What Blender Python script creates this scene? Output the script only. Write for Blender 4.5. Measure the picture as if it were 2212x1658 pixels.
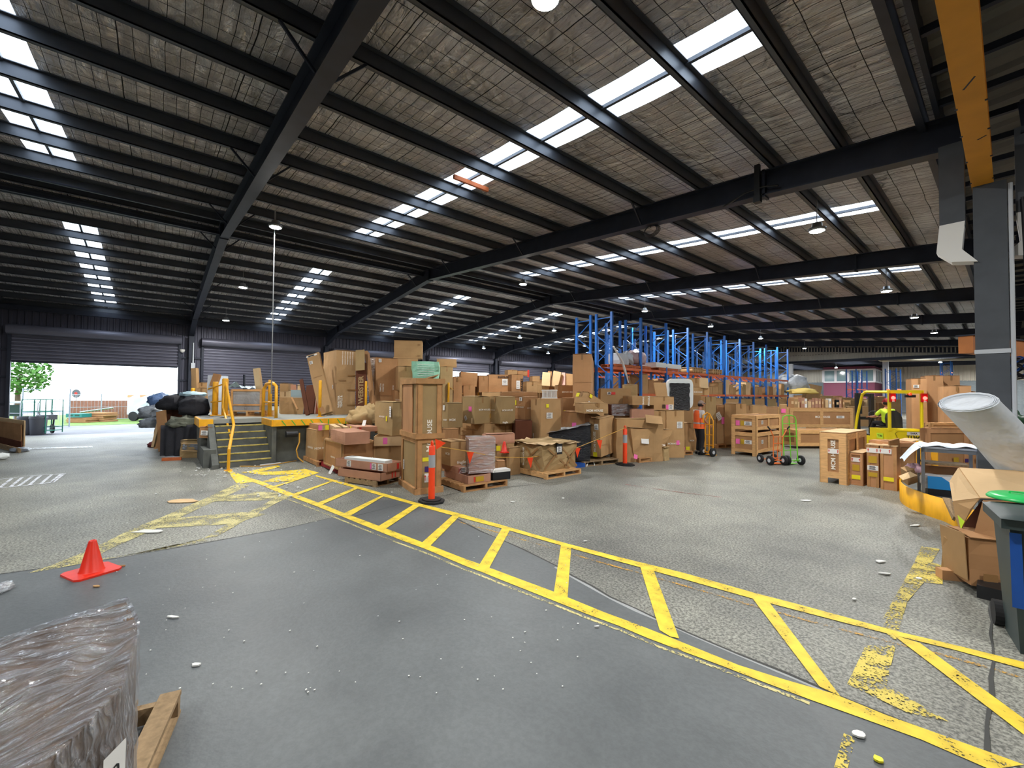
import bpy, bmesh, math, random
from mathutils import Vector, Matrix, noise
# ---------------------------------------------------------------- scene reset
for o in list(bpy.data.objects): bpy.data.objects.remove(o, do_unlink=True)
SC = bpy.context.scene
COL = SC.collection
random.seed(7)
R_ = math.radians
# ---------------------------------------------------------------- camera
EYE = 1.9
FPX, YAW, PITCH, ROLL = 915.0, -0.8683, 0.0233, 0.0075
CF = Vector((math.sin(YAW)*math.cos(PITCH), math.cos(YAW)*math.cos(PITCH), math.sin(PITCH)))
CR = CF.cross(Vector((0, 0, 1))).normalized()
CU = CR.cross(CF)
CR2 = CR*math.cos(ROLL) + CU*math.sin(ROLL)
CU2 = -CR*math.sin(ROLL) + CU*math.cos(ROLL)
FH = Vector((math.sin(YAW), math.cos(YAW), 0)).normalized()   # horizontal forward
cam = bpy.data.cameras.new('camera'); camo = bpy.data.objects.new('camera', cam); COL.objects.link(camo)
cam.sensor_fit = 'HORIZONTAL'; cam.sensor_width = 36; cam.lens = FPX/2212*36
cam.clip_start = 0.05; cam.clip_end = 500
m = Matrix((CR2, CU2, -CF)).transposed().to_4x4(); m.translation = (0, 0, EYE); camo.matrix_world = m
SC.camera = camo
# ---------------------------------------------------------------- sky, exposure
SC.view_settings.view_transform = 'Standard'; SC.view_settings.look = 'None'
SC.view_settings.gamma = 1; SC.view_settings.use_curve_mapping = False
SC.view_settings.exposure = 0.6
W = bpy.data.worlds.new('sky'); SC.world = W; W.use_nodes = True
bg = W.node_tree.nodes['Background']; bg.inputs[0].default_value = (0.80, 0.90, 1.0, 1); bg.inputs[1].default_value = 3.8
# ---------------------------------------------------------------- photo measurements -> points in the hall
C0 = Vector((0, 0, EYE))
def ray(x, y): return CF + CR2*((x-1106)/FPX) - CU2*((y-829)/FPX)
def G(x, y, z=0.0):
    r = ray(x, y); return C0 + r*((z-EYE)/r.z)
def AX(x, y, X):
    r = ray(x, y); return C0 + r*(X/r.x)
def AY(x, y, Y):
    r = ray(x, y); return C0 + r*(Y/r.y)
def AD(x, y, d):            # at horizontal distance d
    r = ray(x, y); return C0 + r*(d/r.dot(FH))
def gd(gy): return 1738.5/(gy-850.0)
# ---------------------------------------------------------------- hall dimensions
WX = -26.2; RX = -13.75; RZ = 6.05; SR = 0.0764; SL = 0.0900; Y0 = 1.38; DY = 6.3; NB = 7; YE = Y0+7*DY
def rz(X, o=0.0): return RZ + o - (SR*(X-RX) if X > RX else SL*(RX-X))
def roofpt(x, y, o=0.6):
    r = ray(x, y); lo, hi = 0.5, 80
    for _ in range(50):
        t = (lo+hi)/2; p = C0+r*t
        if p.z > rz(p.x, o): hi = t
        else: lo = t
    return C0+r*lo
# ---------------------------------------------------------------- mesh helpers
class MB:
    def __init__(s): s.v = []; s.f = []; s.mi = []
    def add(s, vs, fs, mi=0):
        b = len(s.v); s.v += [tuple(v) for v in vs]; s.f += [tuple(b+i for i in f) for f in fs]; s.mi += [mi]*len(fs); return s
    def box(s, lo, hi, M=None, mi=0):
        x0, y0, z0 = lo; x1, y1, z1 = hi
        vs = [Vector(p) for p in ((x0,y0,z0),(x1,y0,z0),(x1,y1,z0),(x0,y1,z0),(x0,y0,z1),(x1,y0,z1),(x1,y1,z1),(x0,y1,z1))]
        if M is not None: vs = [M @ v for v in vs]
        return s.add(vs, [(0,3,2,1),(4,5,6,7),(0,1,5,4),(1,2,6,5),(2,3,7,6),(3,0,4,7)], mi)
    def bar(s, a, b, w, h, up=(0,0,1), mi=0):
        a = Vector(a); b = Vector(b); d = (b-a); L = d.length; d = d/L
        up = Vector(up); side = d.cross(up)
        if side.length < 1e-4: side = d.cross(Vector((1,0,0)))
        side.normalize(); u = side.cross(d)
        M = Matrix((side, d, u)).transposed().to_4x4(); M.translation = a
        return s.box((-w/2, 0, -h/2), (w/2, L, h/2), M, mi)
    def tube(s, pts, r, n=8, mi=0, close=False):
        pts = [Vector(p) for p in pts]; rs = r if isinstance(r, (list, tuple)) else [r]*len(pts)
        rings = []; prev = None
        for i, p in enumerate(pts):
            if i == 0: d = pts[1]-p
            elif i == len(pts)-1: d = p-pts[i-1]
            else: d = (pts[i+1]-p).normalized()+(p-pts[i-1]).normalized()
            d.normalize()
            if prev is None:
                a = d.cross(Vector((0,0,1)))
                if a.length < 1e-3: a = d.cross(Vector((1,0,0)))
            else: a = prev - d*prev.dot(d)
            a.normalize(); prev = a; b = d.cross(a)
            rings.append([p+(a*math.cos(2*math.pi*k/n)+b*math.sin(2*math.pi*k/n))*rs[i] for k in range(n)])
        vs = [v for r_ in rings for v in r_]; fs = []
        for i in range(len(rings)-1):
            for k in range(n):
                k2 = (k+1) % n; fs.append((i*n+k, i*n+k2, (i+1)*n+k2, (i+1)*n+k))
        fs.append(tuple(reversed(range(n)))); fs.append(tuple((len(rings)-1)*n+k for k in range(n)))
        return s.add(vs, fs, mi)
    def lathe(s, prof, n=24, c=(0,0,0), mi=0, a0=0, a1=2*math.pi):
        c = Vector(c); full = abs(a1-a0-2*math.pi) < 1e-4; m_ = n if full else n+1
        vs = [c+Vector((r*math.cos(a0+(a1-a0)*k/n), r*math.sin(a0+(a1-a0)*k/n), z)) for r, z in prof for k in range(m_)]
        fs = []
        for i in range(len(prof)-1):
            for k in range(n):
                k2 = (k+1) % m_ if full else k+1
                fs.append((i*m_+k, i*m_+k2, (i+1)*m_+k2, (i+1)*m_+k))
        return s.add(vs, fs, mi)
    def prism(s, poly, z0, z1, M=None, mi=0):      # poly in xy (CCW)
        n = len(poly); vs = [Vector((p[0], p[1], z0)) for p in poly]+[Vector((p[0], p[1], z1)) for p in poly]
        if M is not None: vs = [M @ v for v in vs]
        fs = [tuple(reversed(range(n))), tuple(range(n, 2*n))]+[(i, (i+1) % n, n+(i+1) % n, n+i) for i in range(n)]
        return s.add(vs, fs, mi)
    def grid(s, fn, nu, nv, mi=0):
        vs = [fn(i/nu, j/nv) for j in range(nv+1) for i in range(nu+1)]
        fs = [(j*(nu+1)+i, j*(nu+1)+i+1, (j+1)*(nu+1)+i+1, (j+1)*(nu+1)+i) for j in range(nv) for i in range(nu)]
        return s.add(vs, fs, mi)
    def build(s, name, mats, parent=None, smooth=False, loc=None):
        me = bpy.data.meshes.new(name); me.from_pydata(s.v, [], s.f)
        if not isinstance(mats, (list, tuple)): mats = [mats]
        for m_ in mats: me.materials.append(m_)
        for p, i in zip(me.polygons, s.mi): p.material_index = i; p.use_smooth = smooth
        me.update()
        o = bpy.data.objects.new(name, me); COL.objects.link(o)
        if parent is not None: o.parent = parent
        if loc is not None: o.location = loc
        return o
def recalc(o):
    bm = bmesh.new(); bm.from_mesh(o.data); bmesh.ops.recalc_face_normals(bm, faces=bm.faces); bm.to_mesh(o.data); bm.free(); return o
def thing(name, label, cat, loc=(0,0,0), rot=0.0, group=None):
    o = bpy.data.objects.new(name, None); COL.objects.link(o); o.empty_display_size = .1
    o.location = loc; o.rotation_euler = (0, 0, rot) if not isinstance(rot, tuple) else rot
    o['label'] = label; o['category'] = cat
    if group: o['group'] = group
    return o
def tag(o, label, cat, group=None, kind=None):
    o['label'] = label; o['category'] = cat
    if group: o['group'] = group
    if kind: o['kind'] = kind
    return o
def structure(o): o['kind'] = 'structure'; return o
def copy_tree(o, parent=None):
    c = o.copy(); COL.objects.link(c); c.parent = parent
    for ch in list(o.children): copy_tree(ch, c)
    return c
def rnd(a, b): return random.uniform(a, b)
# ---------------------------------------------------------------- materials
def srgb(r, g, b):
    f = lambda c: (c/255/12.92 if c/255 <= .04045 else ((c/255+.055)/1.055)**2.4)
    return (f(r), f(g), f(b))
def mat(name, col, rough=.7, metal=0.0, n=None, bump=None, rv=0.0, spec=.4, tr=0.0, col2=None, stretch=None, coord='Object'):
    """n=(scale, amount[, detail]) colour mottling; bump=(scale,strength); rv = value variation between things"""
    m_ = bpy.data.materials.new(name); m_.use_nodes = True; nt = m_.node_tree; b = nt.nodes['Principled BSDF']
    b.inputs['Base Color'].default_value = (*col, 1); b.inputs['Roughness'].default_value = rough; b.inputs['Metallic'].default_value = metal
    b.inputs['Specular IOR Level'].default_value = spec
    if tr: b.inputs['Transmission Weight'].default_value = tr
    L = nt.links.new; vec = None
    if n or bump:
        tc = nt.nodes.new('ShaderNodeTexCoord'); vec = tc.outputs[coord]
        if stretch:
            mp = nt.nodes.new('ShaderNodeMapping'); mp.inputs['Scale'].default_value = stretch; L(vec, mp.inputs[0]); vec = mp.outputs[0]
    src = None
    if n:
        nz = nt.nodes.new('ShaderNodeTexNoise'); nz.inputs['Scale'].default_value = n[0]; nz.inputs['Detail'].default_value = n[2] if len(n) > 2 else 4
        L(vec, nz.inputs['Vector'])
        cr = nt.nodes.new('ShaderNodeValToRGB'); cr.color_ramp.elements[0].position = .3; cr.color_ramp.elements[1].position = .7
        a = n[1]; c2 = col2 or tuple(min(1, c*(1+a)) for c in col)
        cr.color_ramp.elements[0].color = (*[c*(1-a) for c in col], 1); cr.color_ramp.elements[1].color = (*c2, 1)
        L(nz.outputs['Fac'], cr.inputs[0]); src = cr.outputs[0]
    if rv:
        oi = nt.nodes.new('ShaderNodeObjectInfo'); mr = nt.nodes.new('ShaderNodeMapRange')
        mr.inputs['To Min'].default_value = 1-rv; mr.inputs['To Max'].default_value = 1+rv; L(oi.outputs['Random'], mr.inputs['Value'])
        hs = nt.nodes.new('ShaderNodeHueSaturation'); L(mr.outputs[0], hs.inputs['Value'])
        if src: L(src, hs.inputs['Color'])
        else: hs.inputs['Color'].default_value = (*col, 1)
        src = hs.outputs[0]
    if src: L(src, b.inputs['Base Color'])
    if bump:
        nb = nt.nodes.new('ShaderNodeTexNoise'); nb.inputs['Scale'].default_value = bump[0]; nb.inputs['Detail'].default_value = 3; L(vec, nb.inputs['Vector'])
        bp = nt.nodes.new('ShaderNodeBump'); bp.inputs['Strength'].default_value = bump[1]; bp.inputs['Distance'].default_value = bump[2] if len(bump) > 2 else .02
        L(nb.outputs['Fac'], bp.inputs['Height']); L(bp.outputs[0], b.inputs['Normal'])
    return m_
def emis(name, col, s):
    m_ = bpy.data.materials.new(name); m_.use_nodes = True; nt = m_.node_tree; nt.nodes.clear()
    e = nt.nodes.new('ShaderNodeEmission'); e.inputs[0].default_value = (*col, 1); e.inputs[1].default_value = s
    o = nt.nodes.new('ShaderNodeOutputMaterial'); nt.links.new(e.outputs[0], o.inputs[0]); return m_
def N(nt, t, **k):
    n = nt.nodes.new(t)
    for a, v in k.items():
        if hasattr(n, a): setattr(n, a, v)
        else: n.inputs[a.replace('_', ' ')].default_value = v
    return n
def paintmat(name, col, wear, scale=14, rough=.6, fine=90, body=.5):
    """floor paint with chips worn through to the floor"""
    m_ = bpy.data.materials.new(name); m_.use_nodes = True; nt = m_.node_tree; b = nt.nodes['Principled BSDF']; L = nt.links.new
    b.inputs['Roughness'].default_value = rough
    tc = N(nt, 'ShaderNodeTexCoord'); a = N(nt, 'ShaderNodeTexNoise', Scale=scale, Detail=5.0); f = N(nt, 'ShaderNodeTexNoise', Scale=fine, Detail=2.0)
    L(tc.outputs['Object'], a.inputs['Vector']); L(tc.outputs['Object'], f.inputs['Vector'])
    mx = N(nt, 'ShaderNodeMath', operation='MULTIPLY'); mx.inputs[1].default_value = body; L(a.outputs['Fac'], mx.inputs[0])
    m2 = N(nt, 'ShaderNodeMath', operation='MULTIPLY_ADD'); m2.inputs[1].default_value = 1-body; L(f.outputs['Fac'], m2.inputs[0]); L(mx.outputs[0], m2.inputs[2])
    r = N(nt, 'ShaderNodeMapRange'); r.inputs['From Min'].default_value = wear-.02; r.inputs['From Max'].default_value = wear+.03; L(m2.outputs[0], r.inputs['Value'])
    L(r.outputs[0], b.inputs['Alpha'])
    cr = N(nt, 'ShaderNodeValToRGB'); cr.color_ramp.elements[0].position = .35; cr.color_ramp.elements[1].position = .6
    cr.color_ramp.elements[0].color = (*[c*.72 for c in col], 1); cr.color_ramp.elements[1].color = (*col, 1)
    L(a.outputs['Fac'], cr.inputs[0]); L(cr.outputs[0], b.inputs['Base Color'])
    return m_
M = {}
M['card'] = mat('cardboard_tan', srgb(180, 144, 102), .85, n=(2.2, .10), bump=(3.5, .35, .03), rv=.12, spec=.15)
M['card2'] = mat('cardboard_brown', srgb(166, 124, 86), .85, n=(2.5, .10), bump=(4, .35, .03), rv=.12, spec=.15)
M['card3'] = mat('cardboard_orange', srgb(196, 150, 108), .85, n=(2, .07), bump=(3, .25, .02), rv=.06, spec=.15)
M['cardpink'] = mat('cardboard_pinkish', srgb(182, 136, 112), .85, n=(3, .10), bump=(5, .3, .02), rv=.10, spec=.15)
M['cardpale'] = mat('cardboard_pale', srgb(212, 180, 138), .85, n=(2, .08), bump=(4, .4, .03), rv=.06, spec=.15)
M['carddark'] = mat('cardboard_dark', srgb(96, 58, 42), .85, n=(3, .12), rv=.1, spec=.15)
M['cardkraft'] = mat('cardboard_greyish', srgb(164, 138, 98), .85, n=(2.2, .10), bump=(4, .3, .03), rv=.10, spec=.15)
M['pine'] = mat('pine_timber', srgb(205, 160, 108), .7, n=(6, .16), stretch=(1, 1, 6), rv=.08, spec=.25)
M['pine2'] = mat('weathered_timber', srgb(176, 132, 88), .8, n=(5, .2), rv=.1, spec=.2)
M['ply'] = mat('plywood', srgb(186, 138, 98), .75, n=(4, .14), stretch=(1, 1, .3), rv=.08, spec=.2)
M['grey_wood'] = mat('grey_pallet_timber', srgb(150, 126, 96), .85, n=(9, .22), bump=(30, .25, .004), stretch=(3, 3, 3), rv=.05, spec=.2)
M['tape'] = mat('packing_tape', srgb(150, 112, 70), .3, spec=.6)
M['white'] = mat('white_paper', srgb(226, 224, 220), .6)
M['ink'] = mat('white_print', srgb(238, 230, 216), .7)
M['inkdark'] = mat('dark_print', srgb(70, 48, 34), .7)
M['black_ink'] = mat('black_print', srgb(25, 25, 28), .6)
M['pink'] = mat('pink_sticker', srgb(238, 110, 176), .5)
M['yellow_st'] = mat('yellow_sticker', srgb(236, 222, 40), .5)
M['olive_st'] = mat('ochre_sticker', srgb(186, 150, 40), .5)
M['purple'] = mat('purple_sticker', srgb(62, 40, 104), .5)
M['red'] = mat('red_print', srgb(205, 60, 50), .5)
M['steel'] = mat('dark_painted_steel', srgb(44, 48, 60), .5, .3, n=(3, .2), spec=.4)
M['purlin'] = mat('galvanised_purlin', srgb(72, 76, 84), .45, .5, n=(2, .15), spec=.5)
M['galv'] = mat('galvanised_steel', srgb(150, 152, 154), .4, .7, n=(6, .1))
M['yellow'] = mat('yellow_paint_steel', srgb(232, 168, 30), .45, n=(5, .14), rv=.03, spec=.5)
M['fork_yellow'] = mat('forklift_yellow', srgb(240, 216, 30), .35, n=(3, .05), spec=.5)
M['blue'] = mat('blue_rack_steel', srgb(28, 104, 190), .4, n=(4, .12), spec=.5)
M['orange_st'] = mat('orange_rack_steel', srgb(206, 98, 44), .45, n=(5, .12), spec=.5)
M['orange_pl'] = mat('orange_plastic', srgb(250, 74, 30), .4, n=(8, .05), spec=.5)
M['cone_red'] = mat('red_orange_plastic', srgb(232, 48, 24), .4, n=(9, .06), spec=.5)
M['reflect'] = mat('grey_reflective_band', srgb(170, 174, 182), .35, .2)
M['rubber'] = mat('black_rubber', srgb(30, 30, 32), .7, n=(12, .2))
M['black'] = mat('black_plastic', srgb(24, 25, 28), .45, n=(5, .2), spec=.5)
M['concrete'] = mat('stair_concrete', srgb(92, 94, 90), .85, n=(3, .3, 8), bump=(18, .3, .01))
M['green_pl'] = mat('green_plastic', srgb(40, 190, 96), .35, spec=.5)
M['bin'] = mat('dark_green_bin_plastic', srgb(50, 62, 62), .5, n=(4, .15), spec=.5)
M['blue_pl'] = mat('blue_plastic', srgb(30, 84, 170), .45, n=(4, .12))
M['cloth_grey'] = mat('pale_grey_felt', srgb(214, 219, 226), .8, n=(3, .04), bump=(4, .8, .05), spec=.2)
M['foam'] = mat('white_foam', srgb(224, 228, 226), .7, bump=(14, .3, .01))
M['greywrap'] = mat('grey_plastic_sheet', srgb(160, 164, 168), .4, bump=(7, .8, .04), n=(4, .12))
M['mint'] = mat('mint_wrapped_fabric', srgb(150, 206, 178), .6, n=(5, .06), bump=(8, .5, .02))
M['blackcloth'] = mat('black_fabric', srgb(34, 34, 40), .8, n=(4, .25), bump=(6, .6, .04))
M['skin'] = mat('skin', srgb(190, 132, 104), .6)
M['hivis_o'] = mat('orange_hivis', srgb(250, 108, 52), .6, n=(10, .06))
M['hivis_y'] = mat('lime_hivis', srgb(200, 236, 60), .6)
M['shirt'] = mat('pale_grey_cotton', srgb(206, 200, 198), .8, bump=(14, .4, .01))
M['trouser'] = mat('black_trousers', srgb(28, 28, 34), .8, bump=(9, .5, .015))
M['cap'] = mat('taupe_cap', srgb(142, 122, 112), .8)
M['hair'] = mat('dark_hair', srgb(32, 24, 22), .6)
M['htruck_o'] = mat('orange_truck_paint', srgb(226, 116, 52), .4)
M['htruck_g'] = mat('green_truck_paint', srgb(120, 204, 62), .4)
M['htruck_y'] = mat('amber_truck_paint', srgb(232, 158, 30), .4)
M['maroon'] = mat('maroon_cladding', srgb(112, 54, 78), .6)
M['winframe'] = mat('white_window_frame', srgb(214, 214, 220), .5)
M['glass'] = mat('office_glass', srgb(120, 146, 154), .08, .0, spec=.8)
M['leaf'] = mat('tree_leaves', srgb(74, 118, 46), .7, n=(3, .25))
M['grass'] = mat('rough_grass', srgb(96, 122, 56), .9, n=(3, .35))
M['bark'] = mat('bark', srgb(90, 74, 60), .9)
M['teal'] = mat('teal_plastic', srgb(24, 110, 104), .5)
M['brick'] = mat('pale_brick', srgb(132, 92, 74), .9, n=(9, .15))
M['crepeb'] = mat('pale_blue_foam', srgb(170, 196, 206), .6, bump=(9, .4, .02))
M['lightgrey'] = mat('light_grey_paint', srgb(186, 190, 196), .5)
M['rust'] = mat('rusty_orange_timber', srgb(176, 92, 48), .7, n=(7, .15))
M['pinkply'] = mat('pink_primed_board', srgb(226, 184, 172), .7)
M['redpallet'] = mat('red_painted_timber', srgb(150, 34, 40), .6)
M['hose'] = mat('yellow_hose', srgb(200, 150, 60), .5)
def film(name, col, dens, rough=.18, sc=(3, 3, 16), ns=2.2):
    m_ = bpy.data.materials.new(name); m_.use_nodes = True; nt = m_.node_tree; nt.nodes.clear(); L = nt.links.new
    tc = N(nt, 'ShaderNodeTexCoord'); mp = N(nt, 'ShaderNodeMapping'); mp.inputs['Scale'].default_value = sc; mp.inputs['Rotation'].default_value = (.5, .5, .3) if sc[2] == 16 else (.1, .1, .75)
    nz = N(nt, 'ShaderNodeTexNoise', Scale=ns, Detail=5.0, Distortion=.8); L(tc.outputs['Object'], mp.inputs[0]); L(mp.outputs[0], nz.inputs['Vector'])
    bp = N(nt, 'ShaderNodeBump', Strength=1.0, Distance=.06); L(nz.outputs['Fac'], bp.inputs['Height'])
    g = N(nt, 'ShaderNodeBsdfGlossy'); g.inputs['Color'].default_value = (1, 1, 1, 1); g.inputs['Roughness'].default_value = rough; L(bp.outputs[0], g.inputs['Normal'])
    d = N(nt, 'ShaderNodeBsdfDiffuse'); d.inputs['Color'].default_value = (*col, 1); L(bp.outputs[0], d.inputs['Normal'])
    t = N(nt, 'ShaderNodeBsdfTransparent'); mr = N(nt, 'ShaderNodeMapRange'); mr.inputs['From Min'].default_value = .35; mr.inputs['From Max'].default_value = .7
    mr.inputs['To Min'].default_value = dens*.3; mr.inputs['To Max'].default_value = min(1, dens*1.3); L(nz.outputs['Fac'], mr.inputs['Value'])
    a = N(nt, 'ShaderNodeMixShader'); a.inputs[0].default_value = .65; L(d.outputs[0], a.inputs[1]); L(g.outputs[0], a.inputs[2])
    b = N(nt, 'ShaderNodeMixShader'); L(mr.outputs[0], b.inputs[0]); L(t.outputs[0], b.inputs[1]); L(a.outputs[0], b.inputs[2])
    o = N(nt, 'ShaderNodeOutputMaterial'); L(b.outputs[0], o.inputs[0]); return m_
M['film'] = film('clear_stretch_film', (.7, .72, .76), .55)
M['blackfilm'] = mat('black_stretch_film', srgb(22, 24, 30), .25, bump=(9, 1.0, .05), stretch=(1, 1, 5), spec=.7)
# ================================================================ SETTING
def floor_mat(name, c1, c2, speck, rough, fine=55, cracks=False):
    m_ = bpy.data.materials.new(name); m_.use_nodes = True; nt = m_.node_tree; b = nt.nodes['Principled BSDF']; L = nt.links.new
    tc = N(nt, 'ShaderNodeTexCoord'); big = N(nt, 'ShaderNodeTexNoise', Scale=.35, Detail=6.0, Roughness=.6); L(tc.outputs['Object'], big.inputs['Vector'])
    cr = N(nt, 'ShaderNodeValToRGB'); cr.color_ramp.elements[0].position = .35; cr.color_ramp.elements[1].position = .65
    cr.color_ramp.elements[0].color = (*c1, 1); cr.color_ramp.elements[1].color = (*c2, 1); L(big.outputs['Fac'], cr.inputs[0])
    fn = N(nt, 'ShaderNodeTexNoise', Scale=fine, Detail=2.0, Roughness=.7); L(tc.outputs['Object'], fn.inputs['Vector'])
    mr = N(nt, 'ShaderNodeMapRange'); mr.inputs['From Min'].default_value = .38; mr.inputs['From Max'].default_value = .62
    mr.inputs['To Min'].default_value = 1-speck; mr.inputs['To Max'].default_value = 1+speck; L(fn.outputs['Fac'], mr.inputs['Value'])
    mid = N(nt, 'ShaderNodeTexNoise', Scale=2.3, Detail=8.0, Roughness=.7, Distortion=.6); L(tc.outputs['Object'], mid.inputs['Vector'])
    m2 = N(nt, 'ShaderNodeMapRange'); m2.inputs['From Min'].default_value = .3; m2.inputs['From Max'].default_value = .7
    m2.inputs['To Min'].default_value = .84; m2.inputs['To Max'].default_value = 1.12; L(mid.outputs['Fac'], m2.inputs['Value'])
    mu = N(nt, 'ShaderNodeMath', operation='MULTIPLY'); L(mr.outputs[0], mu.inputs[0]); L(m2.outputs[0], mu.inputs[1])
    hs = N(nt, 'ShaderNodeHueSaturation'); L(mu.outputs[0], hs.inputs['Value']); L(cr.outputs[0], hs.inputs['Color']); L(hs.outputs[0], b.inputs['Base Color'])
    b.inputs['Roughness'].default_value = rough; b.inputs['Specular IOR Level'].default_value = .5
    r2 = N(nt, 'ShaderNodeMapRange'); r2.inputs['To Min'].default_value = rough-.12; r2.inputs['To Max'].default_value = rough+.15; L(mid.outputs['Fac'], r2.inputs['Value']); L(r2.outputs[0], b.inputs['Roughness'])
    bp = N(nt, 'ShaderNodeBump', Strength=.35, Distance=.006); L(fn.outputs['Fac'], bp.inputs['Height']); L(bp.outputs[0], b.inputs['Normal'])
    return m_
M['floor'] = floor_mat('worn_aggregate_concrete', srgb(92, 92, 87), srgb(146, 145, 134), .55, .52, fine=42)
M['floor2'] = floor_mat('smooth_grey_screed', srgb(78, 82, 84), srgb(104, 108, 109), .07, .5, fine=25)
M['apron'] = floor_mat('outdoor_concrete', srgb(104, 104, 110), srgb(120, 120, 126), .1, .8)
fl = MB().box((WX, -14, -.3), (14, 70, 0)).build('floor', M['floor']); structure(fl)
ap = MB().box((-60, -14, -.3), (WX, 70, -.02)).build('floor_apron', M['apron']); structure(ap)
_zi = 0
def groundpoly(px, z, name, m_, parent):
    pts = [(G(*p) if len(p) == 2 else Vector(p)) for p in px]
    me = bpy.data.meshes.new(name); me.from_pydata([(p.x, p.y, z) for p in pts], [], [tuple(range(len(pts)))]); me.materials.append(m_); me.update()
    o = bpy.data.objects.new(name, me); COL.objects.link(o); o.parent = parent
    global _zi; _zi += 1; o.location.z = .00012*(_zi % 9)
    if me.polygons[0].normal.z < 0: me.flip_normals()
    return o
A_edge = [(0, 1240), (250, 1206), (500, 1162), (620, 1140), (745, 1112), (815, 1080), (880, 1078), (960, 1106), (1040, 1148), (1130, 1186), (1200, 1222), (1320, 1290), (1500, 1372), (1700, 1455), (1960, 1565), (2212, 1662)]
groundpoly(A_edge+[(1.2, .3, 0), (1.2, -9, 0), (-9.5, -9, 0)], .002, 'smooth_screed_patch', M['floor2'], fl)
# joints and cracks
M['joint'] = mat('dark_joint', srgb(70, 70, 68), .9)
M['joint2'] = mat('pale_joint', srgb(160, 162, 162), .9)
def stroke(pts, w, z, name, m_, parent, jit=0.0):
    P = [G(*p) if len(p) == 2 else Vector(p) for p in pts]; Q = []
    for i in range(len(P)-1):
        n = max(1, int((P[i+1]-P[i]).length/.25)) if jit else 1
        for k in range(n): Q.append(P[i].lerp(P[i+1], k/n))
    Q.append(P[-1]); mb = MB(); vs = []
    for i, p in enumerate(Q):
        d = (Q[min(i+1, len(Q)-1)]-Q[max(i-1, 0)]); d.z = 0; d.normalize(); s = Vector((-d.y, d.x, 0))
        j = Vector((rnd(-jit, jit), rnd(-jit, jit), 0)) if jit else Vector((0, 0, 0))
        ww = w*(1+(rnd(-.5, .5) if jit else 0)); c = Vector((p.x, p.y, z))+j
        vs += [c-s*ww/2, c+s*ww/2]
    mb.add(vs, [(2*i, 2*i+2, 2*i+3, 2*i+1) for i in range(len(Q)-1)])
    o = mb.build(name, m_, parent); o.data.flip_normals() if o.data.polygons[0].normal.z < 0 else None
    return o
stroke(A_edge[:5], .018, .0035, 'slab_joint', M['joint'], fl, .006)
stroke(A_edge[7:], .022, .0035, 'slab_joint', M['joint'], fl, .008)
stroke([(x, y+3) for x, y in A_edge[10:]], .03, .003, 'slab_joint', M['joint2'], fl, .01)
stroke([(2143, 1300), (2142, 1430), (2138, 1500), (2130, 1640)], .022, .0055, 'slab_joint', M['joint'], fl, .01)
stroke([(745, 1120), (870, 1088), (1000, 1062), (1210, 1040)], .012, .004, 'slab_joint', M['joint'], fl, .004)
# ---- yellow walkway paint
PY_ = paintmat('yellow_floor_paint', srgb(240, 206, 52), .37, 7, fine=70)
PY2 = paintmat('worn_yellow_floor_paint', srgb(214, 192, 80), .475, 5, fine=60, body=.45)
PY3 = paintmat('faint_yellow_floor_paint', srgb(206, 194, 130), .475, 4, fine=60, body=.4)
PYO = paintmat('faint_orange_floor_paint', srgb(206, 156, 56), .52, 6, fine=90, body=.4)
PW = paintmat('white_floor_paint', srgb(224, 226, 232), .42, 7)
PR = paintmat('faint_red_floor_paint', srgb(150, 92, 84), .5, 6)
up = [(494,1015),(525,1028),(567,1040),(593,1050.5),(630,1064.6),(684.5,1084.6),(743,1108),(818.5,1136),(912.6,1171.6),(1000,1205.7),(1034.6,1218),(1114,1248),(1194.6,1277.8),(1227,1291),(1310,1325),(1395,1356),(1466,1385),(1591,1436),(1730,1480),(1811,1502),(1859,1528),(1951,1557.5),(2079,1605),(2212,1653)]
lo = [(492,1019),(520,1032),(560,1046),(597.6,1062),(640,1077),(684.5,1094),(743,1117.5),(785.6,1135),(856,1163),(926.7,1189),(1000,1221),(1026,1230),(1097,1259),(1200,1299.5),(1260,1324),(1341,1354),(1422,1389),(1510,1420),(1657,1477),(1749,1512),(1840.5,1545),(1951,1582),(2061,1629),(2140,1664)]
def band(u_, l_, name, m_, z=.006, parent=fl):
    """strip between two edge polylines, resampled"""
    def samp(e, n):
        P = [G(*p) for p in e]; L = [0]
        for a, b in zip(P, P[1:]): L.append(L[-1]+(b-a).length)
        out = []
        for k in range(n):
            s = L[-1]*k/(n-1); i = max(j for j in range(len(L)) if L[j] <= s+1e-9); i = min(i, len(P)-2)
            out.append(P[i].lerp(P[i+1], (s-L[i])/(L[i+1]-L[i])))
        return out
    n = max(len(u_), len(l_))*2; a = samp(u_, n); b = samp(l_, n); mb = MB(); vs = []
    for p, q in zip(a, b): vs += [(p.x, p.y, z), (q.x, q.y, z)]
    mb.add(vs, [(2*i, 2*i+1, 2*i+3, 2*i+2) for i in range(n-1)]); o = mb.build(name, m_, parent)
    if o.data.polygons[0].normal.z < 0: o.data.flip_normals()
    return o
band(up, lo, 'painted_edge_line', PY_)
up2 = [(682,1026),(727,1037.6),(774,1050.5),(832.6,1067),(903,1087),(988.5,1108),(1097,1138),(1211,1170.7),(1341,1204.6),(1480,1238.5),(1620,1278.5),(1767,1317),(1951,1368),(2134,1410.6),(2212,1431)]
lo2 = [(682,1029),(722,1041),(767,1054),(828,1072),(903,1093),(983,1115),(1097,1145),(1211,1178),(1381.7,1225.5),(1480,1252),(1616.6,1291),(1767,1331),(1932,1373),(2024,1394),(2134,1424),(2212,1446)]
band(up2, lo2, 'painted_edge_line', PY_)
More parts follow.
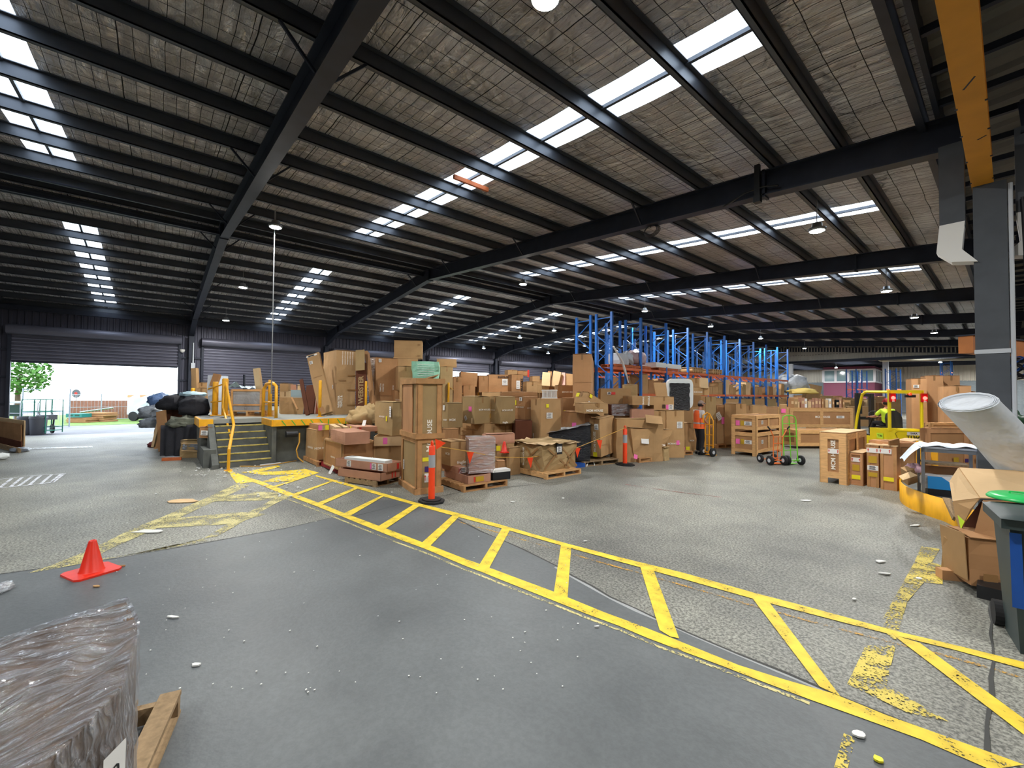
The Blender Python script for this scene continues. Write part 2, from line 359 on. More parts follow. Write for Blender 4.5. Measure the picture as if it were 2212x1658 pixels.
rungs = [[(675,1026),(666,1028),(590.5,1050),(597.6,1052)],[(727,1036.4),(717,1038),(633,1067),(644.6,1069)],[(778,1053),(767,1053),(684.5,1087),(696,1090)],
 [(831.5,1070.5),(821,1072),(743,1109),(757.4,1114)],[(908,1092),(892.6,1090.5),(814,1139),(832.6,1143)],[(992,1116),(978,1113),(911,1173),(929,1180)],
 [(1102,1144),(1084.7,1141),(1034,1223),(1056,1229)],[(1234,1179),(1212,1175),(1196,1283),(1226,1291)],[(1411.6,1231),(1383,1225),(1425,1362),(1448,1376),(1467,1380)],
 [(1660.6,1300),(1624,1291),(1770,1484),(1815,1505)],[(1987,1390),(1928.6,1372),(2212,1588.7),(2212,1554)]]
for r_ in rungs: groundpoly(r_, .007, 'painted_rung', PY_, fl)
for pl in ([(494,1016),(500,1030),(513,1046),(545,1041),(566,1042),(540,1032),(525,1026)], [(522,1019),(560,1019),(600,1018),(660,1013),(690,1021),(664,1029),(640,1037),(600,1041),(567,1040),(600,1030),(640,1024),(570,1026)],
           [(519,1022),(560,1013),(600,1005),(606,1008),(566,1018)]): groundpoly(pl, .0055, 'painted_hatching', PY_, fl)
for pl in ([(513,1044),(478,1060),(440,1078),(345,1119),(290,1140),(200,1185),(110,1222),(60,1238),(95,1233),(180,1215),(250,1180),(330,1145),(400,1112),(470,1080),(540,1048)],
           [(440,1078),(560,1062),(640,1066),(600,1080),(430,1084)], [(345,1122),(520,1106),(575,1110),(500,1132),(310,1142)],
           [(640,1068),(600,1085),(540,1118),(470,1158),(440,1163),(520,1115),(590,1078),(600,1066)],
           [(170,1215),(360,1185),(440,1163),(450,1168),(250,1204),(120,1228)]): groundpoly(pl, .005, 'faded_hatching', PY3, fl)
for pl in ([(1990,1180),(2030,1186),(2013,1215),(2038,1222),(2036,1262),(1996,1258),(1960,1300),(1905,1340),(1975,1215)], [(1960,1300),(1935,1385),(1905,1360),(1930,1300)],
           [(1870,1395),(1935,1395),(1915,1480),(1830,1478)], [(1830,1478),(1915,1480),(2000,1530),(2050,1560),(1960,1540)]): groundpoly(pl, .0052, 'faded_hatching', PY2, fl)
stroke([(x, y+10+(i*.9)) for i, (x, y) in enumerate(lo2[5:])], .035, .0045, 'faded_line', PYO, fl)
stroke([(x, y+8) for x, y in lo[3:20]], .03, .0045, 'faded_line', PY3, fl)
stroke([(1835, 1590), (1815, 1665)], .05, .0055, 'faded_line', PY2, fl)
stroke([(1350, 1046), (1460, 1062), (1560, 1074)], .05, .004, 'faded_line', PR, fl)
stroke([(-30, 1039), (60, 1028), (137, 1023)], .05, .006, 'white_bay_line', PW, fl); stroke([(-30, 1057), (50, 1049), (112, 1042)], .05, .006, 'white_bay_line', PW, fl)
for a, b in (((0, 1053), (26, 1033)), ((22, 1052), (48, 1031)), ((40, 1050), (70, 1029)), ((64, 1047), (88, 1027)), ((88, 1045), (112, 1025)), ((108, 1043), (133, 1023)), ((114, 1042), (139, 1023))):
    stroke([a, b], .05, .0062, 'white_bay_line', PW, fl)
# ---- roof: foil insulation with wire mesh, rafters, purlins, rooflights
def foilmat():
    m_ = bpy.data.materials.new('foil_insulation_on_wire_mesh'); m_.use_nodes = True; nt = m_.node_tree; b = nt.nodes['Principled BSDF']; L = nt.links.new
    tc = N(nt, 'ShaderNodeTexCoord'); sp = N(nt, 'ShaderNodeSeparateXYZ'); L(tc.outputs['Object'], sp.inputs[0])
    def line(out, s, w, off=0.0):
        a = N(nt, 'ShaderNodeMath', operation='ADD'); a.inputs[1].default_value = 1000+off; L(out, a.inputs[0])
        d = N(nt, 'ShaderNodeMath', operation='DIVIDE'); d.inputs[1].default_value = s; L(a.outputs[0], d.inputs[0])
        f = N(nt, 'ShaderNodeMath', operation='FRACT'); L(d.outputs[0], f.inputs[0])
        c = N(nt, 'ShaderNodeMath', operation='LESS_THAN'); c.inputs[1].default_value = w/s; L(f.outputs[0], c.inputs[0]); return c.outputs[0]
    wob = N(nt, 'ShaderNodeTexNoise', Scale=1.3, Detail=2.0); L(tc.outputs['Object'], wob.inputs['Vector'])
    wy = N(nt, 'ShaderNodeMath', operation='MULTIPLY_ADD'); wy.inputs[1].default_value = .05; L(wob.outputs['Fac'], wy.inputs[0]); L(sp.outputs['Y'], wy.inputs[2])
    wx = N(nt, 'ShaderNodeMath', operation='MULTIPLY_ADD'); wx.inputs[1].default_value = .05; L(wob.outputs['Fac'], wx.inputs[0]); L(sp.outputs['X'], wx.inputs[2])
    mx = N(nt, 'ShaderNodeMath', operation='MAXIMUM'); L(line(wx.outputs[0], .3, .009), mx.inputs[0]); L(line(wy.outputs[0], .15, .007), mx.inputs[1])
    mx2 = N(nt, 'ShaderNodeMath', operation='MAXIMUM'); L(mx.outputs[0], mx2.inputs[0]); L(line(wy.outputs[0], 1.25, .014, .4), mx2.inputs[1])
    nz = N(nt, 'ShaderNodeTexNoise', Scale=.8, Detail=5.0); L(tc.outputs['Object'], nz.inputs['Vector'])
    cr = N(nt, 'ShaderNodeValToRGB'); cr.color_ramp.elements[0].position = .3; cr.color_ramp.elements[1].position = .7
    cr.color_ramp.elements[0].color = (*srgb(206, 200, 200), 1); cr.color_ramp.elements[1].color = (*srgb(240, 236, 236), 1); L(nz.outputs['Fac'], cr.inputs[0])
    mi = N(nt, 'ShaderNodeMixRGB'); mi.inputs['Color2'].default_value = (*srgb(50, 46, 44), 1); L(mx2.outputs[0], mi.inputs['Fac']); L(cr.outputs[0], mi.inputs['Color1']); L(mi.outputs[0], b.inputs['Base Color'])
    b.inputs['Metallic'].default_value = .5; b.inputs['Roughness'].default_value = .27
    mp = N(nt, 'ShaderNodeMapping'); mp.inputs['Scale'].default_value = (1.1, 7.5, 1); L(tc.outputs['Object'], mp.inputs[0])
    w1 = N(nt, 'ShaderNodeTexNoise', Scale=1.0, Detail=6.0, Roughness=.62, Distortion=.5); L(mp.outputs[0], w1.inputs['Vector'])
    w2 = N(nt, 'ShaderNodeTexNoise', Scale=2.5, Detail=4.0, Distortion=1.2); L(tc.outputs['Object'], w2.inputs['Vector'])
    ad = N(nt, 'ShaderNodeMath', operation='ADD'); L(w1.outputs['Fac'], ad.inputs[0]); L(w2.outputs['Fac'], ad.inputs[1])
    bp = N(nt, 'ShaderNodeBump', Strength=1.0, Distance=.2); L(ad.outputs[0], bp.inputs['Height']); L(bp.outputs[0], b.inputs['Normal'])
    return m_
M['foil'] = foilmat()
YB = -13.0
strips = [4.68+6.3*k for k in range(-3, 7)]; HW = .335
def roofgrid(x0, x1, sx0, sx1, o, name, m_):
    """one slope from x0 to x1, rooflight strips cut between sx0 and sx1; the sheet sags a little between purlins"""
    ys = [YB]; holes = []
    for s in strips:
        if YB < s-HW and s+HW < YE: ys += [s-HW, s+HW]; holes.append((s-HW, s+HW))
    ys.append(YE); n = max(2, int(abs(x1-x0)/.3)); xs = sorted(set([x0+(x1-x0)*i/n for i in range(n+1)]+[sx0, sx1])); mb = MB()
    def zz(x):
        t = ((x+2.44)/1.22) % 1.0 if x > RX else ((x+14.3)/1.13) % 1.0
        return rz(x, o) - .02*math.sin(math.pi*t)
    for a, b in zip(xs, xs[1:]):
        for c, d in zip(ys, ys[1:]):
            if (c, d) in holes and a >= sx0-1e-6 and b <= sx1+1e-6: continue
            mb.add([(a, c, zz(a)), (a, d, zz(a)), (b, d, zz(b)), (b, c, zz(b))], [(0, 1, 2, 3)])
    return mb.build(name, m_, smooth=True)
ceil = roofgrid(RX, -.62, -12.72, -1.68, .62, 'ceiling', M['foil']); structure(ceil)
ceil2 = roofgrid(WX, RX, -25.75, -15.8, .62, 'ceiling_left', M['foil']); structure(ceil2)
for c_ in (ceil, ceil2):
    bm = bmesh.new(); bm.from_mesh(c_.data); bmesh.ops.remove_doubles(bm, verts=bm.verts, dist=1e-4); bm.to_mesh(c_.data); bm.free()
# rooflight sheets
sk = bpy.data.materials.new('translucent_rooflight_sheet'); sk.use_nodes = True; nt = sk.node_tree; nt.nodes.clear()
t_ = N(nt, 'ShaderNodeBsdfTransparent'); t_.inputs[0].default_value = (.86, .9, .94, 1); tl = N(nt, 'ShaderNodeBsdfTranslucent'); tl.inputs[0].default_value = (.9, .93, .95, 1)
tcn = N(nt, 'ShaderNodeTexCoord'); nzn = N(nt, 'ShaderNodeTexNoise', Scale=3.0, Detail=6.0); nt.links.new(tcn.outputs['Object'], nzn.inputs['Vector'])
mrn = N(nt, 'ShaderNodeMapRange'); mrn.inputs['To Min'].default_value = .25; mrn.inputs['To Max'].default_value = .65; nt.links.new(nzn.outputs['Fac'], mrn.inputs['Value'])
mxn = N(nt, 'ShaderNodeMixShader'); nt.links.new(mrn.outputs[0], mxn.inputs[0]); nt.links.new(t_.outputs[0], mxn.inputs[1]); nt.links.new(tl.outputs[0], mxn.inputs[2])
oo = N(nt, 'ShaderNodeOutputMaterial'); nt.links.new(mxn.outputs[0], oo.inputs[0])
wn = 0
def portal(c, sx, sy, rot):
    l = bpy.data.lights.new('daylight_opening', 'AREA'); l.shape = 'RECTANGLE'; l.size = sx; l.size_y = sy; l.cycles.is_portal = True
    o = bpy.data.objects.new('daylight_opening', l); COL.objects.link(o); o.location = c; o.rotation_euler = rot
for s in strips[1:]:
    for (a, b, sl) in ((-12.72, -1.68, SR), (-25.75, -15.8, -SL)):
        if s+HW > YE: continue
        if a < -13 and s > 40: continue
        wn += 1; mb = MB(); n = 12; pr_ = []
        for i in range(n+1):
            y = s-HW+2*HW*i/n; z = .02 if i % 2 else .0; pr_.append((y, z))
        vs = []
        for x in (a, b): vs += [(x, y, rz(x, .64)+z) for y, z in pr_]
        mb.add(vs, [(i, i+1, n+2+i, n+1+i) for i in range(n)])
        w_ = structure(mb.build('window_%d' % wn, sk))
        rb = MB(); L0 = (b-a)
        rb.bar((a, s, rz(a, .60)), (b, s, rz(b, .60)), .045, .05); rb.build('glazing_rib', M['purlin'], w_)
        ang = math.atan(sl); cx = (a+b)/2
        portal((cx, s, rz(cx, .66)), L0/math.cos(ang), 2*HW, (0, ang, 0))
# ridge capping
structure(MB().box((RX-.5, YB, rz(RX-.5, .62)), (RX+.5, YE, rz(RX-.5, .66))).build('trim_1', M['purlin']))
# purlins
def purlin(x, parent, d=.195):
    z1 = rz(x, .60); z0 = z1-d; mb = MB()
    mb.box((x-.008, YB, z0), (x+.008, YE, z1)); mb.box((x-.06, YB, z0), (x+.008, YE, z0+.012)); mb.box((x-.008, YB, z1-.012), (x+.06, YE, z1)); mb.box((x-.066, YB, z0), (x-.054, YE, z0+.03))
    return mb.build('purlin', M['purlin'], parent)
for k in range(11):
    x = -2.44-1.22*k
    if x > RX+.5: purlin(x, ceil)
purlin(-1.56, ceil)
purlin(RX+.22, ceil); purlin(RX-.22, ceil2)
for k in range(11):
    x = RX-.9-1.13*k
    if x > WX: purlin(x, ceil2)
# rafters
def rafter(Y):
    mb = MB(); pts = []
    def prof(x):
        z = rz(x); top = rz(x, .41)
        h = 0
        if x < WX+2.4: h = .36*(WX+2.4-x)/2.4
        if x > -2.6: h = .03
        return z-h, top
    xs = [WX+.15, WX+2.4, -20, RX, -7, -2.6, -.15]
    for a, b in zip(xs, xs[1:]):
        (za, ta), (zb, tb) = prof(a), prof(b)
        def slab(y0, y1, z0a, z1a, z0b, z1b):
            mb.add([(a, y0, z0a), (a, y1, z0a), (a, y1, z1a), (a, y0, z1a), (b, y0, z0b), (b, y1, z0b), (b, y1, z1b), (b, y0, z1b)], [(0, 1, 2, 3), (4, 7, 6, 5), (0, 4, 5, 1), (1, 5, 6, 2), (2, 6, 7, 3), (3, 7, 4, 0)])
        slab(Y-.012, Y+.012, za+.02, ta-.02, zb+.02, tb-.02)
        slab(Y-.1, Y+.1, za, za+.02, zb, zb+.02); slab(Y-.1, Y+.1, ta-.02, ta, tb-.02, tb)
    for x in (RX, WX+2.4, -2.6):       # splice plates
        z, t = prof(x); mb.box((x-.02, Y-.1, z-.03), (x+.02, Y+.1, t+.01))
    o = mb.build('rafter', M['steel'], ceil); return o
for k in range(-1, NB+1):
    Y = Y0+k*DY; r_ = rafter(Y)
    for x in (-14.65, -19.17, -22.56, -24.82, -4.88, -8.54, -12.2):
        for s in (-1, 1):
            if k < 5:
                b_ = MB().bar((x, Y+s*.1, rz(x, .02)), (x, Y+s*.46, rz(x, .40)), .03, .03); b_.build('fly_brace', M['steel'], r_)
# ridge tie / cable tray along the ridge and eave
structure(MB().bar((RX-.55, YB, rz(RX, .28)), (RX-.55, YE, rz(RX, .28)), .10, .07).build('trim_2', M['steel']))
structure(MB().tube([(RX+.7, YB, rz(RX, .24)), (RX+.7, YE, rz(RX, .24))], .022, 6).build('trim_3', M['steel']))
structure(MB().bar((WX+.4, YB, rz(WX, .30)), (WX+.4, YE, rz(WX, .30)), .2, .2).build('trim_4', M['steel']))
# valley beam on the column line, gutter
vb = MB(); vb.box((-.76, YB, rz(-.6, .33)), (-.68, YE, rz(-.6, .62))); vb.box((-.60, YB, rz(-.6, .45)), (-.55, YE, rz(-.6, .75)))
for i in range(70): vb.box((-.6, YB+.4+i*.8, rz(-.6, .48)), (.35, YB+.46+i*.8, rz(-.6, .56)))
structure(vb.build('trim_5', M['steel']))
# neighbouring bay: bare corrugated sheets
def corr(name, fn, n, length, m_, amp=.03):
    pass
rb = MB(); n = 150
for i in range(n):        # ribs run along x, pitch in y
    y0 = YB+(YE-YB)*i/n; y1 = YB+(YE-YB)*(i+1)/n; q = [y0, y0+(y1-y0)*.35, y0+(y1-y0)*.5, y0+(y1-y0)*.85, y1]; zz = [0, 0, .05, .05, 0]
    za, zb = 5.74, 5.74+.0764*14.7
    vs = [(-.7, y, za+z) for y, z in zip(q, zz)]+[(14, y, zb+z) for y, z in zip(q, zz)]
    rb.add(vs, [(j, j+1, 5+j+1, 5+j) for j in range(4)])
M['roofbare'] = mat('dull_corrugated_steel', srgb(104, 100, 94), .55, .35, n=(1.5, .25))
M['wallsheet'] = mat('dark_corrugated_wall', srgb(78, 78, 92), .5, .3, n=(.8, .12))
M['curtain'] = mat('roller_door_slats', srgb(104, 104, 118), .42, .35, n=(.8, .1))
M['paledoor'] = mat('pale_roller_door', srgb(150, 160, 166), .5, .1, n=(.8, .06))
structure(rb.build('ceiling_right', M['roofbare']))
for x in (1.2, 2.6, 4.0, 5.6, 7.2): structure(MB().bar((x, YB, 5.60+.0764*x), (x, YE, 5.60+.0764*x), .07, .18).build('trim_6', M['steel']))
for k in range(-1, NB+1):
    Y = Y0+k*DY; mb = MB(); a = (.1, Y, 5.15); b = (14, Y, 5.15+.0764*14); mb.bar(a, b, .02, .4); mb.bar((.1, Y, 4.97), (14, Y, 4.97+1.07), .2, .02); mb.bar((.1, Y, 5.33), (14, Y, 5.33+1.07), .2, .02)
    structure(mb.build('trim_7', M['steel']))
# ---- walls
def ribwall_x(mb, X, y0, y1, z0, z1, pitch=.2, dep=.035, s=1):
    n = max(1, int((y1-y0)/pitch))
    for i in range(n):
        a = y0+(y1-y0)*i/n; b = y0+(y1-y0)*(i+1)/n; w = b-a
        q = [(a, 0), (a+.55*w, 0), (a+.65*w, dep), (a+.9*w, dep), (b, 0)]
        vs = [(X+s*d, y, z0) for y, d in q]+[(X+s*d, y, z1) for y, d in q]
        mb.add(vs, [(j, j+1, 6+j, 5+j) for j in range(4)])
wl = MB(); doors = []
for k in range(-3, NB):
    yb = Y0+k*DY; d0, d1 = yb+.5, yb+5.82; doors.append((k, d0, d1))
    for a, b in ((yb, d0), (d1, yb+DY)): ribwall_x(wl, WX, a, b, 0, 5.6)
    ribwall_x(wl, WX, d0, d1, 4.42, 5.6)
wl_ = structure(wl.build('wall_left', M['wallsheet']))
for k in range(-1, NB+1):     # wall columns with girts
    Y = Y0+k*DY; mb = MB(); mb.box((WX+.04, Y-.1, 0), (WX+.06, Y+.1, 4.6)); mb.box((WX+.34, Y-.1, 0), (WX+.36, Y+.1, 4.6)); mb.box((WX+.05, Y-.01, 0), (WX+.35, Y+.01, 4.6))
    mb.build('column', M['steel'], wl_)
    for z in (1.3, 2.4, 3.5):
        mb = MB(); mb.box((WX+.03, Y-.5, z), (WX+.1, Y+.5, z+.08)); mb.build('girt', M['steel'], wl_)
def slats(mb, X, y0, y1, z0, z1, pitch=.14, dep=.05, s=1):
    n = max(1, int((z1-z0)/pitch))
    for i in range(n):
        a = z0+(z1-z0)*i/n; b = z0+(z1-z0)*(i+1)/n; w = b-a
        q = [(a, 0), (a+.25*w, dep), (a+.6*w, dep), (a+.85*w, 0), (b, 0)]
        vs = [(X+s*d, y0, z) for z, d in q]+[(X+s*d, y1, z) for z, d in q]
        mb.add(vs, [(j, 5+j, 6+j, j+1) for j in range(4)])
dn = 0
for k, d0, d1 in doors:
    if k < -1: 
        ww = MB().box((WX-.02, d0, 0), (WX+.01, d1, 4.42)).build('wall_left_infill', M['wallsheet']); structure(ww); continue
    dn += 1; zb = 3.08 if k == -1 else (3.55 if k == 2 else 0.02)
    mb = MB(); slats(mb, WX+.06, d0-.06, d1+.06, zb, 4.38)
    dr = structure(mb.build('door_%d' % dn, M['curtain']))
    MB().box((WX+.04, d0+.02, zb-.05), (WX+.11, d1-.02, zb+.02)).build('bottom_rail', M['steel'], dr)
    mb = MB(); mb.tube([(WX+.3, d0-.1, 4.36), (WX+.3, d1+.1, 4.36)], .2, 20); mb.build('curtain_roll', M['curtain'], dr)
    for y in (d0-.04, d1+.04): MB().box((WX+.02, y-.05, 0), (WX+.16, y+.05, 4.45)).build('guide_rail', M['steel'], dr)
    if zb > 1: portal((WX-.05, (d0+d1)/2, zb/2), zb, d1-d0, (0, R_(-90), 0))
# rear infill above the opening to the back hall, back hall, closing walls
def ribwall_y(mb, Y, x0, x1, z0, z1, pitch=.22, dep=.035, ztop=None):
    n = max(1, int((x1-x0)/pitch))
    for i in range(n):
        a = x0+(x1-x0)*i/n; b = x0+(x1-x0)*(i+1)/n; w = b-a
        q = [(a, 0), (a+.55*w, 0), (a+.65*w, dep), (a+.9*w, dep), (b, 0)]
        vs = [(x, Y-d, z0) for x, d in q]+[(x, Y-d, ztop(x) if ztop else z1) for x, d in q]
        mb.add(vs, [(j, j+1, 6+j, 5+j) for j in range(4)])
M['wallsheet2'] = mat('grey_beige_corrugated_wall', srgb(196, 190, 176), .6, .1, n=(.7, .1))
mb = MB(); ribwall_y(mb, YE, WX, 0, 5.05, 0, ztop=lambda x: rz(x, .62)); structure(mb.build('wall_far', M['wallsheet2']))
structure(MB().bar((WX, YE-.02, 5.0), (0, YE-.02, 5.0), .3, .22, up=(0, 0, 1)).build('trim_8', M['steel']))
YR = 68.0
mb = MB(); ribwall_y(mb, YR, WX, 14, 3.7, 5.6, pitch=.3); structure(mb.build('wall_rear', M['wallsheet2']))
mb = MB()
for i in range(45): mb.add([(WX, YR, i*.083), (14, YR, i*.083), (14, YR-.03, i*.083+.05), (WX, YR-.03, i*.083+.05)], [(0, 1, 2, 3)]); mb.add([(WX, YR-.03, i*.083+.05), (14, YR-.03, i*.083+.05), (14, YR, i*.083+.083), (WX, YR, i*.083+.083)], [(0, 1, 2, 3)])
structure(mb.build('door_20', M['paledoor']))
rh = [(WX, -17.5), (-16.5, -9.5), (-8.5, -6.2), (-5.2, -.8), (.2, 14)]
mb = MB()
mb.box((WX, YE, 5.6), (14, YR, 5.65)); 
structure(mb.build('ceiling_rear', M['roofbare']))
for i in range(13): structure(MB().bar((WX, YE+1.2+i*1.7, 5.5), (14, YE+1.2+i*1.7, 5.5), .08, .2).build('trim_9', M['steel']))
structure(MB().box((WX-.05, YE, 0), (WX, YR, 5.6)).build('wall_left_rear', M['wallsheet2']))
structure(MB().box((14, YB, 0), (14.1, YR, 7)).build('wall_right', M['wallsheet2']))
mb = MB(); ribwall_y(mb, YB, WX, 14, 0, 7.2); structure(mb.build('wall_near', M['wallsheet']))
mb = MB(); ribwall_y(mb, YE, 0, 14, 4.9, 6.8); structure(mb.build('wall_far_right', M['wallsheet2']))
# steel columns on the valley line and white pipe
def col_(Y, X=-.22):
    mb = MB(); mb.box((X-.19, Y-.2, 0), (X-.17, Y+.2, 4.95)); mb.box((X+.17, Y-.2, 0), (X+.19, Y+.2, 4.95)); mb.box((X-.18, Y-.012, 0), (X+.18, Y+.012, 4.95)); return mb
for k in range(0, NB+1):
    Y = Y0+k*DY
    if k in (0, 1): continue
    structure(col_(Y).build('column', M['steel']))
# ================================================================ near column, crane beams
Yc = Y0+DY
cg = thing('steel_column', 'dark grey boxed steel column beside the yellow kerb and grey roll', 'column', (-.146, Yc, 0))
cg['kind'] = 'structure'
M['colgrey'] = mat('charcoal_painted_column', srgb(72, 76, 82), .6, n=(5, .12), bump=(6, .1, .01))
mb = MB(); mb.box((-.135, -.135, 0), (.135, .135, 4.45)); mb.build('casing', M['colgrey'], cg)
for z in (2.42,): MB().box((-.143, -.143, z), (.143, .143, z+.05)).build('collar_band', M['lightgrey'], cg)
MB().tube([(.16, -.11, 1.0), (.16, -.11, 4.4)], .022, 8).build('conduit', M['lightgrey'], cg)
mb = MB(); mb.tube([(.27, -.1, 4.2), (.29, -.1, 3.4), (.33, -.1, 2.9), (.31, -.1, 2.75), (.27, -.08, 2.8), (.27, -.05, 3.3), (.25, -.05, 4.2)], .02, 8); mb.tube([(.25, -.12, 4.2), (.28, -.14, 3.5), (.30, -.12, 2.9), (.33, -.1, 3.1), (.3, -.07, 4.1)], .014, 6)
mb.build('hanging_cable', M['black'], cg)
# downpipe boots each side of the column
for s, x0 in ((-1, -.42), (1, .22)):
    t = thing('downpipe', 'white angled rainwater downpipe boot on the %s of the near column' % ('left' if s < 0 else 'right'), 'downpipe', (-.146+s*.31, Yc-.02+s*.06, 3.55))
    mb = MB(); mb.box((-.11, -.09, .45), (.11, .09, 1.5)); mb.build('upper_duct', M['colgrey'], t)
    a = MB(); a.add([(-.11, -.1, .5), (.11, -.1, .5), (.11, .1, .5), (-.11, .1, .5), (-.11+s*.03, -.1, .16), (.11+s*.03, -.1, .16), (.11+s*.03, .1, .16), (-.11+s*.03, .1, .16)], [(0, 1, 2, 3), (7, 6, 5, 4), (4, 5, 1, 0), (5, 6, 2, 1), (6, 7, 3, 2), (7, 4, 0, 3)])
    a.build('white_boot', M['white'], t)
    a = MB(); e = -s; a.add([(-.11+s*.03, -.1, .16), (.11+s*.03, -.1, .16), (.11+s*.03, .1, .16), (-.11+s*.03, .1, .16), (-.11-s*.10, -.1, .02), (.11-s*.10, -.1, -.02), (.11-s*.10, .1, -.02), (-.11-s*.10, .1, .02)], [(0, 1, 2, 3), (7, 6, 5, 4), (4, 5, 1, 0), (5, 6, 2, 1), (6, 7, 3, 2), (7, 4, 0, 3)])
    a.build('white_elbow', M['white'], t)
M['cranebeam'] = mat('ochre_yellow_beam_paint', srgb(206, 140, 40), .6, n=(3, .1), bump=(4, .1, .01))
t = thing('crane_runway_beam', 'yellow crane runway beam overhead, ending at the top of the near column', 'beam', (-.2, Yc, 4.45)); 
mb = MB(); mb.box((-.09, -Yc-3, 0), (.09, .18, .025)); mb.box((-.01, -Yc-3, .02), (.01, .18, .42)); mb.box((-.08, -Yc-3, .42), (.08, .18, .44)); mb.build('girder', M['cranebeam'], t)
mb = MB()
for y in (-.3, -1.0, -1.7, -2.3): mb.box((-.1, y, -.006), (-.08, y+.02, .0)); mb.box((.08, y, -.006), (.1, y+.02, 0))
for a, b in (((.04, -2.75), (-.03, -2.6)), ((.07, -1.55), (.01, -1.5))): mb.bar((a[0], a[1], -.002), (b[0], b[1], -.002), .012, .003)
mb.build('scratches', M['steel'], t)
# orange beam passing behind the column
p0 = AD(2086, 744, 6.2); p1 = AD(2215, 745, 6.9); p1.z = p0.z
t = thing('jib_beam', 'orange-brown horizontal box beam passing behind the near column', 'beam', p0); d_ = (p1-p0); L_ = d_.length+1.5; d_.normalize()
mb = MB(); mb.bar((0, 0, 0), d_*L_, .16, .25); mb.build('box_section', mat('brown_orange_beam', srgb(196, 122, 66), .5, n=(6, .1)), t)
mb = MB(); mb.bar(d_*-.02+Vector((0, 0, .135)), d_*L_+Vector((0, 0, .135)), .2, .02); mb.build('top_plate', M['steel'], t)
# things on the middle rafters
p = roofpt(1643, 400, 0.05)
t = thing('junction_post', 'black electrical isolator post clamped to the second rafter', 'isolator', (AY(1643, 430, Yc).x, Yc, 0))
x_ = AY(1643, 430, Yc).x; z0 = AY(1643, 440, Yc).z; z1 = AY(1643, 362, Yc).z
MB().box((-.04, -.16, z0), (.04, -.1, z1)).build('post', M['black'], t); MB().box((-.05, -.18, z0-.02), (.05, -.08, z0+.1)).build('switch_box', M['black'], t)
mb = MB(); mb.tube([(-.55, -.12, z0+.1), (-.2, -.14, z0+.2), (.1, -.14, z0+.21), (.3, -.12, z0+.16)], .015, 6); mb.build('cable', M['black'], t)
q = AY(1405, 497, Yc); t = thing('cable_coil', 'coil of black cable hanging under the second rafter', 'cable', q); mb = MB()
for i in range(4): mb.tube([(.14*math.cos(a)*(1+.1*i), .02*i, .09*math.sin(a)*(1+.1*i)) for a in [k*math.pi/8 for k in range(17)]], .008, 5)
mb.tube([(0, 0, .05), (0, 0, .3)], .008, 5); mb.build('loops', M['black'], t)
q = AY(1345, 678, Y0+3*DY); t = thing('cable_coil', 'small coil of cable on the rafter over the blue racking', 'cable', q); mb = MB()
for i in range(3): mb.tube([(.22*math.cos(a)*(1+.1*i), .03*i, .16*math.sin(a)*(1+.1*i)) for a in [k*math.pi/8 for k in range(17)]], .015, 5)
mb.build('loops', M['black'], t)
# rusty timber wedged under the rooflight
a = roofpt(980, 381, .5); b = roofpt(1054, 410, .5); t = tag(MB().bar(a, b, .05, .08).build('timber_batten', M['rust']), 'orange-brown timber batten wedged across the large rooflight strip', 'timber')
# ================================================================ high-bay lamps
M['lampglow'] = emis('led_lens', (.86, 1.0, .95), 60)
def lamp(px, py, label, o=-.1, sc=1.0, drop=.55, power=90, grp=None):
    p = roofpt(px, py, o)
    t = thing('high_bay_lamp', label, 'lamp', p)
    mb = MB(); mb.lathe([(0, .02), (.13*sc, .0), (.15*sc, .02), (.15*sc, .05), (.09*sc, .07), (.08*sc, .15), (0, .16)], 20); mb.build('housing', M['galv'], t, True)
    MB().lathe([(0, -.012), (.10*sc, -.012), (.125*sc, .0)], 20).build('led_lens', M['lampglow'], t)
    mb = MB(); mb.tube([(0, 0, .15), (0, 0, .56-o)], .008, 6); mb.build('suspension_rod', M['galv'], t)
    l = bpy.data.lights.new('lamp_light', 'AREA'); l.shape = 'DISK'; l.size = .26*sc; l.energy = power; l.color = (1.0, .985, .95)
    o_ = bpy.data.objects.new('lamp_light', l); COL.objects.link(o_); o_.location = (0, 0, -.03); o_.parent = t
    return t
LAMPS = [(1178, -2, 'lamp over the middle of the floor, cut by the top edge of the photo', .3, 'b'), (595, 491, 'lamp above the stairs, topmost of the left three', -.1, 'b'), (525, 621, 'middle lamp of the three left of the stair cable', -.1, 'b'),
 (488, 692, 'lowest lamp of the left three, above the second roller door', -.1, 'b'), (1130, 614, 'large bright lamp near the ridge left of the second rooflight', -.1, 'b'), (1765, 499, 'lamp under the second rooflight near the right column', -.1, 'b'),
 (1915, 629, 'lamp on a white chain under the third rooflight', -.1, 'm'), (1393, 672, 'lamp above the front of the blue racking', -.1, 's'), (1535, 705, 'unlit lamp, its light added, above the middle of the blue racking', -.2, 's'),  # the unlit lamp still gets a glowing lens and added light
 (1643, 731, 'lamp above the rear part of the blue racking', -.2, 's'), (1738, 752, 'small lamp in front of the far corrugated wall', -.25, 's'), (1975, 686, 'lamp left of the near column, third down', -.2, 's'), (2018, 719, 'lamp left of the near column, fourth down', -.2, 's'),
 (927, 708, 'lamp over the far roller doors between second and third rafters', -.1, 's'), (1197, 714, 'lamp left of the racking, highest of its cluster', -.1, 's'), (1123, 729, 'lamp between third and fourth rafters', -.1, 's'),
 (1045, 752, 'low lamp above the open roller door', -.1, 's'), (1184, 763, 'lowest lamp near the fifth roller door', -.1, 's'), (1263, 747, 'lamp seen through the first blue rack frame', -.1, 's')]
for px, py, lb, o, s in LAMPS: lamp(px, py, 'high-bay '+lb, o, {'b': 1.0, 'm': 1.0, 's': .95}[s], power={'b': 150, 'm': 150, 's': 150}[s])
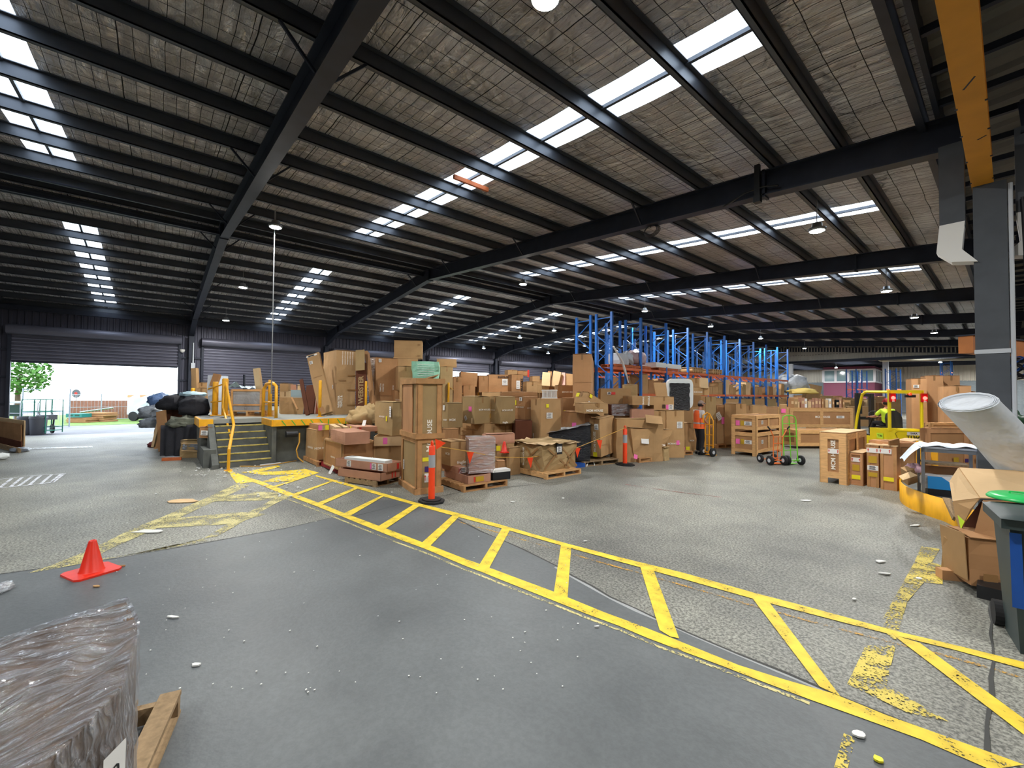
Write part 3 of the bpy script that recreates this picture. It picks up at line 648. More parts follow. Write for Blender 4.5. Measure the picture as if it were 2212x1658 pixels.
for px, py, d in ((1660, 800, 48), (1758, 782, 46), (2052, 754, 46), (2093, 763, 46)):
    pass
def fill_lamp(x, y, z=5.2, e=120, lab=''):  # fill lamps added to brighten the back hall and out-of-view bays
    t = thing('high_bay_lamp', lab, 'lamp', (x, y, z)); mb = MB(); mb.lathe([(0, .02), (.13, .0), (.15, .02), (.15, .05), (.09, .07), (.08, .15), (0, .16)], 16); mb.build('housing', M['galv'], t, True)
    MB().lathe([(0, -.012), (.10, -.012), (.125, .0)], 16).build('led_lens', M['lampglow'], t); MB().tube([(0, 0, .15), (0, 0, .5)], .008, 6).build('suspension_rod', M['galv'], t)
    l = bpy.data.lights.new('lamp_light', 'AREA'); l.shape = 'DISK'; l.size = .26; l.energy = e; l.color = (1.0, .985, .95); o_ = bpy.data.objects.new('lamp_light', l); COL.objects.link(o_); o_.location = (0, 0, -.03); o_.parent = t
fill_lamp(-12, 55, 4.9, 600, 'added fill lamp in the back hall behind the racking')
fill_lamp(-4, 52, 4.9, 420, 'added fill lamp in the back hall above the maroon office')
fill_lamp(-1.5, 62, 4.9, 700, 'added fill lamp in the back hall before the pale roller doors')
fill_lamp(3.5, 4.0, 5.2, 150, 'unseen fill lamp in the neighbouring bay right of the column')
fill_lamp(3.5, 13.0, 5.2, 150, 'unseen fill lamp in the neighbouring bay behind the column')
fill_lamp(-2.7, -4.5, 5.0, 150, 'unseen fill lamp behind the viewer')
fill_lamp(-10.5, -4.5, 5.2, 150, 'unseen fill lamp behind the viewer near the ridge')
# hanging pull cable over the dock
p = roofpt(594, 455, .4); b_ = AD(594, 828, (Vector((p.x, p.y, 0)).dot(FH)))
tag(MB().tube([p, (p.x, p.y, b_.z-.25)], .012, 6).build('pull_cable', M['galv']), 'thin grey cable hanging from the roof down to the yellow rail', 'cable')
# ================================================================ outdoors
mb = MB(); mb.box((-48, -14, -.03), (-33, 70, -.01)); tag(mb.build('grass_verge', M['grass']), 'overgrown grass verge beyond the yard', 'grass', kind='stuff')
def outpt(px, py, X): return AX(px, py, X)
tc_ = outpt(40, 830, -40)
t = thing('tree', 'bright green tree outside at the left of the open door', 'tree', (tc_.x, tc_.y, 0)); MB().tube([(0, 0, 0), (.1, 0, 1.8), (0, .1, 3)], [.16, .12, .07], 8).build('trunk', M['bark'], t)
mb = MB()
for i in range(1500):
    u = Vector((rnd(-1, 1), rnd(-1, 1), rnd(-1, 1)))
    if u.length > 1: continue
    c = Vector((u.x*1.5, u.y*1.5, 2.9+u.z*1.3)); a = Vector((rnd(-1, 1), rnd(-1, 1), rnd(-1, 1))).normalized()*.17; b = a.cross(Vector((rnd(-1, 1), rnd(-1, 1), 1))).normalized()*.1
    mb.add([c-a, c+b, c+a, c-b], [(0, 1, 2, 3)])
mb.build('foliage', M['leaf'], t)
M['fence'] = mat('galvanised_fence', srgb(150, 160, 165), .5, .4)
def fence(x, y0, y1, h, lab):
    t = thing('wire_fence', lab, 'fence', (x, y0, 0)); mb = MB(); L_ = y1-y0
    n = int(L_/1.4)
    for i in range(n+1): MB().tube([(0, i*L_/n, 0), (0, i*L_/n, h)], .03, 6).build('post', M['fence'], t)
    for i in range(int(L_/.16)): mb.tube([(0, i*.16, .05), (0, i*.16, h-.05)], .006, 4)
    for z in (.08, h*.5, h-.05): mb.tube([(0, 0, z), (0, L_, z)], .014, 5)
    mb.build('mesh_panel', M['fence'], t)
a = outpt(48, 900, -32); b = outpt(150, 900, -32); fence(-32, a.y, b.y, 2.0, 'galvanised gate panels outside behind the bins')
a = outpt(150, 880, -38); b = outpt(400, 880, -38); fence(-38, a.y, b.y, 1.7, 'long wire fence at the far side of the yard')
for (px0, px1, y, h) in ((150, 400, 895, 1.1),):
    a = outpt(px0, 890, -39.5); b = outpt(px1, 890, -39.5); tag(MB().box((-39.7, a.y, 0), (-39.5, b.y, 1.25)).build('boundary_wall', M['brick']), 'low pinkish brick wall along the far fence', 'wall')
# ================================================================ CARTONS, CRATES, PALLETS
_tc = {}
def textmesh(s, bold=True):
    if s in _tc: return _tc[s]
    c = bpy.data.curves.new('lettering', 'FONT'); c.body = s; c.size = 1; c.align_x = 'CENTER'; c.align_y = 'CENTER'; c.offset = .028 if bold else 0; c.resolution_u = 2
    o = bpy.data.objects.new('lettering', c); COL.objects.link(o); dg = bpy.context.evaluated_depsgraph_get(); me = bpy.data.meshes.new_from_object(o.evaluated_get(dg))
    bpy.data.objects.remove(o, do_unlink=True)
    xs = [v.co.x for v in me.vertices]; w = max(xs)-min(xs); _tc[s] = (me, w); return _tc[s]
def lettering(s, Mx, width, m_, parent, name='printed_lettering', h=None):
    """text centred at Mx origin, in its xy plane, `width` m wide"""
    me, w = textmesh(s); k = width/w; sy = (h/.72 if h else k); vs = [Mx @ Vector((v.co.x*k, v.co.y*sy, 0)) for v in me.vertices]
    mb = MB(); mb.add(vs, [tuple(p.vertices) for p in me.polygons]); return mb.build(name, m_, parent)
def rounded_sheet(name, Mx, w, h, m_, parent):
    mb = MB(); mb.add([Mx @ Vector(p) for p in ((-w/2, -h/2, 0), (w/2, -h/2, 0), (w/2, h/2, 0), (-w/2, h/2, 0))], [(0, 1, 2, 3)]); return mb.build(name, m_, parent)
def facem(face, u, v, w1, w2, h, e=.004):
    """matrix at fractional (u,v) of a face seen from outside: x right, y up, z outwards"""
    if face == 'R': o = Vector((u*w1, -e, v*h)); X = Vector((1, 0, 0)); Y = Vector((0, 0, 1))
    elif face == 'L': o = Vector((-e, (1-u)*w2, v*h)); X = Vector((0, -1, 0)); Y = Vector((0, 0, 1))
    else: o = Vector((u*w1, v*w2, h+e)); X = Vector((1, 0, 0)); Y = Vector((0, 1, 0))
    Z = X.cross(Y); m_ = Matrix((X, Y, Z)).transposed().to_4x4(); m_.translation = o; return m_
def carton_mesh(w1, w2, h, crumple=.012, flaps=True, seed=0, bottom=1.0):
    """a slightly bulged, dented carton with closed top flaps; bottom<1 narrows the base"""
    rg = random.Random(seed); mb = MB(); n = 5 if max(w1, w2, h) > .5 else 3
    off = Vector((rg.random()*50, rg.random()*50, 0))
    def dis(p):
        c = Vector((p.x/w1-.5, p.y/w2-.5, p.z/h-.5)); 
        q = noise.noise_vector(p*2.3+off)*crumple*1.6 + noise.noise_vector(p*6+off)*crumple*.6
        q.z *= .5
        if p.z < .01: q *= .2; q.z = 0
        b = (1-4*c.x*c.x)*(1-4*c.z*c.z); b2 = (1-4*c.y*c.y)*(1-4*c.z*c.z)
        if abs(abs(c.y)-.5) < .01: q.y += (1 if c.y > 0 else -1)*b*crumple*.7
        if abs(abs(c.x)-.5) < .01: q.x += (1 if c.x > 0 else -1)*b2*crumple*.7
        r = p+q
        if bottom < 1:
            k = bottom+(1-bottom)*(p.z/h); r.x = w1/2+(r.x-w1/2)*k; r.y = w2/2+(r.y-w2/2)*k
        return r
    def face(f, nu, nv): mb.grid(lambda u, v: dis(Vector(f(u, v))), nu, nv)
    face(lambda u, v: (u*w1, 0, v*h), n, n); face(lambda u, v: (w1, u*w2, v*h), n, n)
    face(lambda u, v: ((1-u)*w1, w2, v*h), n, n); face(lambda u, v: (0, (1-u)*w2, v*h), n, n)
    face(lambda u, v: (u*w1, v*w2, h), n, n); face(lambda u, v: (u*w1, (1-v)*w2, 0), n, n)
    if flaps:
        a = .004; lift = rg.random()*.02; g = .004
        if w1 > w2: q = [((-a, -a), (w1+a, -a), (w1+a, w2/2-g), (-a, w2/2-g)), ((-a, w2/2+g), (w1+a, w2/2+g), (w1+a, w2+a), (-a, w2+a))]; ed = 1
        else: q = [((-a, -a), (w1/2-g, -a), (w1/2-g, w2+a), (-a, w2+a)), ((w1/2+g, -a), (w1+a, -a), (w1+a, w2+a), (w1/2+g, w2+a))]; ed = 0
        for i, f in enumerate(q):
            zz = []
            for (x, y) in f:
                mid = abs(y-w2/2) < .05*w2+g*2 if ed else abs(x-w1/2) < .05*w1+g*2
                zz.append(h+crumple*.6+(lift if mid else 0))
            mb.add([(x, y, z) for (x, y), z in zip(f, zz)]+[(x, y, z+.007) for (x, y), z in zip(f, zz)], [(3, 2, 1, 0), (4, 5, 6, 7), (0, 1, 5, 4), (1, 2, 6, 5), (2, 3, 7, 6), (3, 0, 4, 7)])
    return mb
PLACED = []   # footprint, top, label
def foot_overlap(a, b):
    """overlap of two rotated rectangles, sampled"""
    (o1, e1, f1, w1, w2), (o2, e2, f2, v1, v2) = a, b; c = 0
    for i in range(5):
        for j in range(5):
            p = o1+e1*(w1*(.08+.84*i/4))+f1*(w2*(.08+.84*j/4)); d = p-o2
            if 0 <= d.dot(e2) <= v1 and 0 <= d.dot(f2) <= v2: c += 1
    return c/25
def dirs(a):
    a = R_(a); e1 = Vector((CR.x, CR.y, 0))*math.cos(a)+FH*math.sin(a); return e1, Vector((-e1.y, e1.x, 0))
class Box: pass
def solve(px, gy, yb, yt, xl, xr, a=40.3, w1=None, w2=None, h=None, snap=True, z0=None):
    """near corner column px at ground-depth gy; base row yb (None = on whatever is below), top row yt, silhouette xl..xr"""
    d = gd(gy); e1, e2 = dirs(a); base = AD(px, gy, d); l = base.x*CR.x+base.y*CR.y; B = Box()
    ca, sa = math.cos(R_(a)), math.sin(R_(a))
    if xl is not None and abs(px-xl) < 4: xl = None; w2 = w2 or .55
    if xr is not None: u = (xr-1106)/FPX; w1 = (u*d-l)/(ca-u*sa)
    if xl is not None: u = (xl-1106)/FPX; w2 = (l-u*d)/(sa+u*ca)
    w1 = max(.03, min(w1 or .5, 4)); w2 = max(.03, min(w2 or .5, 4))
    B.o = Vector((base.x, base.y, 0)); B.e1, B.e2, B.w1, B.w2 = e1, e2, w1, w2
    top = AD(px, yt, d).z if yt is not None else None
    if z0 is None: z0 = AD(px, yb, d).z if yb is not None else None
    fp = (B.o, e1, e2, w1, w2); B.fp = fp
    if snap:
        lim = (z0+.22) if z0 is not None else (top-.12 if top is not None else 9); best = 0.0
        for fpp, t, _, _z in PLACED:
            if t <= lim and t > best and max(foot_overlap(fp, fpp), foot_overlap(fpp, fp)) > .08: best = t
        if z0 is None or abs(best-z0) < .22: z0 = best
        elif best > 0 or z0 < .3: pass
    B.z0 = max(0, z0 or 0); B.h = h if h else max(.04, top-B.z0)
    B.rot = math.atan2(e1.y, e1.x); return B
def ovol(B):
    v = 0; a = (B.o, B.e1, B.e2, B.w1, B.w2)
    for fpp, t, _, z in PLACED:
        dz = min(t, B.z0+B.h)-max(z, B.z0)
        if dz < .03 or (fpp[0]-B.o).length > fpp[3]+fpp[4]+B.w1+B.w2: continue
        c = 0; o2, e2, f2, v1, v2 = fpp
        for i in range(8):
            for j in range(8):
                d = B.o+B.e1*(B.w1*(i+.5)/8)+B.e2*(B.w2*(j+.5)/8)-o2
                if 0 < d.dot(e2) < v1 and 0 < d.dot(f2) < v2: c += 1
        v += c/64*B.w1*B.w2*dz
    return v
def place(px, gy, yb, yt, xl, xr, a, w1, w2, h, snap, z0):
    """solve, then slide along the sight line (image unchanged) and trim hidden depth until it clears its neighbours"""
    best = None; ks = [1] if (yb is not None and abs(yb-gy) < 1.5) else [1, .98, 1.02, .96, 1.04, .93, 1.07, .9, 1.1, .87, 1.13, 1.17, 1.22]
    fixed = z0
    for k in ks:
        for sh in ((1, .75, .55, .4) if (xl is None or xr is None) else (1,)):
            g2 = 850+(gy-850)/k; B = solve(px, g2, yb, yt, xl, xr, a, w1*sh if w1 else w1, w2*sh if w2 else w2, h, snap, fixed)
            v = ovol(B); sc = v+abs(k-1)*.02+(1-sh)*.004+(.3 if B.h < .06 and not h else 0)
            if best is None or sc < best[0]: best = (sc, B)
            if v < .002: break
        if best[0] < .002+abs(k-1)*.02+.004: break
    return best[1]
def register(B, label): PLACED.append((B.fp, B.z0+B.h, label, B.z0))
def decorate(t, B, dec, e=.016):
    if not dec: return
    for d in dec:
        k = d[0]
        if k == 'txt':       # ('txt', string, face, u, v, width, rot, matkey)
            _, s, f, u, v, w, rot = d[:7]; mk = d[7] if len(d) > 7 else 'ink'
            lettering(s, facem(f, u, v, B.w1, B.w2, B.h, e) @ Matrix.Rotation(R_(rot), 4, 'Z'), w, M[mk], t)
        elif k == 'lab':     # ('lab', face, u, v, w, h, matkey, rot)
            _, f, u, v, w, h, mk = d[:7]; rot = d[7] if len(d) > 7 else 0
            nm = {'white': 'shipping_label', 'pink': 'pink_sticker', 'yellow_st': 'yellow_sticker', 'olive_st': 'ochre_sticker', 'purple': 'purple_sticker', 'red': 'red_print'}.get(mk, 'sticker')
            mx = facem(f, u, v, B.w1, B.w2, B.h, e+.001) @ Matrix.Rotation(R_(rot), 4, 'Z')
            o = rounded_sheet(nm, mx, w, h, M[mk], t)
            if mk == 'white' and w > .08:
                mb = MB()
                for i in range(4): 
                    yy = h*(.3-.2*i); ww = w*(.38 if i % 2 else .30); mb.add([mx @ Vector(p) for p in ((-ww, yy-.006, .001), (ww*.7, yy-.006, .001), (ww*.7, yy+.006, .001), (-ww, yy+.006, .001))], [(0, 1, 2, 3)])
                mb.build('label_print', M['black_ink'], o)
        elif k == 'tape':    # ('tape', face, u, v, w, h)
            _, f, u, v, w, h = d; rounded_sheet('packing_tape', facem(f, u, v, B.w1, B.w2, B.h, e-.002), w, h, M['tape'], t)
        elif k == 'arrows':  # white care label with two red arrows
            _, f, u, v, w, h = d; mx = facem(f, u, v, B.w1, B.w2, B.h, e+.001); o = rounded_sheet('care_label', mx, w, h, M['white'], t); mb = MB()
            for s in (-1, 1):
                x = s*w*.36; mb.add([mx @ Vector(p) for p in ((x-.006, -h*.3, .001), (x+.006, -h*.3, .001), (x+.006, h*.1, .001), (x-.006, h*.1, .001), (x-.02, h*.1, .001), (x+.02, h*.1, .001), (x, h*.36, .001))], [(0, 1, 2, 3), (4, 5, 6)])
            mb.build('red_arrows', M['red'], o)
def carton(label, px, gy, yb, yt, xl, xr, a=40.3, m='card', dec=None, cr=.012, flaps=True, tilt=None, cat='carton', name='cardboard_box', snap=True, reg=True, bottom=1.0, w1=None, w2=None, h=None, group=None, z0=None, seam=True):
    B = place(px, gy, yb, yt, xl, xr, a, w1, w2, h, snap, z0)
    t = thing(name, label, cat, (B.o.x, B.o.y, B.z0), B.rot, group)
    if tilt:
        t.rotation_euler = (R_(tilt[0]), R_(tilt[1]), B.rot+R_(tilt[2] if len(tilt) > 2 else 0))
    o = carton_mesh(B.w1, B.w2, B.h, cr*min(1, max(B.w1, B.h)/.6), flaps, seed=sum(map(ord, label)), bottom=bottom).build('carton', M[m], t)
    if seam and flaps and min(B.w1, B.w2) > .25 and bottom == 1.0:
        mb = MB()
        f = 'L' if B.w1 > B.w2 else 'R'; e = .014
        mx = facem(f, .5, 1, B.w1, B.w2, B.h, e); tp = min(.16, B.h*.3)
        mb.add([mx @ Vector(p) for p in ((-.025, -tp, 0), (.025, -tp, 0), (.025, .004, 0), (-.025, .004, 0))], [(0, 1, 2, 3)])
        mx = facem('T', .5, .5, B.w1, B.w2, B.h, .034); L_ = B.w1 if B.w1 > B.w2 else B.w2; q = ((-L_/2, -.025), (L_/2, -.025), (L_/2, .025), (-L_/2, .025)) if B.w1 > B.w2 else ((-.025, -L_/2), (.025, -L_/2), (.025, L_/2), (-.025, L_/2))
        mb.add([mx @ Vector((x, y, 0)) for x, y in q], [(0, 1, 2, 3)]); mb.build('packing_tape', M['tape'], t)
    decorate(t, B, dec, e=.010+cr*.9)
    if reg: register(B, label)
    return t, B
def pallet_mesh(w1, w2, h, mats, t):
    """deck boards run along x, bearers along y"""
    n = max(3, int(w2/.15)); mb = MB(); bw = w2/n*.72
    for i in range(n):
        y = (w2-bw)*i/(n-1); mb.box((0, y, h-.02), (w1, y+bw, h))
    mb.build('deck_boards', mats, t)
    for i in range(3):
        x = (w1-.05)*i/2; MB().box((x, 0, .02), (x+.05, w2, h-.02)).build('bearer', mats, t)
    mb = MB()
    mb.box((0, 0, 0), (w1, .1, .02)); mb.box((0, w2-.1, 0), (w1, w2, .02)); mb.box((w1*.5-.05, .1, 0), (w1*.5+.05, w2-.1, .02)); mb.build('base_boards', mats, t)
def pallet(label, px, gy, xl, xr, a=40.3, h=.125, m='pine2', turn=False, z0=0.0, w1=None, w2=None, yt=None):
    B = solve(px, gy, gy if not z0 else None, None if not yt else yt, xl, xr, a, w1, w2, h=None if yt else h, snap=False, z0=z0)
    t = thing('pallet', label, 'pallet', (B.o.x, B.o.y, B.z0), B.rot)
    if turn: 
        c = MB(); t2 = t; pallet_mesh(B.w2, B.w1, B.h, M[m], t); 
        for ch in t.children: ch.rotation_euler = (0, 0, -math.pi/2); ch.location = (0, B.w2, 0); ch.scale = (1, 1, 1)
        t.children
    else: pallet_mesh(B.w1, B.w2, B.h, M[m], t)
    register(B, label); return t, B
def crate_frame(w1, w2, h, tw=.09, th=.02, mid1=0, mid2=0, rails=(), bot=.0, toptim=True):
    mb = MB()
    def fr(f, L_, mids):
        X = (lambda a, b, z0, z1: mb.box((a, -th, z0), (b, 0, z1))) if f == 'R' else (lambda a, b, z0, z1: mb.box((-th, a, z0), (0, b, z1)))
        X2 = (lambda a, b, z0, z1: mb.box((a, w2, z0), (b, w2+th, z1))) if f == 'R' else (lambda a, b, z0, z1: mb.box((w1, a, z0), (w1+th, b, z1)))
        for q in (X, X2):
            q(-th, tw, 0, h); q(L_-tw, L_+th, 0, h); q(tw, L_-tw, h-tw, h); q(tw, L_-tw, bot, bot+tw)
            for i in range(mids): x = L_*(i+1)/(mids+1); q(x-tw/2, x+tw/2, bot+tw, h-tw)
            for r_ in rails: q(tw, L_-tw, r_*h-tw/2, r_*h+tw/2)
    fr('R', w1, mid1); fr('L', w2, mid2)
    if toptim:
        for x in (0, w1-tw): mb.box((x, 0, h), (x+tw, w2, h+.014))
        for y in (0, w2-tw): mb.box((tw, y, h), (w1-tw, y+tw, h+.014))
    return mb
def crate(label, px, gy, yb, yt, xl, xr, a=40.3, dec=None, tw=.09, mid1=0, mid2=0, rails=(), bot=0.0, panel='card2', wood='pine', top='panel', w1=None, w2=None, h=None, snap=True, z0=None):
    B = place(px, gy, yb, yt, xl, xr, a, w1, w2, h, snap, z0)
    t = thing('timber_crate', label, 'crate', (B.o.x, B.o.y, B.z0), B.rot)
    crate_frame(B.w1, B.w2, B.h, tw, .02, mid1, mid2, rails, bot).build('timber_frame', M[wood], t)
    MB().box((.004, .004, bot+.01), (B.w1-.004, B.w2-.004, B.h-.005)).build('carton_panel', M[panel], t)
    if top == 'board': MB().box((-.02, -.02, B.h+.014), (B.w1+.02, B.w2+.02, B.h+.026)).build('lid', M['cardpale'], t)
    decorate(t, B, dec, e=.003); register(B, label); return t, B
def filmwrap(t, B, m='film', k=.03, seed=1):
    """loose stretch film shell around a box-shaped load"""
    w1, w2, h = B.w1, B.w2, B.h; mb = MB(); n = 7
    def dis(p):
        return p+noise.noise_vector(p*4+Vector((seed, 0, 0)))*k*.6
    for f in (lambda u, v: (-k+u*(w1+2*k), -k, v*(h+k)), lambda u, v: (w1+k, -k+u*(w2+2*k), v*(h+k)), lambda u, v: (w1+k-u*(w1+2*k), w2+k, v*(h+k)), lambda u, v: (-k, w2+k-u*(w2+2*k), v*(h+k)), lambda u, v: (-k+u*(w1+2*k), -k+v*(w2+2*k), h+k)):
        mb.grid(lambda u, v: dis(Vector(f(u, v))), n, n)
    o = mb.build('stretch_film', M[m], t, True); return o
def tray(label, px, gy, yb, xl, xr, a, h, m='cardpink', dec=None, snap=True, z0=None, wall=.012, fill=None, reg=True, w2=None, w1=None):
    B = solve(px, gy, yb, None, xl, xr, a, w1, w2, h=h, snap=snap, z0=z0); t = thing('shallow_carton_tray', label, 'tray', (B.o.x, B.o.y, B.z0), B.rot); w1, w2 = B.w1, B.w2
    mb = MB(); mb.box((0, 0, 0), (w1, w2, .01)); mb.box((0, 0, 0), (w1, wall, h)); mb.box((0, w2-wall, 0), (w1, w2, h)); mb.box((0, 0, 0), (wall, w2, h)); mb.box((w1-wall, 0, 0), (w1, w2, h))
    mb.build('tray_body', M[m], t); decorate(t, B, dec, e=.004)
    if reg: register(B, label)
    return t, B
# ================================================================ DOCK PLATFORM, STAIRS, RAILS
PH = 1.15
t = thing('loading_dock', 'concrete loading dock with yellow steel edge and six yellow-nosed steps', 'loading dock', (-12.7, 1.25, 0)); DX, DYo = -12.7, 1.25
def dk(x0, y0, z0, x1, y1, z1, mb): mb.box((x0-DX, y0-DYo, z0), (x1-DX, y1-DYo, z1))
mb = MB(); dk(WX+.4, 2.5, 0, -12.85, 15.5, PH-.12, mb); dk(WX+.4, 1.0, 0, -14.05, 2.5, PH-.12, mb); dk(-14.05, .98, 0, -12.95, 1.24, .45, mb); mb.build('concrete_base', M['concrete'], t)
M['deck'] = mat('dusty_grey_deck', srgb(150, 152, 146), .8, n=(1.2, .12))
mb = MB(); dk(WX+.4, 1.0, PH-.12, -14.0, 2.5, PH, mb); dk(WX+.4, 2.5, PH-.12, -12.66, 15.5, PH, mb); mb.build('deck_slab', M['deck'], t)
mb = MB(); dk(-12.665, 2.44, PH-.16, -12.62, 15.5, PH+.012, mb); dk(-14.0, 2.4, PH-.16, -12.64, 2.44, PH+.01, mb); dk(-15.6, .94, PH-.2, -14.0, 1.0, PH+.01, mb); dk(-14.0, .94, PH-.2, -13.9, 1.25, PH+.01, mb); mb.build('yellow_edge_channel', M['yellow'], t)
mb = MB()
for i in range(8):
    y = 2.62+i*.24 if i != 5 else 2.62+i*.24
    mb.add([(.084, y-DYo, PH-.01), (.084, y+.03-DYo, PH-.01), (.084, y+.13-DYo+(0 if i not in (5, 7) else -.1), PH-.15), (.084, y+.10-DYo+(0 if i not in (5, 7) else -.1), PH-.15)], [(3, 2, 1, 0)])
mb.build('green_stripes', mat('green_stripe', srgb(80, 176, 60), .5), t)
sc = MB(); no = MB(); run = .215
for i in range(7):
    z = .164*(i+1); x1 = -12.66-run*i; x0 = x1-run-.02
    if i < 6: 
        sc.box((x0-.2-DX, 1.28-DYo, 0), (x1-DX, 2.42-DYo, z)); no.box((x1-.045-DX, 1.28-DYo, z-.02), (x1+.006-DX, 2.42-DYo, z+.006))
sc.build('steps', M['concrete'], t); no.build('yellow_nosings', paintmat('nosing_paint', srgb(206, 186, 96), .40, 9), t)
mb = MB(); mb.prism([(-12.62-DX, 0), (-12.62-DX, .1), (-14.0-DX, PH-.05), (-14.0-DX, 0)], 1.13-DYo, 1.27-DYo, Matrix.Rotation(R_(90), 4, 'X') @ Matrix.Scale(-1, 4, (0, 0, 1))); mb.build('stringer_wall', M['concrete'], t); recalc(t.children[-1])
mb = MB(); mb.prism([(-12.66-DX, 0), (-12.66-DX, PH-.16), (-14.0-DX, PH-.1), (-14.0-DX, 0)], 2.42-DYo, 2.52-DYo, Matrix.Rotation(R_(90), 4, 'X') @ Matrix.Scale(-1, 4, (0, 0, 1))); recalc(mb.build('side_wall', M['concrete'], t))
# yellow lip overhang shadow gap items: motor and plastic bundle under the dock edge
tag(MB().tube([(-12.52, 2.72, .78), (-12.52, 3.0, .78)], .085, 14).build('hydraulic_motor', M['black']), 'black hydraulic motor hanging under the yellow dock edge', 'motor')
mb = MB(); mb.grid(lambda u, v: Vector((-12.5+.16*math.sin(v*6.28)+.02*math.sin(u*30), 3.35+u*.62, .78+.12*math.cos(v*6.28)+.02*math.sin(u*23+v*9))), 16, 10)
tag(mb.build('plastic_bundle', mat('magenta_black_plastic', srgb(96, 36, 66), .4, n=(9, .7)), smooth=True), 'crumpled black and magenta plastic bundle under the dock edge', 'plastic')
tag(MB().tube([(-12.5, 3.05, .8), (-12.46, 3.04, .55), (-12.42, 2.96, .35), (-12.42, 3.0, .16), (-12.36, 3.12, .02)], .018, 8).build('hose', M['hose']), 'yellow hose hanging from the dock edge to the floor', 'hose')
# platform support footprints
_E1, _E2 = Vector((1, 0, 0)), Vector((0, 1, 0))
PLACED.append(((Vector((WX, 2.5, 0)), _E1, _E2, 13.5, 13.0), PH, 'dock', 0)); PLACED.append(((Vector((WX, 1.0, 0)), _E1, _E2, 12.1, 1.5), PH, 'dock', 0))
_pf = G(1512, 981)
PLACED.append(((Vector((-11.55, 13.0, 0)), _E1, _E2, 1.95, 19.5), 3.0, 'rack', 0))
PLACED.append(((_pf-Vector((CR.x, CR.y, 0))*.35-FH*.4, Vector((CR.x, CR.y, 0)).normalized(), FH, 1.1, .75), 1.9, 'person', 0))
# --- handrails
def P3(px, py, z): return G(px, py, z)
t = thing('stair_handrail', 'yellow kinked handrail on the left side of the dock steps', 'handrail', (-12.6, 1.2, 0))
def rel(o, pts): return [Vector(p)-Vector(o) for p in pts]
ho = (-12.6, 1.2, 0)
foot = G(493, 1016); kn = AD(505, 917, 11.5); top = AD(488, 826, 12.4); 
MB().tube(rel(ho, [foot, foot+Vector((-.02, .01, .5)), kn, top]), .035, 10).build('upper_rail', M['yellow'], t)
mid = AD(500, 949, 11.2); t2 = AD(482, 880, 12.3); t3 = AD(484, 832, 12.4)
MB().tube(rel(ho, [mid, t2, t3]), .028, 10).build('mid_rail', M['yellow'], t)
MB().box((foot.x-.08-ho[0], foot.y-.08-ho[1], 0), (foot.x+.08-ho[0], foot.y+.08-ho[1], .015)).build('foot_plate', M['yellow'], t)
def bollard_post(px, gy_d, ytop, w, label, ybot=None, mk='yellow', r=None):
    d = gy_d; top = AD(px, ytop, d); z0 = PH if ybot is None else AD(px, ybot, d).z
    t = thing('yellow_post', label, 'post', (top.x, top.y, z0)); H_ = top.z-z0
    rr = r or w*d/FPX/2
    MB().tube([(0, 0, 0), (0, 0, H_-.03), (0, 0, H_)], [rr, rr, rr*.8], 14).build('tube', M[mk], t, True); MB().box((-rr*1.6, -rr*1.6, 0), (rr*1.6, rr*1.6, .02)).build('base_plate', M[mk], t); return t
bollard_post(466, 12.9, 824, 11, 'short yellow post on the dock left of the stair handrail', 897)
bollard_post(487, 12.55, 817, 12, 'thick yellow post at the head of the stair handrail', 897)
bollard_post(417, 15.5, 838, 8, 'yellow post at the far left corner of the dock', 846+40)
t = thing('guard_rail', 'short white and yellow rail between the left posts and the bags', 'rail', (-14, 1.2, PH))
mb = MB(); pa = AD(450, 840, 12.9); pb = AD(484, 829, 12.6); pc = AD(456, 868, 12.9); pd = AD(478, 866, 12.6); o_ = Vector((-14, 1.2, PH))
mb.tube([pa-o_, pb-o_], .022, 8); mb.tube([pc-o_, pd-o_], .02, 8); mb.build('rails', M['yellow'], t)
pa = AD(580, 822, 12.2); t = thing('hoop_rail', 'yellow double hoop rail at the right side of the dock steps', 'rail', (0, 0, 0))
hb = [AD(568, 898, 12.9), AD(570, 840, 12.9), AD(576, 829, 12.8), AD(590, 827, 12.4), AD(597, 834, 12.3), AD(596, 905, 12.3)]
hb[0].z = PH; hb[-1].z = PH; t.location = hb[0]; MB().tube([p-hb[0] for p in hb], .045, 12).build('outer_hoop', M['yellow'], t, True)
MB().tube([AD(570, 868, 12.9)-hb[0], AD(596, 869, 12.3)-hb[0]], .022, 8).build('mid_bar', M['yellow'], t)
bollard_post(584, 13.0, 820, 8, 'yellow post inside the hoop rail by the steps')
bollard_post(692, 13.05, 821, 6.5, 'slim yellow post on the dock edge before the leaning long carton')
bollard_post(791, 13.9, 823, 5, 'slim yellow post before the dark open display carton')
bollard_post(969, 15.6, 826, 4.5, 'slim yellow post right of the tall timber crates')
bollard_post(1034, 17.0, 828, 4.5, 'slim yellow post left of the cartons with dark upside-down print')
a, b_ = AD(969, 834, 15.6), AD(1034, 837, 17.0); pts = [a.lerp(b_, i/8)-Vector((0, 0, .28*math.sin(math.pi*i/8))) for i in range(9)]
tag(MB().tube(pts, .012, 5).build('rope', M['hose']), 'sagging rope between two slim yellow posts on the dock', 'rope')
# warning tag on dock edge post
t = tag(MB().box((-.07, -.005, -.09), (.07, .005, .09)).build('warning_tag', M['card2'], loc=AD(696, 885, 13.0)), 'small printed board tied to the slim yellow dock post', 'tag'); t.rotation_euler = (0, R_(-25), R_(50))
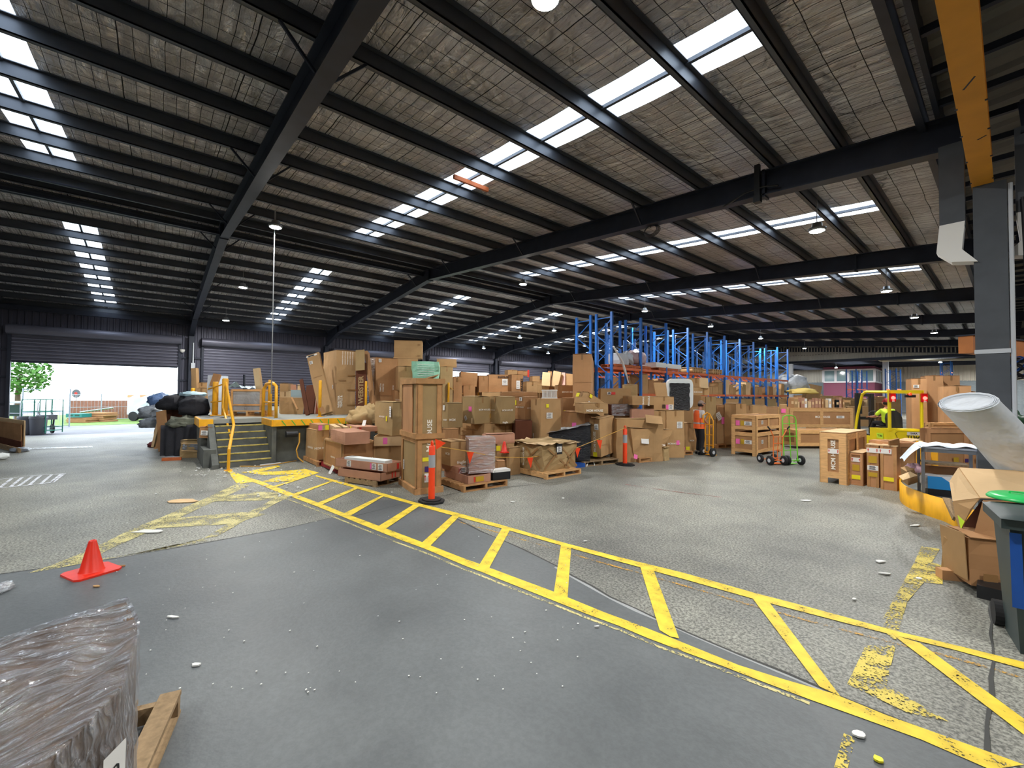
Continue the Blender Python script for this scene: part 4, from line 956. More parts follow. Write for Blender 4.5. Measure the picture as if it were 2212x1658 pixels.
# ================================================================ LEANING BOARDS
def slab(label, P0, P1, w, th, side, m_, cat='board', name='board', dec=None, parts=None, mesh='box', base=None):
    """board standing from P0 to P1, w wide along `side`"""
    P0 = Vector(P0); P1 = Vector(P1)
    if base is not None: P0 = P0+(P0-P1)*((P0.z-base)/(P1.z-P0.z))
    u = (P1-P0); L = u.length; u.normalize(); s = Vector(side); s = (s-u*s.dot(u)).normalized(); n = u.cross(s)
    t = thing(name, label, cat, P0); mx = Matrix((s, n, u)).transposed().to_3x3(); t.rotation_euler = mx.to_euler()
    B = Box(); B.w1, B.w2, B.h = w, th, L
    if mesh == 'carton': carton_mesh(w, th, L, .008, False, seed=len(label)).build('carton', M[m_], t)
    else: MB().box((0, 0, 0), (w, th, L)).build('panel', M[m_], t)
    decorate(t, B, dec, e=.012); return t, B
SR_ = Vector((CR.x, CR.y, 0))     # rightwards as seen from the viewer
# ================================================================ ON THE DOCK
TW = 'TEMPLE &'
_, B = carton('large tan carton, lower of the tall white-lettered pair on the dock', 723.6, 971.5, 898, 828, 697.5, 768, 40, 'card', [('txt', 'TEMPLE &', 'R', .27, .42, .42, 90), ('txt', 'WEBSTER', 'R', .14, .42, .42, 90), ('tape', 'R', .8, .8, .3, .05), ('tape', 'R', .8, .3, .3, .05), ('lab', 'L', .8, .9, .1, .12, 'white')], seam=False)
_, B = carton('large tan carton with fine white print, upper of the tall pair on the dock', 723.6, 971.5, 828, 756, 698, 768, 40, 'card', [('tape', 'R', .8, .25, .3, .05), ('tape', 'R', .3, .1, .25, .04)]+[('txt', 'HANDLE WITH CARE', 'R', .3+.13*i, .78, .45, 90) for i in range(5)], seam=False)
d_ = 14.0
slab('long flat carton leaning left against the tall pair on the dock', AD(690, 897, 13.7), AD(662, 768, 14.4), .42, .12, SR_, 'card', 'carton', 'long_carton', [('lab', 'R', .25, .86, .1, .12, 'white'), ('lab', 'R', .4, .97, .36, .06, 'white'), ('tape', 'R', .5, .6, .3, .03)], mesh='carton')
slab('narrow flat carton leaning behind the long leaning carton', AD(706, 897, 14.0), AD(676, 772, 14.6), .16, .1, SR_, 'cardpale', 'carton', 'long_carton', mesh='carton')
for i, (px, pt, w, m_, lb) in enumerate(((656, 662, .33, 'carddark', 'red-brown shallow frame leaning on the dock, leftmost of three'), (667, 672, .22, 'pinkply', 'pink primed board leaning between the red-brown frames'), (680, 682, .2, 'rust', 'rusty red frame leaning behind the long carton foot'))):
    slab(lb, AD(px, 888, 14.6+.1*i), AD(pt, 832, 15.0+.1*i), w, .06, SR_, m_, 'frame', 'leaning_frame', base=PH)
t, B = slab('dark brown open display carton with large lettering behind the yellow post', AD(768, 884, 14.2), AD(769, 783, 14.3), .34, .3, SR_+FH*.3, 'carddark', 'carton', 'display_carton', [('txt', 'WEBSTER', 'R', .5, .48, .95, 90, 'cardkraft')], base=PH)
slab('tall brown carton flap leaning right of the dark display carton', AD(801, 884, 14.1), AD(787, 758, 14.6), .10, .25, SR_, 'card2', 'carton flap', 'carton_flap')
slab('torn tan flap on top of the dark display carton', AD(768, 800, 14.15), AD(768, 756, 14.3), .3, .03, SR_, 'cardkraft', 'carton flap', 'carton_flap')
t, B = carton('film-wrapped tan carton with white lettering beside the dark display carton', 809, 966, 855, 772, 796, 858, 40, 'card2', [('txt', 'TEMPLE &', 'R', .22, .22, .3, 90), ('txt', 'WEBSTER', 'R', .34, .22, .3, 90), ('txt', 'WEBSTER', 'R', .8, .2, .25, 90), ('lab', 'R', .18, .93, .1, .12, 'white')], cr=.016)
mb = MB(); mb.grid(lambda u, v: Vector((-.04+.02*math.sin(u*20+v*7), (1-u)*B.w2, v*B.h))+noise.noise_vector(Vector((u*6, v*6, 2)))*.03, 8, 8); mb.build('stretch_film', M['film'], t, True)
carton('flat brown carton supporting the film-wrapped carton on the dock', 806, 967, None, 855, 803, 850, 35, 'card2')
carton('small carton with white label right of the film-wrapped carton', 851, 966, None, 843, 845, 871, 30, 'card2', [('lab', 'R', .75, .25, .1, .08, 'white'), ('txt', 'THIS WAY UP', 'R', .4, .6, .2, 0)])
carton('tall plain carton at the back of the dock pile, lower of two', 847, 962, None, 773, 842, 902, 12, 'card')
carton('wide plain carton on top of the dock pile against the roof', 848, 961, 773, 735, 845, 910, 8, 'card', [('tape', 'R', .9, .78, .1, .04), ('tape', 'R', .9, .15, .1, .04)])
carton('carton with torn tape behind the left side of the mint bundle', 858, 964, 833, 791, 856, 892, 25, 'card')
carton('brown carton under the mint bundle behind the tall crates', 862, 970, None, 817, 858, 925, 12, 'card', w2=.6)
t, B = carton('bundle wrapped in mint green sheet lying on the cartons', 888, 969, 818, 780, 885, 947, 10, 'mint', cr=.05, flaps=False, cat='bundle', name='wrapped_bundle', seam=False)
mb = MB()
for i in range(6): mb.tube([(B.w1*.2, -.05, B.h*(.18+.13*i)), (B.w1*.85, -.05, B.h*(.16+.13*i))], .006, 5)
mb.build('cord', M['white'], t)
slab('flattened carton sheet propped on top of the tall crates', AD(905, 822, 8.6), AD(948, 810, 8.9), .4, .02, FH, 'card', 'cardboard sheet', 'cardboard_sheet')
carton('tall tan carton right of the mint bundle', 950, 962, None, 792, 941, 978, 30, 'cardkraft', [('txt', 'THIS SIDE UP', 'R', .6, .35, .3, 90, 'inkdark')])
carton('tall tan carton with wide flap standing behind the mint bundle', 941, 960, None, 776, 937, 986, 8, 'card')
carton('ribbed brown carton standing between the two slim posts', 978, 960, None, 814, None, 998, 12, 'card2')
carton('brown carton leaning open above the rope', 993, 957, 832, 803, 991, 1030, 15, 'card2', tilt=(0, 4))
carton('brown carton right of the leaning one above the rope', 1012, 950, None, 815, 1008, 1048, 10, 'card2', w2=.5)
carton('brown carton under the leaning one above the rope', 1000, 957, None, 832, 997, 1027, 20, 'card2')
carton('left brown carton of the three with dark upside-down print on the dock', 1033, 953, 847, 811, 1031, 1056, 30, 'card2')
carton('middle brown carton of the three with dark upside-down print on the dock', 1054, 954, 846, 809, 1051, 1104, 12, 'card2', [('txt', 'parsons', 'R', .68, .86, .5, 180, 'inkdark'), ('lab', 'R', .72, .58, .22, .25, 'white')])
carton('right brown carton with vertical label of the three on the dock', 1104, 954, 845, 809, 1102, 1130, 15, 'card2', [('lab', 'R', .55, .4, .14, .32, 'white'), ('txt', 'FRAGILE', 'R', .9, .4, .5, 90, 'black_ink')])
carton('low tan carton under the three printed cartons on the dock', 1040, 955, None, 847, 1036, 1112, 10, 'card')
carton('tan carton on top of the three printed cartons', 1096, 950, 809, 799, 1094, 1117, 15, 'card')
carton('brown carton with red end on top of the three printed cartons', 1118, 950, 811, 801, 1116, 1142, 15, 'card2', [('lab', 'R', .95, .5, .08, .3, 'red')])
carton('tan carton with folded white sheet right of the printed cartons', 1137, 953, 848, 824, 1134, 1163, 15, 'card')
# left part of the dock: crates, foam, junk
t, B = crate('low slatted crate full of grey padding behind the dock steps', 497, 981, 893, 841, 495, 566, 6, None, .05, 0, 0, (.42,), panel='greywrap', wood='pine', snap=True)
pallet('pallet-like slatted base under the grey padded crate', 490, 985, 488, 575, 6, z0=PH, h=.17, m='pine')
mb = MB(); mb.grid(lambda u, v: AD(492+u*60, 838-14*math.sin(min(1, u*1.8)*math.pi)*(1-v)*(.6+.4*math.sin(u*7)) - v*3, 13.6+v*.9)+Vector((0, 0, .03*math.sin(u*23+v*11))), 18, 6)
tag(mb.build('foam_sheet', M['crepeb'], smooth=True), 'crumpled pale blue foam sheets heaped on the grey padded crate', 'foam')
slab('upright narrow carton standing by the second roller door', AD(551, 836, 14.6), AD(546, 796, 14.6), .2, .12, SR_, 'cardpale', 'carton', 'narrow_carton', mesh='carton', base=PH)
slab('dark steel pipe standing by the second roller door', AD(525, 836, 15), AD(525, 809, 15), .05, .05, SR_, 'steel', 'pipe', 'pipe', base=PH)
slab('tall narrow carton at the left end of the dock', AD(414, 850, 16.0), AD(412, 795, 16.0), .19, .14, SR_, 'card', 'carton', 'narrow_carton', mesh='carton', base=PH)
carton('tan carton right of the tall narrow one at the dock end', 424, 958, 847, 826, 421, 446, 15, 'card')
carton('flat tan carton lowest at the dock end', 420, 960, None, 838, 417, 448, 15, 'card')
t = thing('curled_mattress', 'bent grey mattress standing curled behind the white rail', 'mattress', AD(450, 893, 13.4)); o_ = AD(450, 893, 13.4)
ctr = [AD(449, 810, 13.5), AD(447, 835, 13.4), AD(449, 860, 13.3), AD(455, 885, 13.3), AD(458, 896, 13.3)]; mb = MB(); vs = []
for i, c in enumerate(ctr):
    for s in (0, 1): 
        for q in (0, 1): vs.append(c-o_+SR_*(.18*s)+FH*(.7*q))
mb.add(vs, [f for i in range(4) for f in ((4*i, 4*i+2, 4*i+6, 4*i+4), (4*i+1, 4*i+5, 4*i+7, 4*i+3), (4*i, 4*i+4, 4*i+5, 4*i+1), (4*i+2, 4*i+3, 4*i+7, 4*i+6))]+[(0, 1, 3, 2), (16, 18, 19, 17)]); o = mb.build('foam_body', M['cloth_grey'], t); recalc(o)
slab('ragged brown carton flap over the curled mattress', AD(452, 832, 13.2), AD(461, 806, 13.3), .2, .1, SR_, 'card2', 'carton', 'carton_flap')
jk = [(602, 960, None, 828, 600, 622, 10, 'card', 'small tan carton, left end of the junk row on the dock'), (626, 960, None, 831, 622, 640, 15, 'cardpink', 'pinkish carton in the junk row on the dock'), (640, 962, None, 832, 636, 655, 12, 'cardpale', 'pale carton at the right end of the junk row'),
      (602, 966, None, 846, 600, 628, 8, 'cardpale', 'crushed pale carton in the middle of the junk row'), (604, 970, None, 858, 600, 655, 6, 'card', 'wide tan carton at the bottom of the junk row on the dock')]
for q in reversed(jk): carton(q[8], *q[:7], q[7], cr=.02)
carton('white plastic tub among the junk cartons on the dock', 625, 968, None, 842, 622, 650, 10, 'crepeb', flaps=False, cat='tub', name='plastic_tub', seam=False)
slab('dark bent tube leaning out of the junk row', AD(650, 842, 14.2), AD(646, 820, 14.4), .12, .05, SR_, 'carddark', 'tube', 'tube', base=PH)
slab('plank lying tilted on the junk row', AD(641, 884, 14.0), AD(628, 858, 14.3), .05, .05, SR_, 'pine2', 'plank', 'plank')
slab('flat timber plank lying on the dock edge', AD(625, 904, 12.75), AD(706, 901, 13.2), .22, .03, FH, 'pine', 'plank', 'plank')
# ================================================================ BLACK BAG PILE LEFT OF THE STEPS
def blob(name, label, cat, c, rx, ry, rz_, m_, k=.25, f=2.2, seed=0, rot=0, flat=True):
    mb = MB(); n1, n2 = 22, 14; off = Vector((seed*3.1, seed*1.7, seed))
    def fn(u, v):
        th = u*2*math.pi; ph = (v-.5)*math.pi; p = Vector((math.cos(th)*math.cos(ph), math.sin(th)*math.cos(ph), math.sin(ph)))
        q = p*(1+k*noise.noise(p*f+off)+k*.5*noise.noise(p*f*2.7+off)); q = Vector((q.x*rx, q.y*ry, q.z*rz_)); 
        if flat and q.z < -rz_*.6: q.z = -rz_*.6
        return Matrix.Rotation(rot, 3, 'Z') @ q
    mb.grid(fn, n1, n2); o = mb.build(name, m_, smooth=True, loc=c); tag(o, label, cat); return o
def atd(px, py, d): return AD(px, py, d)
M['darkbrown'] = mat('dark_brown_fabric', srgb(74, 52, 44), .8, n=(5, .3), bump=(7, .5, .03))
M['bluebag'] = mat('blue_tinted_plastic', srgb(90, 116, 160), .4, n=(5, .3), bump=(7, .6, .03))
M['greybag'] = mat('grey_clear_plastic', srgb(120, 126, 134), .35, n=(6, .3), bump=(9, .8, .03))
M['greencloth'] = mat('grey_green_cloth', srgb(104, 106, 92), .8, n=(6, .3), bump=(8, .6, .03))
mb = MB(); o_ = G(400, 990)   # big black cloth draped over a lower load
def cl(u, v):
    px = 345+u*115; d = 12.35+v*.8; y = 918+abs(u-.5)*10 ; p = AD(px, 990, d); top = AD(px, y, 12.4).z
    if v < .45: z = .02+(top-.02)*min(1, v/.45*1.15); p = AD(px, 990, 12.35+.25*(v/.45))
    else: z = top+.1*(v-.45)
    f = .05*math.sin(u*34)*(1-min(1, v*1.6)); return Vector((p.x, p.y, max(.01, z)))+FH*f-o_
mb.grid(cl, 40, 14); t = mb.build('draped_black_cloth', M['blackcloth'], smooth=True, loc=o_); tag(t, 'large black fabric cover draped over the load at the foot of the bag pile', 'cloth')
t, B = carton('battered carton with a torn window of crumpled film, at the foot of the bag pile', 389, 993, 993, 953, 386, 441, 8, 'cardkraft', cr=.05, w2=.35, seam=False)
mb = MB(); mb.grid(lambda u, v: Vector((B.w1*(.14+.7*u), -.04, B.h*(.5+.38*v)))+noise.noise_vector(Vector((u*9, v*9, 1)))*.03, 12, 8); mb.build('crumpled_film', M['greybag'], t, True); mb = MB()
for v in (.45, .9): mb.bar((B.w1*.1, -.05, B.h*v), (B.w1*.9, -.05, B.h*(v-.04)), .01, .02)
mb.build('torn_edges', M['cardpale'], t)
tag(MB().bar(G(350, 995), G(392, 993), .08, .08).build('timber_bearer', M['rust'], loc=(0, 0, .04)), 'rusty red timber bearer under the black cloth', 'timber')
carton('brown carton with white label lying on the black cloth by the steps', 428, 985, 945, 922, 425, 458, 20, 'card2', [('lab', 'R', .45, .5, .16, .13, 'white')], tilt=(4, 5), cr=.02, w2=.5, snap=False)
blob('bag_heap', 'tangled heap of striped dark clothing and cables on the black cloth', 'clothes', atd(400, 914, 13.0), .52, .42, .22, M['greencloth'], .5, 3.2, 2)
blob('black_bag', 'lumpy black bag on top of the pile, left of two', 'bag', atd(375, 872, 13.5), .42, .4, .30, M['blackcloth'], .3, 2.2, 3)
blob('black_bag', 'large black bag on the right of the pile beside the curled mattress', 'bag', atd(420, 880, 13.4), .48, .42, .38, M['blackcloth'], .3, 2.0, 5)
carton('brown carton between the black bags and the clothing heap', 358, 978, 919, 876, 356, 396, 10, 'carddark', w2=.5, cr=.03, snap=False, seam=False)
blob('clear_plastic_heap', 'pale translucent plastic sheet on top of the black bags', 'plastic', atd(417, 852, 13.8), .45, .35, .10, M['crepeb'], .35, 3, 6)
blob('blue_bag', 'blue plastic bag at the left shoulder of the pile', 'bag', atd(345, 868, 14.0), .18, .3, .28, M['bluebag'], .3, 2.5, 7)
blob('plastic_bag', 'clear grey plastic bag at the left edge of the pile', 'bag', atd(328, 893, 13.6), .22, .35, .26, M['greybag'], .35, 2.8, 8)
blob('plastic_bag', 'grey plastic bag lowest at the left edge of the pile', 'bag', atd(328, 915, 13.3), .16, .3, .2, M['greybag'], .35, 2.8, 9)
slab('brown carton sheet standing at the left of the pile', AD(342, 975, 12.7), AD(337, 890, 13.0), .27, .05, SR_, 'card2', 'cardboard sheet', 'cardboard_sheet')
slab('white-edged board leaning at the left foot of the pile', AD(326, 965, 12.9), AD(340, 905, 13.0), .08, .06, SR_, 'cardpale', 'board', 'board')
carton('lower brown carton supporting the left of the bag pile', 332, 974, None, 925, 322, 350, 30, 'card2', cr=.03)
blob('red_cloth', 'dark red cloth scrap at the left foot of the pile', 'cloth', G(331, 966)+Vector((0, 0, .08)), .12, .15, .12, mat('dark_red_cloth', srgb(96, 40, 44), .8), .3, 3, 3)
# ================================================================ PILE IN FRONT OF THE DOCK
MH = 'MCM HOUSE'
pallet('pallet under the tall carton by the dock, leftmost of the row', 685, 1010, 657, 712, 40, m='pine2')
carton('tall carton by the dock with white lettering on both sides, leftmost of the row', 683, 1003, 1001, 930, 663, 712, 42, 'card', [('txt', MH, 'L', .5, .38, .42, 0), ('txt', MH, 'R', .5, .4, .42, 0)])
carton('open-topped flat carton with pink and yellow stickers by the dock edge', 686, 1003, 931, 917, 667, 714, 40, 'card2', [('lab', 'R', .25, .5, .15, .13, 'pink'), ('lab', 'R', .62, .5, .16, .13, 'yellow_st'), ('lab', 'R', .45, .5, .08, .12, 'white')], flaps=False, seam=False)
carton('flat-topped tan carton behind the leftmost tall carton', 724, 990, None, 924, 712, 755, 30, 'cardpale')
pallet('red-painted pallet corner under the wide carton', 727, 1024, 690, 800, 40, m='redpallet')
t = tag(MB().add([(0, 0, 0), (.12, .02, 0), (.14, .1, .16), (.03, .08, .2)], [(0, 1, 2, 3)]).build('loose_label', M['white'], loc=G(709, 1022)), 'white label sheet lying against the red pallet', 'label')
crate('wide framed carton with upside-down white lettering on the red pallet', 738, 1018, 1010, 957, 704, 812, 40, [('txt', MH, 'R', .64, .36, .55, 180), ('txt', MH, 'L', .5, .38, .3, 0)], .035, 0, 0, panel='card2', wood='card')
tray('flat pinkish carton, lower of the two on the wide framed carton', 744, 1018, 955, 715, 802, 38, .17, dec=[('lab', 'R', .18, .5, .05, .1, 'red'), ('lab', 'R', .25, .5, .05, .1, 'white')])
carton('lid of the flat pinkish carton', 744, 1018, None, 934, 716, 801, 38, 'cardpink', reg=True, seam=False, flaps=False)
carton('flat pinkish carton with yellow sticker, upper on the wide framed carton', 770, 1015, 937, 922, 750, 816, 35, 'cardpink', [('lab', 'L', .5, .5, .1, .1, 'yellow_st'), ('lab', 'R', .15, .5, .05, .11, 'red')], flaps=False, seam=False)
blob('crumpled_carton', 'torn crumpled carton heaped on the upper flat carton', 'carton', AD(782, 903, 11.6), .42, .35, .27, M['cardkraft'], .45, 2.6, 12)
blob('crumpled_carton', 'crushed pale carton peak behind the torn heap', 'carton', AD(798, 888, 12.1), .2, .2, .2, M['cardkraft'], .4, 3.6, 14)
t = tag(MB().add([(0, 0, 0), (.16, .03, .02), (.12, .08, .16), (-.02, .05, .15)], [(0, 1, 2, 3)]).build('loose_label', M['white'], loc=AD(781, 920, 11.0)), 'white instruction sheet on the torn crumpled carton', 'label')
carton('tan carton with white lettering under the open flat tray', 811, 1022, None, 962, 808, 875, 8, 'card', [('txt', MH, 'R', .42, .38, .42, 0)], w2=.8)
tray('open flat tray with pink sticker under the two-sided carton', 806, 1024, 961, 803, 874, 10, .22, m='cardpale', dec=[('lab', 'R', .38, .55, .1, .15, 'pink')], w2=.8)
carton('tan carton with yellow sticker and vertical label, left of the tall crates', 846, 1020, 937, 869, 811, 885, 42, 'cardkraft', [('txt', MH, 'L', .45, .55, .3, 0), ('lab', 'L', .72, .5, .07, .12, 'yellow_st'), ('lab', 'L', .92, .72, .1, .26, 'white')])
# trays on pallet
pallet('pallet under the two long pink-brown trays beside the yellow walkway', 812, 1053, 748, 866, 62, m='grey_wood')
aT = 63
tray('long pink-brown cardboard tray, lower of two on the walkway-side pallet', 822, 1054, 1043, 733, 869, aT, .16, dec=[('lab', 'R', .55, .5, .04, .12, 'red'), ('lab', 'R', .7, .5, .04, .12, 'red')], snap=False, z0=.128)
t, B = tray('long pink-brown tray with white labels, upper of two beside the tall crates', 836, 1052, 1025, 727, 871, aT, .17, dec=[('lab', 'L', .28, .55, .13, .13, 'white'), ('lab', 'L', .76, .5, .12, .13, 'white'), ('lab', 'L', .88, .5, .14, .14, 'white'), ('lab', 'L', .70, .5, .04, .12, 'pink'), ('lab', 'R', .7, .5, .07, .12, 'red')], snap=False, z0=.295)
wb = thing('polystyrene_slab', 'white polystyrene slab lying in the upper long tray', 'panel', t.location+Vector((0, 0, .13)), t.rotation_euler.z)
MB().box((.06, .12, 0), (B.w1*.62, B.w2*.86, .08)).build('panel', M['foam'], wb)
# tall timber crates
t, B = crate('timber-framed carton with yellow and purple stickers, lower of the tall stack by the bollard', 900.5, 1067, 1067, 948, 871, 953, 30, [('txt', 'MCM', 'R', .52, .93, .35, 90), ('lab', 'R', .36, .62, .13, .075, 'yellow_st'), ('lab', 'R', .42, .44, .095, .105, 'purple'), ('arrows', 'R', .42, .28, .1, .17), ('lab', 'L', .12, .42, .09, .2, 'white')], .085, bot=.0, wood='pine2', panel='cardkraft', top=None)
MB().box((-.06, -.06, 0), (B.w1+.05, .0, .11)).build('base_rail', M['pine2'], t); MB().box((-.06, -.05, 0), (0, B.w2+.05, .11)).build('base_rail', M['pine2'], t)
t, B = crate('timber-framed carton with vertical white lettering, upper of the tall stack by the bollard', 900.5, 1067, 948, 818, 871, 953, 30, [('txt', 'HOUSE', 'R', .52, .13, .42, 90)], .085, bot=.0, wood='pine2', panel='cardkraft')
for z in (0, B.h-.09): MB().box((-.05, -.055, z), (B.w1+.06, -.02, z+.1)).build('cross_rail', M['pine2'], t); MB().box((-.055, -.05, z), (-.02, B.w2+.04, z+.1)).build('cross_rail', M['pine2'], t)
MB().box((-.02, B.w2*.3, .02), (-.004, B.w2, B.h-.1)).build('side_board', M['ply'], t)
# right of the crates
pallet('pallet under the stacked flat cartons right of the bollard', 1001.5, 1063, 950, 1098, 38, m='pine2')
tray('long flat carton with olive tape, lowest on the pallet right of the bollard', 1010, 1059, 1046, 962, 1062, 36, .16, m='cardpink', dec=[('lab', 'R', .3, .5, .05, .1, 'red'), ('lab', 'R', .5, .5, .2, .1, 'olive_st')])
carton('flat carton with white label under the plain carton right of the bollard', 990, 1051, 1027, 1009, 953, 1008, 40, 'cardpink', [('lab', 'R', .55, .45, .2, .11, 'white'), ('lab', 'R', .2, .45, .08, .1, 'red')], flaps=False, seam=False)
carton('plain tan carton right of the bollard on the flat cartons', 973, 1048, 1006, 955, 950, 1012, 40, 'card', [('txt', 'MCM', 'L', .8, .5, .16, 0), ('txt', 'fragile', 'R', .6, .12, .22, 0)])
t, B = carton('board wrapped in shiny clear film standing on the flat cartons', 1013, 1052, 1026, 948, 1008, 1069, 14, 'cardpink', w2=.12, flaps=False, seam=False); filmwrap(t, B, k=.02, seed=3)
t, B = tray('black and white shallow trays on the right end of the flat cartons pallet', 1064, 1050, 1040, 1056, 1104, 30, .16, m='black', w2=.5, dec=None)
MB().box((0, 0, B.h), (B.w1, B.w2, B.h+.05)).build('white_lid', M['white'], t)
carton('small brown carton behind the film-wrapped board', 1075, 1037, None, 997, 1069, 1092, 30, 'card2', w2=.3)
t = thing('orange_cone', 'small orange cone standing behind the film-wrapped board', 'cone', AD(1089, 1010, 9.9)); t.location.z = .55
MB().lathe([(0, .24), (.02, .24), (.035, .2), (.07, .02), (.09, 0)], 16).build('cone_body', M['cone_red'], t, True)
MB().box((-.08, -.08, -.02), (.08, .08, 0)).build('cone_base', M['cone_red'], t)
carton('brown carton with white lettering and yellow sticker behind the film-wrapped board', 1074, 1022, None, 958, 1066, 1112, 15, 'card', [('txt', MH, 'R', .35, .45, .32, 0), ('lab', 'R', .05, .85, .1, .12, 'yellow_st')], w2=.7)
t, B = carton('stack of torn flattened cartons between the wrapped board and the strapped carton', 1050, 1024, 957, 939, 1045, 1112, 20, 'cardpink', cr=.03, w2=.9)
pallet('clean pine pallet under the bulging strapped carton', 1181, 1034, 1115, 1256, 40, m='pine', turn=False)
t, B = carton('bulging carton bound with brown tape on the pine pallet', 1172, 1029, 1018, 963, 1108, 1245, 40, 'cardkraft', [('txt', MH, 'L', .45, .5, .42, 90), ('lab', 'R', .42, .82, .16, .13, 'white')], cr=.06, seam=False)
mb = MB()
for p, q in (((.02, .1), (.5, .9)), ((.5, .9), (.98, .05)), ((.1, .9), (.75, .0)), ((.62, .1), (.95, .8))):
    mb.bar((B.w1*p[0], -.05, B.h*p[1]), (B.w1*q[0], -.05, B.h*q[1]), .004, .045, up=(0, 0, 1))
    mb.bar((-.05, B.w2*p[0], B.h*p[1]), (-.05, B.w2*q[0], B.h*q[1]), .004, .045, up=(0, 0, 1))
mb.build('brown_tape', M['tape'], t); MB().box((B.w1*.36, -.055, B.h*.62), (B.w1*.52, -.02, B.h*1.03)).build('torn_opening_shade', M['black'], t)  # black slab stands in for the shade inside the torn opening
mb = MB(); mb.grid(lambda u, v: Vector((-.08+u*(B.w1+.16), -.1+v*(B.w2+.15), B.h+.03))+noise.noise_vector(Vector((u*5, v*5, 4)))*.07, 12, 12); mb.build('flattened_lid', M['cardpale'], t)
carton('brown carton left of the strapped carton behind the small cone', 1100, 1022, None, 968, 1095, 1125, 40, 'card', w2=.6)
# second tier
carton('hidden brown carton under the wide taped carton', 1048, 1006, None, 946, 995, 1108, 40, 'card2')
carton('wide carton with crossed tape below the twin cartons', 1046, 1006, 945, 915, 991, 1110, 40, 'card', [('tape', 'L', .5, .5, .7, .03), ('tape', 'R', .7, .5, .04, .2), ('tape', 'R', .3, .5, .04, .2)])
carton('left twin carton with pink label on the wide taped carton', 1024, 1008, 914, 857, 999, 1059, 40, 'cardkraft', [('txt', MH, 'R', .6, .52, .36, 0), ('lab', 'L', .7, .55, .14, .13, 'pink'), ('lab', 'L', .35, .2, .1, .12, 'white', 35), ('lab', 'L', .85, .12, .06, .14, 'cardpale')])
carton('right twin carton with white lettering on the wide taped carton', 1080, 1006, 913, 857, 1059, 1113, 40, 'cardkraft', [('txt', MH, 'L', .3, .5, .2, 0), ('txt', MH, 'R', .45, .5, .36, 0), ('txt', 'fragile', 'R', .3, .05, .18, 0)])
carton('tan carton with white sticker left of the twin cartons', 966, 1012, 924, 871, 950, 1000, 42, 'cardkraft', [('txt', 'MCM', 'L', .75, .32, .14, 0), ('txt', 'MCM', 'R', .28, .32, .18, 0), ('lab', 'L', .6, .82, .08, .13, 'white')])
carton('grey-brown carton under the one with the white sticker', 962, 1018, None, 928, 948, 992, 40, 'card2')
carton('small carton step between the sticker carton and the wide taped carton', 985, 1007, 907, 893, 983, 1001, 35, 'card')
carton('narrow carton end left of the wide taped carton', 977, 1008, None, 908, 974, 996, 35, 'card')
carton('brown carton with yellow sticker right of the twin cartons', 1133, 998, 906, 858, 1112, 1163, 42, 'card2', [('lab', 'L', .12, .75, .09, .14, 'yellow_st'), ('txt', MH, 'L', .55, .55, .32, 0), ('txt', MH, 'R', .3, .52, .18, 0), ('lab', 'L', .65, .92, .1, .1, 'white')])
carton('flat brown carton on top, right of the twin cartons', 1084, 990, 856, 847, 1080, 1162, 10, 'card2', w2=.8)
carton('open empty carton with dark inside below the yellow-stickered one', 1113, 1004, None, 908, 1110, 1150, 10, 'carddark', flaps=False, w2=.6, seam=False)  # solid box, its dark colour stands for shade in the open cavity
carton('tall carton with vertical lettering and yellow sticker right of the open empty one', 1168, 1003, None, 862, 1147, 1212, 30, 'card', [('txt', MH, 'L', .35, .35, .42, 90), ('lab', 'R', .3, .9, .09, .1, 'yellow_st'), ('lab', 'R', .4, .75, .2, .16, 'white')])
carton('brown carton with small yellow sticker behind the tall vertical-lettered one', 1216, 990, None, 860, 1210, 1240, 15, 'card2', [('lab', 'R', .1, .75, .06, .2, 'yellow_st'), ('txt', 'MCM', 'R', .55, .45, .16, 0)], w2=.8)
carton('long carton with upside-down white lettering behind the slatted white cot', 1204, 980, 857, 832, 1198, 1250, 12, 'card2', [('txt', MH, 'R', .5, .45, .42, 180)])
t = thing('cot_frame', 'white slatted cot frame lying on the tall cartons', 'cot', AD(1171, 861, 12.2)); o_ = t.location.copy(); mb = MB()
for i in range(12): a = AD(1172+i*2.7, 859, 12.2); mb.bar(a-o_, a-o_+Vector((0, 0, .24)), .015, .02)
mb.build('slats', M['white'], t); mb = MB()
for y in (859, 843): mb.bar(AD(1170, y, 12.2)-o_, AD(1204, y, 12.2)-o_, .03, .03)
mb.build('rails', M['white'], t)
# debris of boards above (dock, far)
for i, (x0, y0, x1, y1, w, mk, lb) in enumerate(((1170, 832, 1172, 803, .3, 'cardpale', 'pale board standing in the scrap stack, leftmost'), (1180, 832, 1184, 801, .15, 'card2', 'brown board in the scrap stack'), (1188, 832, 1196, 800, .3, 'cardpale', 'pale board leaning right in the scrap stack'),
        (1196, 834, 1203, 806, .25, 'card', 'tan board leaning right of the pale boards'), (1214, 832, 1214, 804, .12, 'pinkply', 'pink board beside the tall orange-brown carton'), (1220, 832, 1222, 806, .4, 'card', 'tan board left of the tall orange-brown carton'))):
    slab(lb, AD(x0, y0, 15.5+i*.1), AD(x1, y1, 15.8+i*.1), w, .08, SR_, mk, 'board', 'board')
carton('small carton in front of the scrap boards', 1170, 962, 848, 830, 1168, 1186, 15, 'card')
carton('brown carton base of the scrap board stack', 1186, 960, None, 833, 1166, 1236, 40, 'card2')
carton('tall orange-brown carton standing at the front of the blue racking', 1277, 985, None, 765, 1237, 1284, 78, 'card3', z0=.9, snap=False, dec=[('tape', 'L', .6, .62, .5, .006)])
